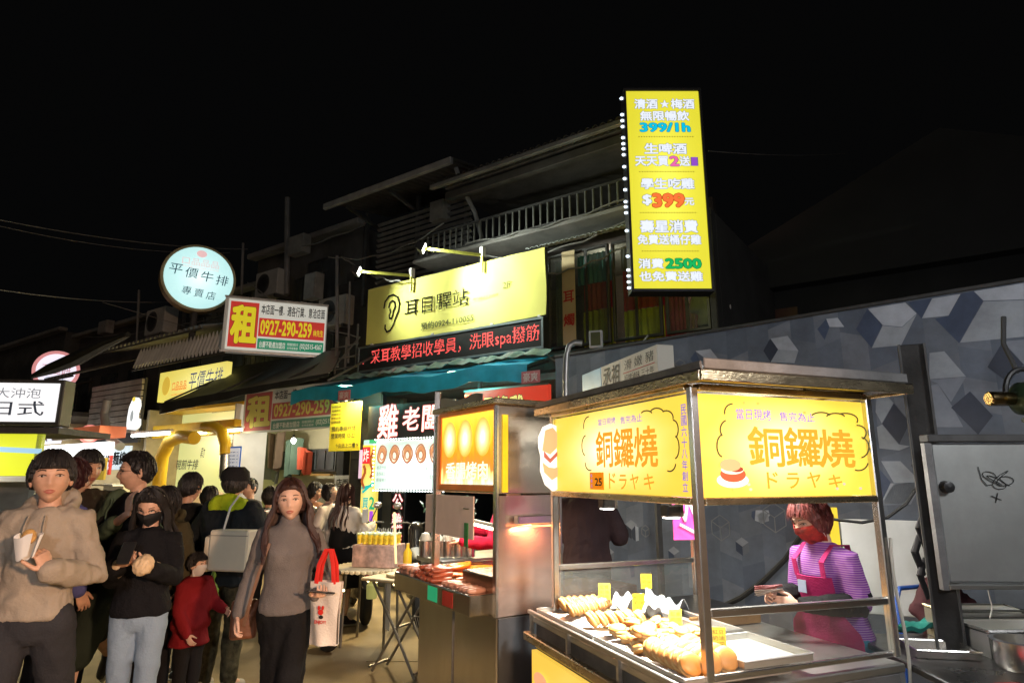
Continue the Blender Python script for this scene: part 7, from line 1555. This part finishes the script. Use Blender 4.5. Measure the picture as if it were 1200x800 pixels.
# 3 girl in black looking at her phone
x, H = pos(180, 576, 4.05); H = H + .015
M3 = Matrix.Translation((x, 4.05, 0)) @ Matrix.Rotation(R(10), 4, 'Z'); s3 = H / 1.7
black_knit = cloth('black_fluffy_knit', (.010, .010, .012), bump=.6)
t, HM, V, J, ln = person('young woman in a black sweater, black mask and pale jeans looking down at her phone', x, 4.05, 10, H, dict(head=(0, -22, 0), elR=(-.195, .0, 1.12), wrR=(-.08, -.26, 1.235), elL=(.195, .0, 1.12), wrL=(.10, -.27, 1.215), handR=((.75, -.35, .35), (.3, .3, .85), (.1, .5, .85), (.5, .6, .5)), handL=((-.75, -.3, .45), (-.3, .4, .85), (-.1, .4, .9), (.55, .7, .5)), knL=(.085, -.02, .49), knR=(-.085, .0, .49)),
    hair='long', mask=mat('black_mask', (.012, .012, .014), .7), top=dict(m=black_knit, n='sweater', inf=.028, hem=.90, flare=.03, collar=True, cuff=-.012, fold=.013, fs=10, sleeve=.93), bottom=dict(k='pants', m=cloth('pale_blue_denim', (.26, .35, .46), scale=3), inf=.010, wide=.006, fold=.006), glasses=True, seed=3, g=.9, hs=1.04)
cream = cloth('cream_knit_cuff', (.60, .48, .34))
for S in 'LR':
    a, b = V(J['el' + S]).lerp(V(J['wr' + S]), .55), V(J['wr' + S]); MB().limb([a, a.lerp(b, .5), b - (b - a) * .05], [.050 * s3, .056 * s3, .034 * s3], 14).build('cuff', cream, t, remesh=.009, fold=.008, fs=26)
_M = M3
ph = held('phone', 'dark phone held in both hands by the young woman in black', 'phone', V((-.0, -.345, 1.32)), (R(-38), 0, R(10))); MB().box(-.036, .036, -.005, .005, -.07, .07).build('case', black, ph, bevel=.004); MB().box(-.032, .032, .0052, .0065, -.064, .064).build('screen', glow('phone_screen_dim', (.25, .22, .2), .5), ph)
sn = held('wrapped_snack', 'cream paper-wrapped snack held beside the phone', 'snack', V((.105, -.335, 1.245)), (R(-20), R(20), 0)); MB().ell((0, 0, 0), (.055, .045, .06), 18).build('wrap', mat('cream_wrap', (.68, .50, .30), .6, 0, .12, 14, .7, 18), sn, remesh=.006, fold=.006, fs=40)

# 4 woman walking in the middle
x, H = pos(346, 564, 3.95)
M4 = Matrix.Translation((x, 3.95, 0)) @ Matrix.Rotation(R(8), 4, 'Z'); s4 = H / 1.7
grey_knit = cloth('grey_brown_knit', (.17, .155, .15), scale=9, bump=.5, bscale=160)
t, HM, V, J, ln = person('smiling woman with long red-brown hair, grey sweater and black skirt walking towards us', x, 3.95, 8, H, dict(lean=(-.015, -.02), head=(8, 2, -4), elR=(-.235, .05, 1.13), wrR=(-.285, .0, .90), handR=((-.12, -.1, -1), (.9, .1, 0), (0, -1, 0), (.35, .5, .4)), elL=(.24, .03, 1.12), wrL=(.20, -.20, 1.03), handL=((.45, -.75, .1), (-.1, .15, .95), (-.9, -.45, 0), (.6, .7, .4)), knL=(.06, -.18, .50), anL=(.05, -.18, .09), knR=(-.05, .12, .50), anR=(-.03, .42, .14)),
    skin='b', hair='long', hcol='brown', bust=.030, g=.94, hs=1.08, hwave=.014, top=dict(m=grey_knit, n='sweater', inf=.014, hem=.90, high=True, flare=.02, cuff=.003, fold=.006, fs=10), bottom=dict(k='skirt', m=cloth('black_skirt', (.010, .010, .011)), inf=.003, len=.30, fold=.010), seed=4)
MB().ell(HM @ Vector((0, -.085, -.066)), (.009, .003, .002), 8).build('teeth', eyew, t)
_M = M4
ph = held('phone', 'black phone in the left hand of the woman in grey', 'phone', V((.245, -.30, 1.06)), (R(74), R(8), R(20))); MB().box(-.075, .075, -.005, .005, -.036, .036).build('case', black, ph, bevel=.004); MB().box(-.07, .07, -.0065, -.0052, -.032, .032).build('screen', mat('dark_screen', (.01, .01, .012), .08), ph)
# tote bag
bp_ = at(379, 754, 3.80); bag = thing('tote_bag', 'cream cloth shopping bag with red handles hanging from the hand of the woman in grey', 'bag', bp_, R(-14))
def bagf(sgn):
    return lambda a, b: Vector(((a - .5) * (.165 + .02 * b), sgn * (.012 + .035 * sin(pi * a) * (1 - .55 * b)) + .008 * sin(a * 9 + b * 5), .33 * b - .03 * sin(pi * a) * (1 - b) * .0))
cvs = cloth('cream_canvas', (.68, .62, .55))
b_ = MB().sheet(bagf(-1), 14, 14, .003).sheet(bagf(1), 14, 14, .003).box(-.082, .082, -.012, .012, -.004, .002).build('bag_body', cvs, bag, smooth=True)
hdm = mat('red_webbing', (.75, .03, .02), .6)
for sy in (-.022, .018):
    pts = [(-.055, sy, .32), (-.045, sy, .42), (-.012, sy * .5, .50), (.018, sy * .5, .50), (.045, sy, .42), (.055, sy, .32)]; MB().tube(pts, .014, 6, .22, (0, 1, 0)).build('handle', hdm, bag, smooth=True)
for (cx, cz, rx_, rz_) in ((.0, .175, .016, .014), (.012, .198, .007, .012), (-.012, .198, .007, .012)): disc(hdm, bag, cx, cz, rx_, rz_, -.0495, 'printed_shape', d=.003)
disc(ink, bag, .004, .150, .013, .010, -.0495, 'printed_shape', d=.003); txt('ENJOY!', hdm, bag, -.035, .035, .11, .132, y=-.0495, off=.04)
# shoulder bag with strap, brown, and a charm
strap = MB().tube([V((-.10, -.145, 1.33)), V((-.15, -.150, 1.15)), V((-.20, -.12, .96)), V((-.235, -.06,   .84))], .009, 6, .35, (0, 1, 0)); so_ = strap.build('bag_strap', mat('tan_leather_strap', (.20, .11, .07), .5), None, smooth=True); so_.matrix_world = M4; tag(so_, 'tan leather shoulder strap across the chest of the woman in grey', 'strap')
hb_ = thing('handbag', 'brown handbag hanging behind the right hand of the woman in grey', 'bag', at(284, 748, 4.05), R(25)); MB().box(-.075, .075, -.035, .035, 0, .22).build('bag_body', mat('brown_leather', (.16, .06, .03), .4, 0, .2, 8, .2), hb_, bevel=.02, seg=3); MB().box(-.076, .076, -.038, -.034, .13, .22).build('flap', mat('brown_leather', (0, 0, 0)), hb_, bevel=.002)
chm = thing('bag_charm', 'small white plush charm hanging on the brown handbag', 'charm', at(290, 704, 3.93)); mb = MB(); mb.ell((0, 0, 0), (.018, .014, .02), 10).ell((0, 0, .026), .014, 10)
for a, b in ((-.022, .01), (.022, .01), (-.014, -.022), (.014, -.022)): mb.ell((a, 0, b), .010, 8)
mb.build('plush', cloth('white_plush', (.7, .68, .62)), chm, remesh=.004)

# 5 child in red
x, H = pos(232, 648, 4.9)
M5 = Matrix.Translation((x, 4.9, 0)) @ Matrix.Rotation(R(60), 4, 'Z'); s5 = H / 1.7
red_c = cloth('red_sweatshirt', (.20, .012, .018))
person('small child in a dark red sweatshirt and white mask turned to the right', x, 4.9, 70, H, dict(head=(6, 4, 0), elL=(.24, -.08, 1.12), wrL=(.22, -.26, 1.05), elR=(-.24, -.05, 1.08), wrR=(-.24, -.20, .86)), skin='b', hair='fringe', g=1.15, mask=mat('white_mask', (.62, .60, .62), .7), top=dict(m=red_c, n='sweatshirt', inf=.035, hem=.70, flare=.06, fold=.012, fs=12), bottom=dict(k='pants', m=cloth('black_trousers', (.012, .012, .014)), inf=.02), seed=5, near=True)
# 6 olive woman behind the girl
x, H = pos(198, 572, 5.0)
person('woman in an olive coat partly hidden behind the young woman in black', x, 5.0, -12, H, None, skin='b', hair='bob', top=dict(m=cloth('olive_coat', (.065, .055, .030)), n='coat', inf=.035, hem=.70, fold=.012, hood=True), bottom=dict(k='pants', m=cloth('black_trousers', (0, 0, 0))), seed=6, g=1.05)
# 7 man in black jacket from behind
x, H = pos(224, 555, 5.6)
person('man with short hair in a plain black jacket seen from behind, facing the yellow restaurant', x, 5.6, 160, H, dict(head=(8, 0, 0)), hair='short', top=dict(m=cloth('black_jacket', (.012, .013, .015)), inf=.04, hem=.78, collar=True, fold=.012), bottom=dict(k='pants', m=cloth('black_trousers', (0, 0, 0)), wide=.01), seed=7, g=1.1)
# 8 yellow hood man with white box
x, H = pos(276, 550, 5.3)
M8 = Matrix.Translation((x, 5.3, 0)) @ Matrix.Rotation(R(172), 4, 'Z'); s8 = H / 1.7
t, HM, V, J, ln = person('man in a dark jacket with a bright yellow-green hood down his back', x, 5.3, 172, H, dict(head=(14, 0, 0), elL=(.30, .02, 1.10), wrL=(.30, .0, .92), elR=(-.30, .0, 1.10), wrR=(-.28, -.16, .95)), hair='short', top=dict(m=cloth('dark_navy_jacket', (.014, .018, .022)), inf=.055, hem=.80, fold=.014, fs=9), bottom=dict(k='pants', m=cloth('camouflage_cloth', (.07, .065, .04), var=.7, scale=18), wide=.012), shoes=(.35, .33, .28), seed=8, g=1.15)
mb = MB(); hc_ = V(J['shL']).lerp(V(J['shR']), .5)
mb.ell(hc_ + Vector((0, .075, .035)) * s8, (.165 * s8, .085 * s8, .105 * s8), 20); mb.tube([hc_ + Vector((cos(a) * .11, sin(a) * .09 + .01, .06 + .035 * sin(a))) * s8 for a in [2 * pi * j / 16 for j in range(17)]], .034 * s8, 10)
mb.build('hood', cloth('neon_yellow_hood', (.42, .55, .02)), t, remesh=.012, fold=.010, fs=12)
MB().lathe([(.0, .10), (.06, .105), (.098, .07), (.106, .02), (.104, .0), (.0, .0)], 24, M=HM @ Matrix.Translation((0, .005, .028))).build('cap', cloth('black_cap', (.015, .015, .016)), t, smooth=True)
cbx = thing('shopping_bag', 'large stiff off-white shopping bag slung on the back of the man with the yellow hood', 'bag', at(271, 668, 4.92), R(-12))
MB().box(-.16, .16, -.07, .07, 0, .29).build('bag_body', mat('off_white_bag', (.72, .68, .56), .6, 0, .06, 4, .15), cbx, bevel=.012); MB().box(-.162, .162, -.074, -.071, .25, .255).build('seam', mat('seam_grey', (.3, .28, .24), .7), cbx)
MB().tube([(-.08, -.02, .29), (-.09, .05, .45), (-.06, .12, .55)], .008, 6).build('handle', white_paint, cbx); MB().box(-.215, -.17, -.05, .06, -.01, .24).build('side_pocket', mat('off_white_bag', (0, 0, 0)), cbx, bevel=.01)
gb_ = thing('green_bag', 'light green plastic bag hanging behind the child in red', 'bag', at(248, 695, 5.1)); MB().ell((0, 0, 0), (.05, .04, .09), 14).limb([(0, 0, .08), (0, 0, .16)], [.02, .012], 8).build('bag_body', mat('lime_plastic', (.25, .45, .06), .4, 0, .1, 8, .3), gb_, remesh=.01, fold=.012, fs=22)
# 9, 10 heads behind the beige hoodie
x, H = pos(84, 540, 4.4)
person('person with dark red hair and a blue shirt with white collar, behind the beige hoodie', x, 4.4, 150, H, None, hair='bob', hcol='dkred', top=dict(m=cloth('blue_shirt', (.10, .11, .32)), n='shirt', inf=.02, hem=.8, fold=.010), bottom=dict(k='pants', m=cloth('black_trousers', (0, 0, 0))), extra=None, seed=9)
tp = [o for o in bpy.data.objects if o.name.startswith('person') and o.type == 'EMPTY'][-1]; s_ = H / 1.7
MB().tube([Vector((cos(a) * .075, sin(a) * .07 + .01, 1.425)) * s_ for a in [2 * pi * j / 14 for j in range(15)]], .020 * s_, 8).build('collar', cloth('white_collar', (.7, .66, .6)), tp, smooth=True)
x, H = pos(104, 529, 4.9)
person('taller dark-haired person in a brown-black jacket, head turned right, behind the blue shirt', x, 4.9, 60, min(H, 1.8), None, hair='fringe', top=dict(m=cloth('dark_brown_jacket', (.035, .028, .022)), inf=.035, hem=.8, fold=.010), bottom=dict(k='pants', m=cloth('black_trousers', (0, 0, 0))), seed=10)
# 11, 12 farther people
x, H = pos(246, 571, 7.2)
person('short-haired passer-by far back between the black jacket and the yellow hood', x, 7.2, 175, H, None, hair='bob', top=dict(m=cloth('maroon_coat', (.10, .02, .02)), n='coat', inf=.03, hem=.7), bottom=dict(k='pants', m=cloth('black_trousers', (0, 0, 0))), seed=11, near=False, face=False)
x, H = pos(317, 571, 7.6)
person('dark-haired passer-by standing before the vacant shop, left of the walking woman', x, 7.6, 170, H, None, hair='bob', top=dict(m=cloth('black_jacket', (0, 0, 0)), n='coat', inf=.03, hem=.7), bottom=dict(k='pants', m=cloth('black_trousers', (0, 0, 0))), seed=12, near=False, face=False)
x, H = pos(293, 577, 8.2)
person('passer-by in grey at the back, behind the man with the yellow hood', x, 8.2, -30, 1.58, None, hair='short', top=dict(m=cloth('grey_coat', (.09, .09, .10)), n='coat', inf=.03, hem=.75), bottom=dict(k='pants', m=cloth('black_trousers', (0, 0, 0))), seed=13, near=False)
# 13-15 three women by the scooters
x, H = pos(369, 566, 8.4)
person('woman in a brown jacket seen in profile behind the walking woman', x, 8.4, 75, H, dict(elL=(.25, -.05, 1.1), wrL=(.1, -.25, 1.2)), hair='bob', top=dict(m=cloth('brown_jacket', (.16, .07, .035)), inf=.03, hem=.8), bottom=dict(k='pants', m=cloth('black_trousers', (0, 0, 0))), seed=14, near=False)
x, H = pos(387, 567, 8.0)
person('woman in a white tee shirt and pale jeans looking up to the right', x, 8.0, 70, H, dict(head=(0, 26, 0), elL=(.24, .0, 1.1), wrL=(.22, -.15, .95)), skin='b', hair='bob', top=dict(m=cloth('white_tee', (.60, .55, .52)), n='shirt', inf=.022, hem=.86, sleeve=.42, fold=.010), bottom=dict(k='pants', m=cloth('pale_jeans', (.42, .42, .42)), inf=.02, wide=.015), seed=15, near=False)
x, H = pos(406, 568, 7.5)
t, HM, V, J, ln = person('woman with wavy long brown hair in a white blouse and black pinafore, back to us', x, 7.5, 150, H, dict(elR=(-.26, -.1, 1.12), wrR=(-.20, -.30, 1.18), head=(-8, 0, 0)), skin='b', hair='verylong', hcol='brown', top=dict(m=cloth('white_blouse', (.62, .58, .54)), n='blouse', inf=.035, hem=.9, fold=.010, cuff=.01), bottom=dict(k='skirt', m=cloth('black_skirt', (0, 0, 0)), inf=.03, len=.45, flare=.10, legs=0), seed=16, near=False, face=False)
s_ = H / 1.7; MB().limb([Vector((0, .01, .98)) * s_, Vector((0, .012, 1.10)) * s_, Vector((0, .012, 1.18)) * s_], [.20 * s_, .178 * s_, .17 * s_], 20, .8).build('pinafore_bodice', cloth('black_skirt', (0, 0, 0)), t, smooth=True)
ph = thing('phone', 'pale phone held by the woman in the black pinafore', 'phone', at(428, 604, 7.3), R(50)); MB().box(-.04, .04, -.005, .005, -.075, .075).build('case', white_paint, ph, bevel=.004)

# 16 dorayaki vendor
vx, vy_ = 1.68, 3.46; vH = 1.52
MV = Matrix.Translation((vx, vy_, 0)) @ Matrix.Rotation(R(-66), 4, 'Z')
purp = bpy.data.materials.new('striped_purple_shirt'); purp.use_nodes = True; _n = purp.node_tree.nodes; _l = purp.node_tree.links; _b = _n['Principled BSDF']; _b.inputs['Roughness'].default_value = .85
_t = _n.new('ShaderNodeTexCoord'); _w = _n.new('ShaderNodeTexWave'); _w.bands_direction = 'Z'; _w.inputs['Scale'].default_value = 30; _w.inputs['Distortion'].default_value = .6; _l.new(_t.outputs['Object'], _w.inputs['Vector'])
_c = _n.new('ShaderNodeValToRGB'); _c.color_ramp.elements[0].position = .25; _c.color_ramp.elements[1].position = .4; _c.color_ramp.elements[0].color = (.42, .22, .40, 1); _c.color_ramp.elements[1].color = (.20, .035, .30, 1); _l.new(_w.outputs['Fac'], _c.inputs['Fac']); _l.new(_c.outputs[0], _b.inputs['Base Color'])
t, HM, V, J, ln = person('older vendor with maroon hair, red mask, striped purple shirt and magenta apron counting banknotes', vx, vy_, -66, vH, dict(lean=(0, -.10), hd=(0, -.155, 1.565), head=(-8, -20, 0), elR=(-.20, -.08, 1.12), wrR=(-.12, -.36, 1.15), elL=(.20, -.06, 1.12), wrL=(.03, -.35, 1.12), handR=((.25, -.95, .05), (.8, .1, -.3), (.2, .1, .95), (.5, .5, .4)), handL=((-.35, -.9, .1), (-.7, .2, -.2), (-.1, .1, .95), (.5, .5, .4))),
    skin='b', hair='bob', hcol='maroon', g=1.08, bust=.02, top=dict(m=purp, n='shirt', inf=.010, hem=.84, sleeve=.46, fold=.007), bottom=dict(k='pants', m=cloth('teal_trousers', (.02, .16, .24)), inf=.02), mask=mat('red_mask', (.36, .03, .02), .7, 0, .7, 28, .1), seed=17)
sv = vH / 1.7; bsl = cloth('black_sleeve_cover', (.012, .012, .013))
for S in 'LR': a, b = V(J['el' + S]), V(J['wr' + S]); u_ = V(J['sh' + S]); MB().limb([a.lerp(u_, .18), a, a.lerp(b, .5), a.lerp(b, .9)], [.062 * sv, .062 * sv, .056 * sv, .040 * sv], 14).build('sleeve_cover', bsl, t, remesh=.009, fold=.008, fs=22)
mag = cloth('magenta_apron', (.42, .03, .13))
def apf(a, b):
    z = 1.26 - .80 * b; ln_ = -.10 * max(0, min(1, (z - .95) / .5)); wd_ = .11 if z > 1.08 else .11 + min(.10, (1.08 - z) * .9); ang = (a - .5) * 2; xx = wd_ * ang * 1.1
    return Vector((xx, -(.155 - .055 * ang * ang) + ln_ - .012 + .006 * sin(a * 20 + b * 3) * b, z)) * sv
MB().sheet(apf, 16, 20, .006).build('apron', mag, t, smooth=True)
for sx in (-1, 1): MB().tube([V((sx * .09, -.20, 1.25)), V((sx * .095, -.215, 1.34)), V((sx * .09, -.12, 1.425)), V((sx * .08, .02, 1.42)), V((sx * .04, .10, 1.30))], .018 * sv, 6, .3, (0, 1, 0)).build('apron_strap', mag, t, smooth=True)
MB().box(-.025, .025, -.004, 0, -.03, .03).build('apron_badge', mat('badge_grey', (.3, .35, .45), .5), t, loc=V((-.03, -.235, 1.2)))
_M = MV
for k, (dz, c_, lb) in enumerate(((0, (.75, .35, .38), 'pink banknote fan held by the vendor'), (-.022, (.72, .68, .64), 'pale banknotes under the pink ones in the hand of the vendor'))):
    bn_ = held('banknotes', lb, 'banknotes', V((-.05, -.47, 1.20 + dz)), (R(15), R(-12), R(-30))); 
    for q in range(3): MB().box(-.065, .065, -.0008, .0008, -.032, .032).build('note', mat('note_%d' % k, c_, .6), bn_, loc=(0, q * .003, q * .004), rot=(R(60), R(q * 7 - 6), R(q * 5)))

# 17 sausage vendor and 18 helper
MS = Matrix.Translation((.02, 5.45, 0)) @ Matrix.Rotation(R(-50), 4, 'Z')
redc = cloth('red_cuff_shirt', (.35, .01, .04)); sS = 1.68 / 1.7
def l2(u, v, Y): return tuple((MS.inverted() @ at(u, v, Y)) / sS)
person('sausage vendor with red sleeves reaching over the pots, mostly hidden by the cart', .02, 5.45, -50, 1.68, dict(elR=l2(575, 636, 5.35), wrR=l2(543, 634, 5.25), handR=((-1, -.15, .1), (0, 0, -1), (.2, -.9, 0), (.5, .5, .4)), elL=l2(580, 622, 5.5), wrL=l2(548, 618, 5.4), handL=((-1, -.1, .1), (0, 0, -1), (0, 1, 0), (.5, .5, .4))), skin='b', hair='short', top=dict(m=redc, n='shirt', inf=.018, hem=.86, fold=.008), bottom=dict(k='pants', m=cloth('black_trousers', (0, 0, 0))), seed=18)
person('helper in a dark shirt with his back turned, seen behind the dorayaki cart', .58, 5.15, 150, 1.74, dict(elR=(-.24, -.1, 1.12), wrR=(-.2, -.3, 1.1)), hair='short', top=dict(m=cloth('dark_plum_shirt', (.035, .022, .025)), n='shirt', inf=.022, hem=.8, sleeve=.46, fold=.008), bottom=dict(k='pants', m=cloth('black_trousers', (0, 0, 0))), seed=19, face=False, g=1.1)
# upstairs sitter
pw = F.w(1.72, 1.35, 3.1)
person('person in a white top sitting with back to the upstairs window under the tall sign', pw.x, pw.y, 160, 1.6, dict(knL=(.12, -.40, .80), anL=(.12, -.42, .42), knR=(-.12, -.40, .80), anR=(-.12, -.42, .42)), hair='short', top=dict(m=cloth('white_tee', (0, 0, 0)), n='shirt', inf=.02, sleeve=.45), bottom=dict(k='pants', m=cloth('black_trousers', (0, 0, 0))), seed=20, near=False, face=False, z0=3.1 - .38)
st2 = thing('stool', 'dark stool under the person upstairs', 'stool', (pw.x, pw.y, 3.1), 0); MB().box(-.2, .2, -.2, .2, .36, .40).build('seat', frame_m, st2)
for x_ in (-.17, .17):
    for y_ in (-.17, .17): MB().box(x_ - .015, x_ + .015, y_ - .015, y_ + .015, 0, .36).build('leg', frame_m, st2)
# ================================================================== ADDED LIGHT BEHIND THE CAMERA: a made-up unseen stall, whose lamps light the walkers
ot = thing('added_light_stall', 'made-up unseen stall behind the viewpoint, added to carry lamps for the walkers', 'stall', (.6, -1.6, 0), R(180))
MB().box(-2.4, 2.4, -.75, 1.3, 2.42, 2.46).build('awning', mat('red_awning_cloth', (.3, .05, .04), .7), ot)  # unseen awning, keeps the added lamps off the upper fronts
MB().box(-2.2, 2.2, .1, .7, .0, .9).build('counter', steel, ot, bevel=.01); MB().box(-2.4, 2.4, 1.25, 1.3, 0, 2.42).build('back_wall', mat('stall_back_cream', (.5, .45, .35), .8), ot)
for x in (-2.35, 2.35): MB().box(x - .03, x + .03, -.7, -.64, 0, 2.42).build('post', steel, ot)
for x in (-1.7, 1.2): MB().tube([(x - .3, -.3, 2.33), (x + .3, -.3, 2.33)], .02, 8).build('tube_lamp', glow('opp_tube', (1, .85, .65), 8), ot)
lamp('SPOT', (2.2, -1.3, 2.25), 1500, (1, .60, .36), .16, (-1.9, 3.9, 1.1), 62, .7)  # added warm key light on the walkers
lamp('AREA', (-.6, -1.35, 2.28), 75, (.9, .92, 1), .35, (-.3, 3.6, .9))  # added soft fill light on the walkers
bpy.data.scenes.remove(TS)
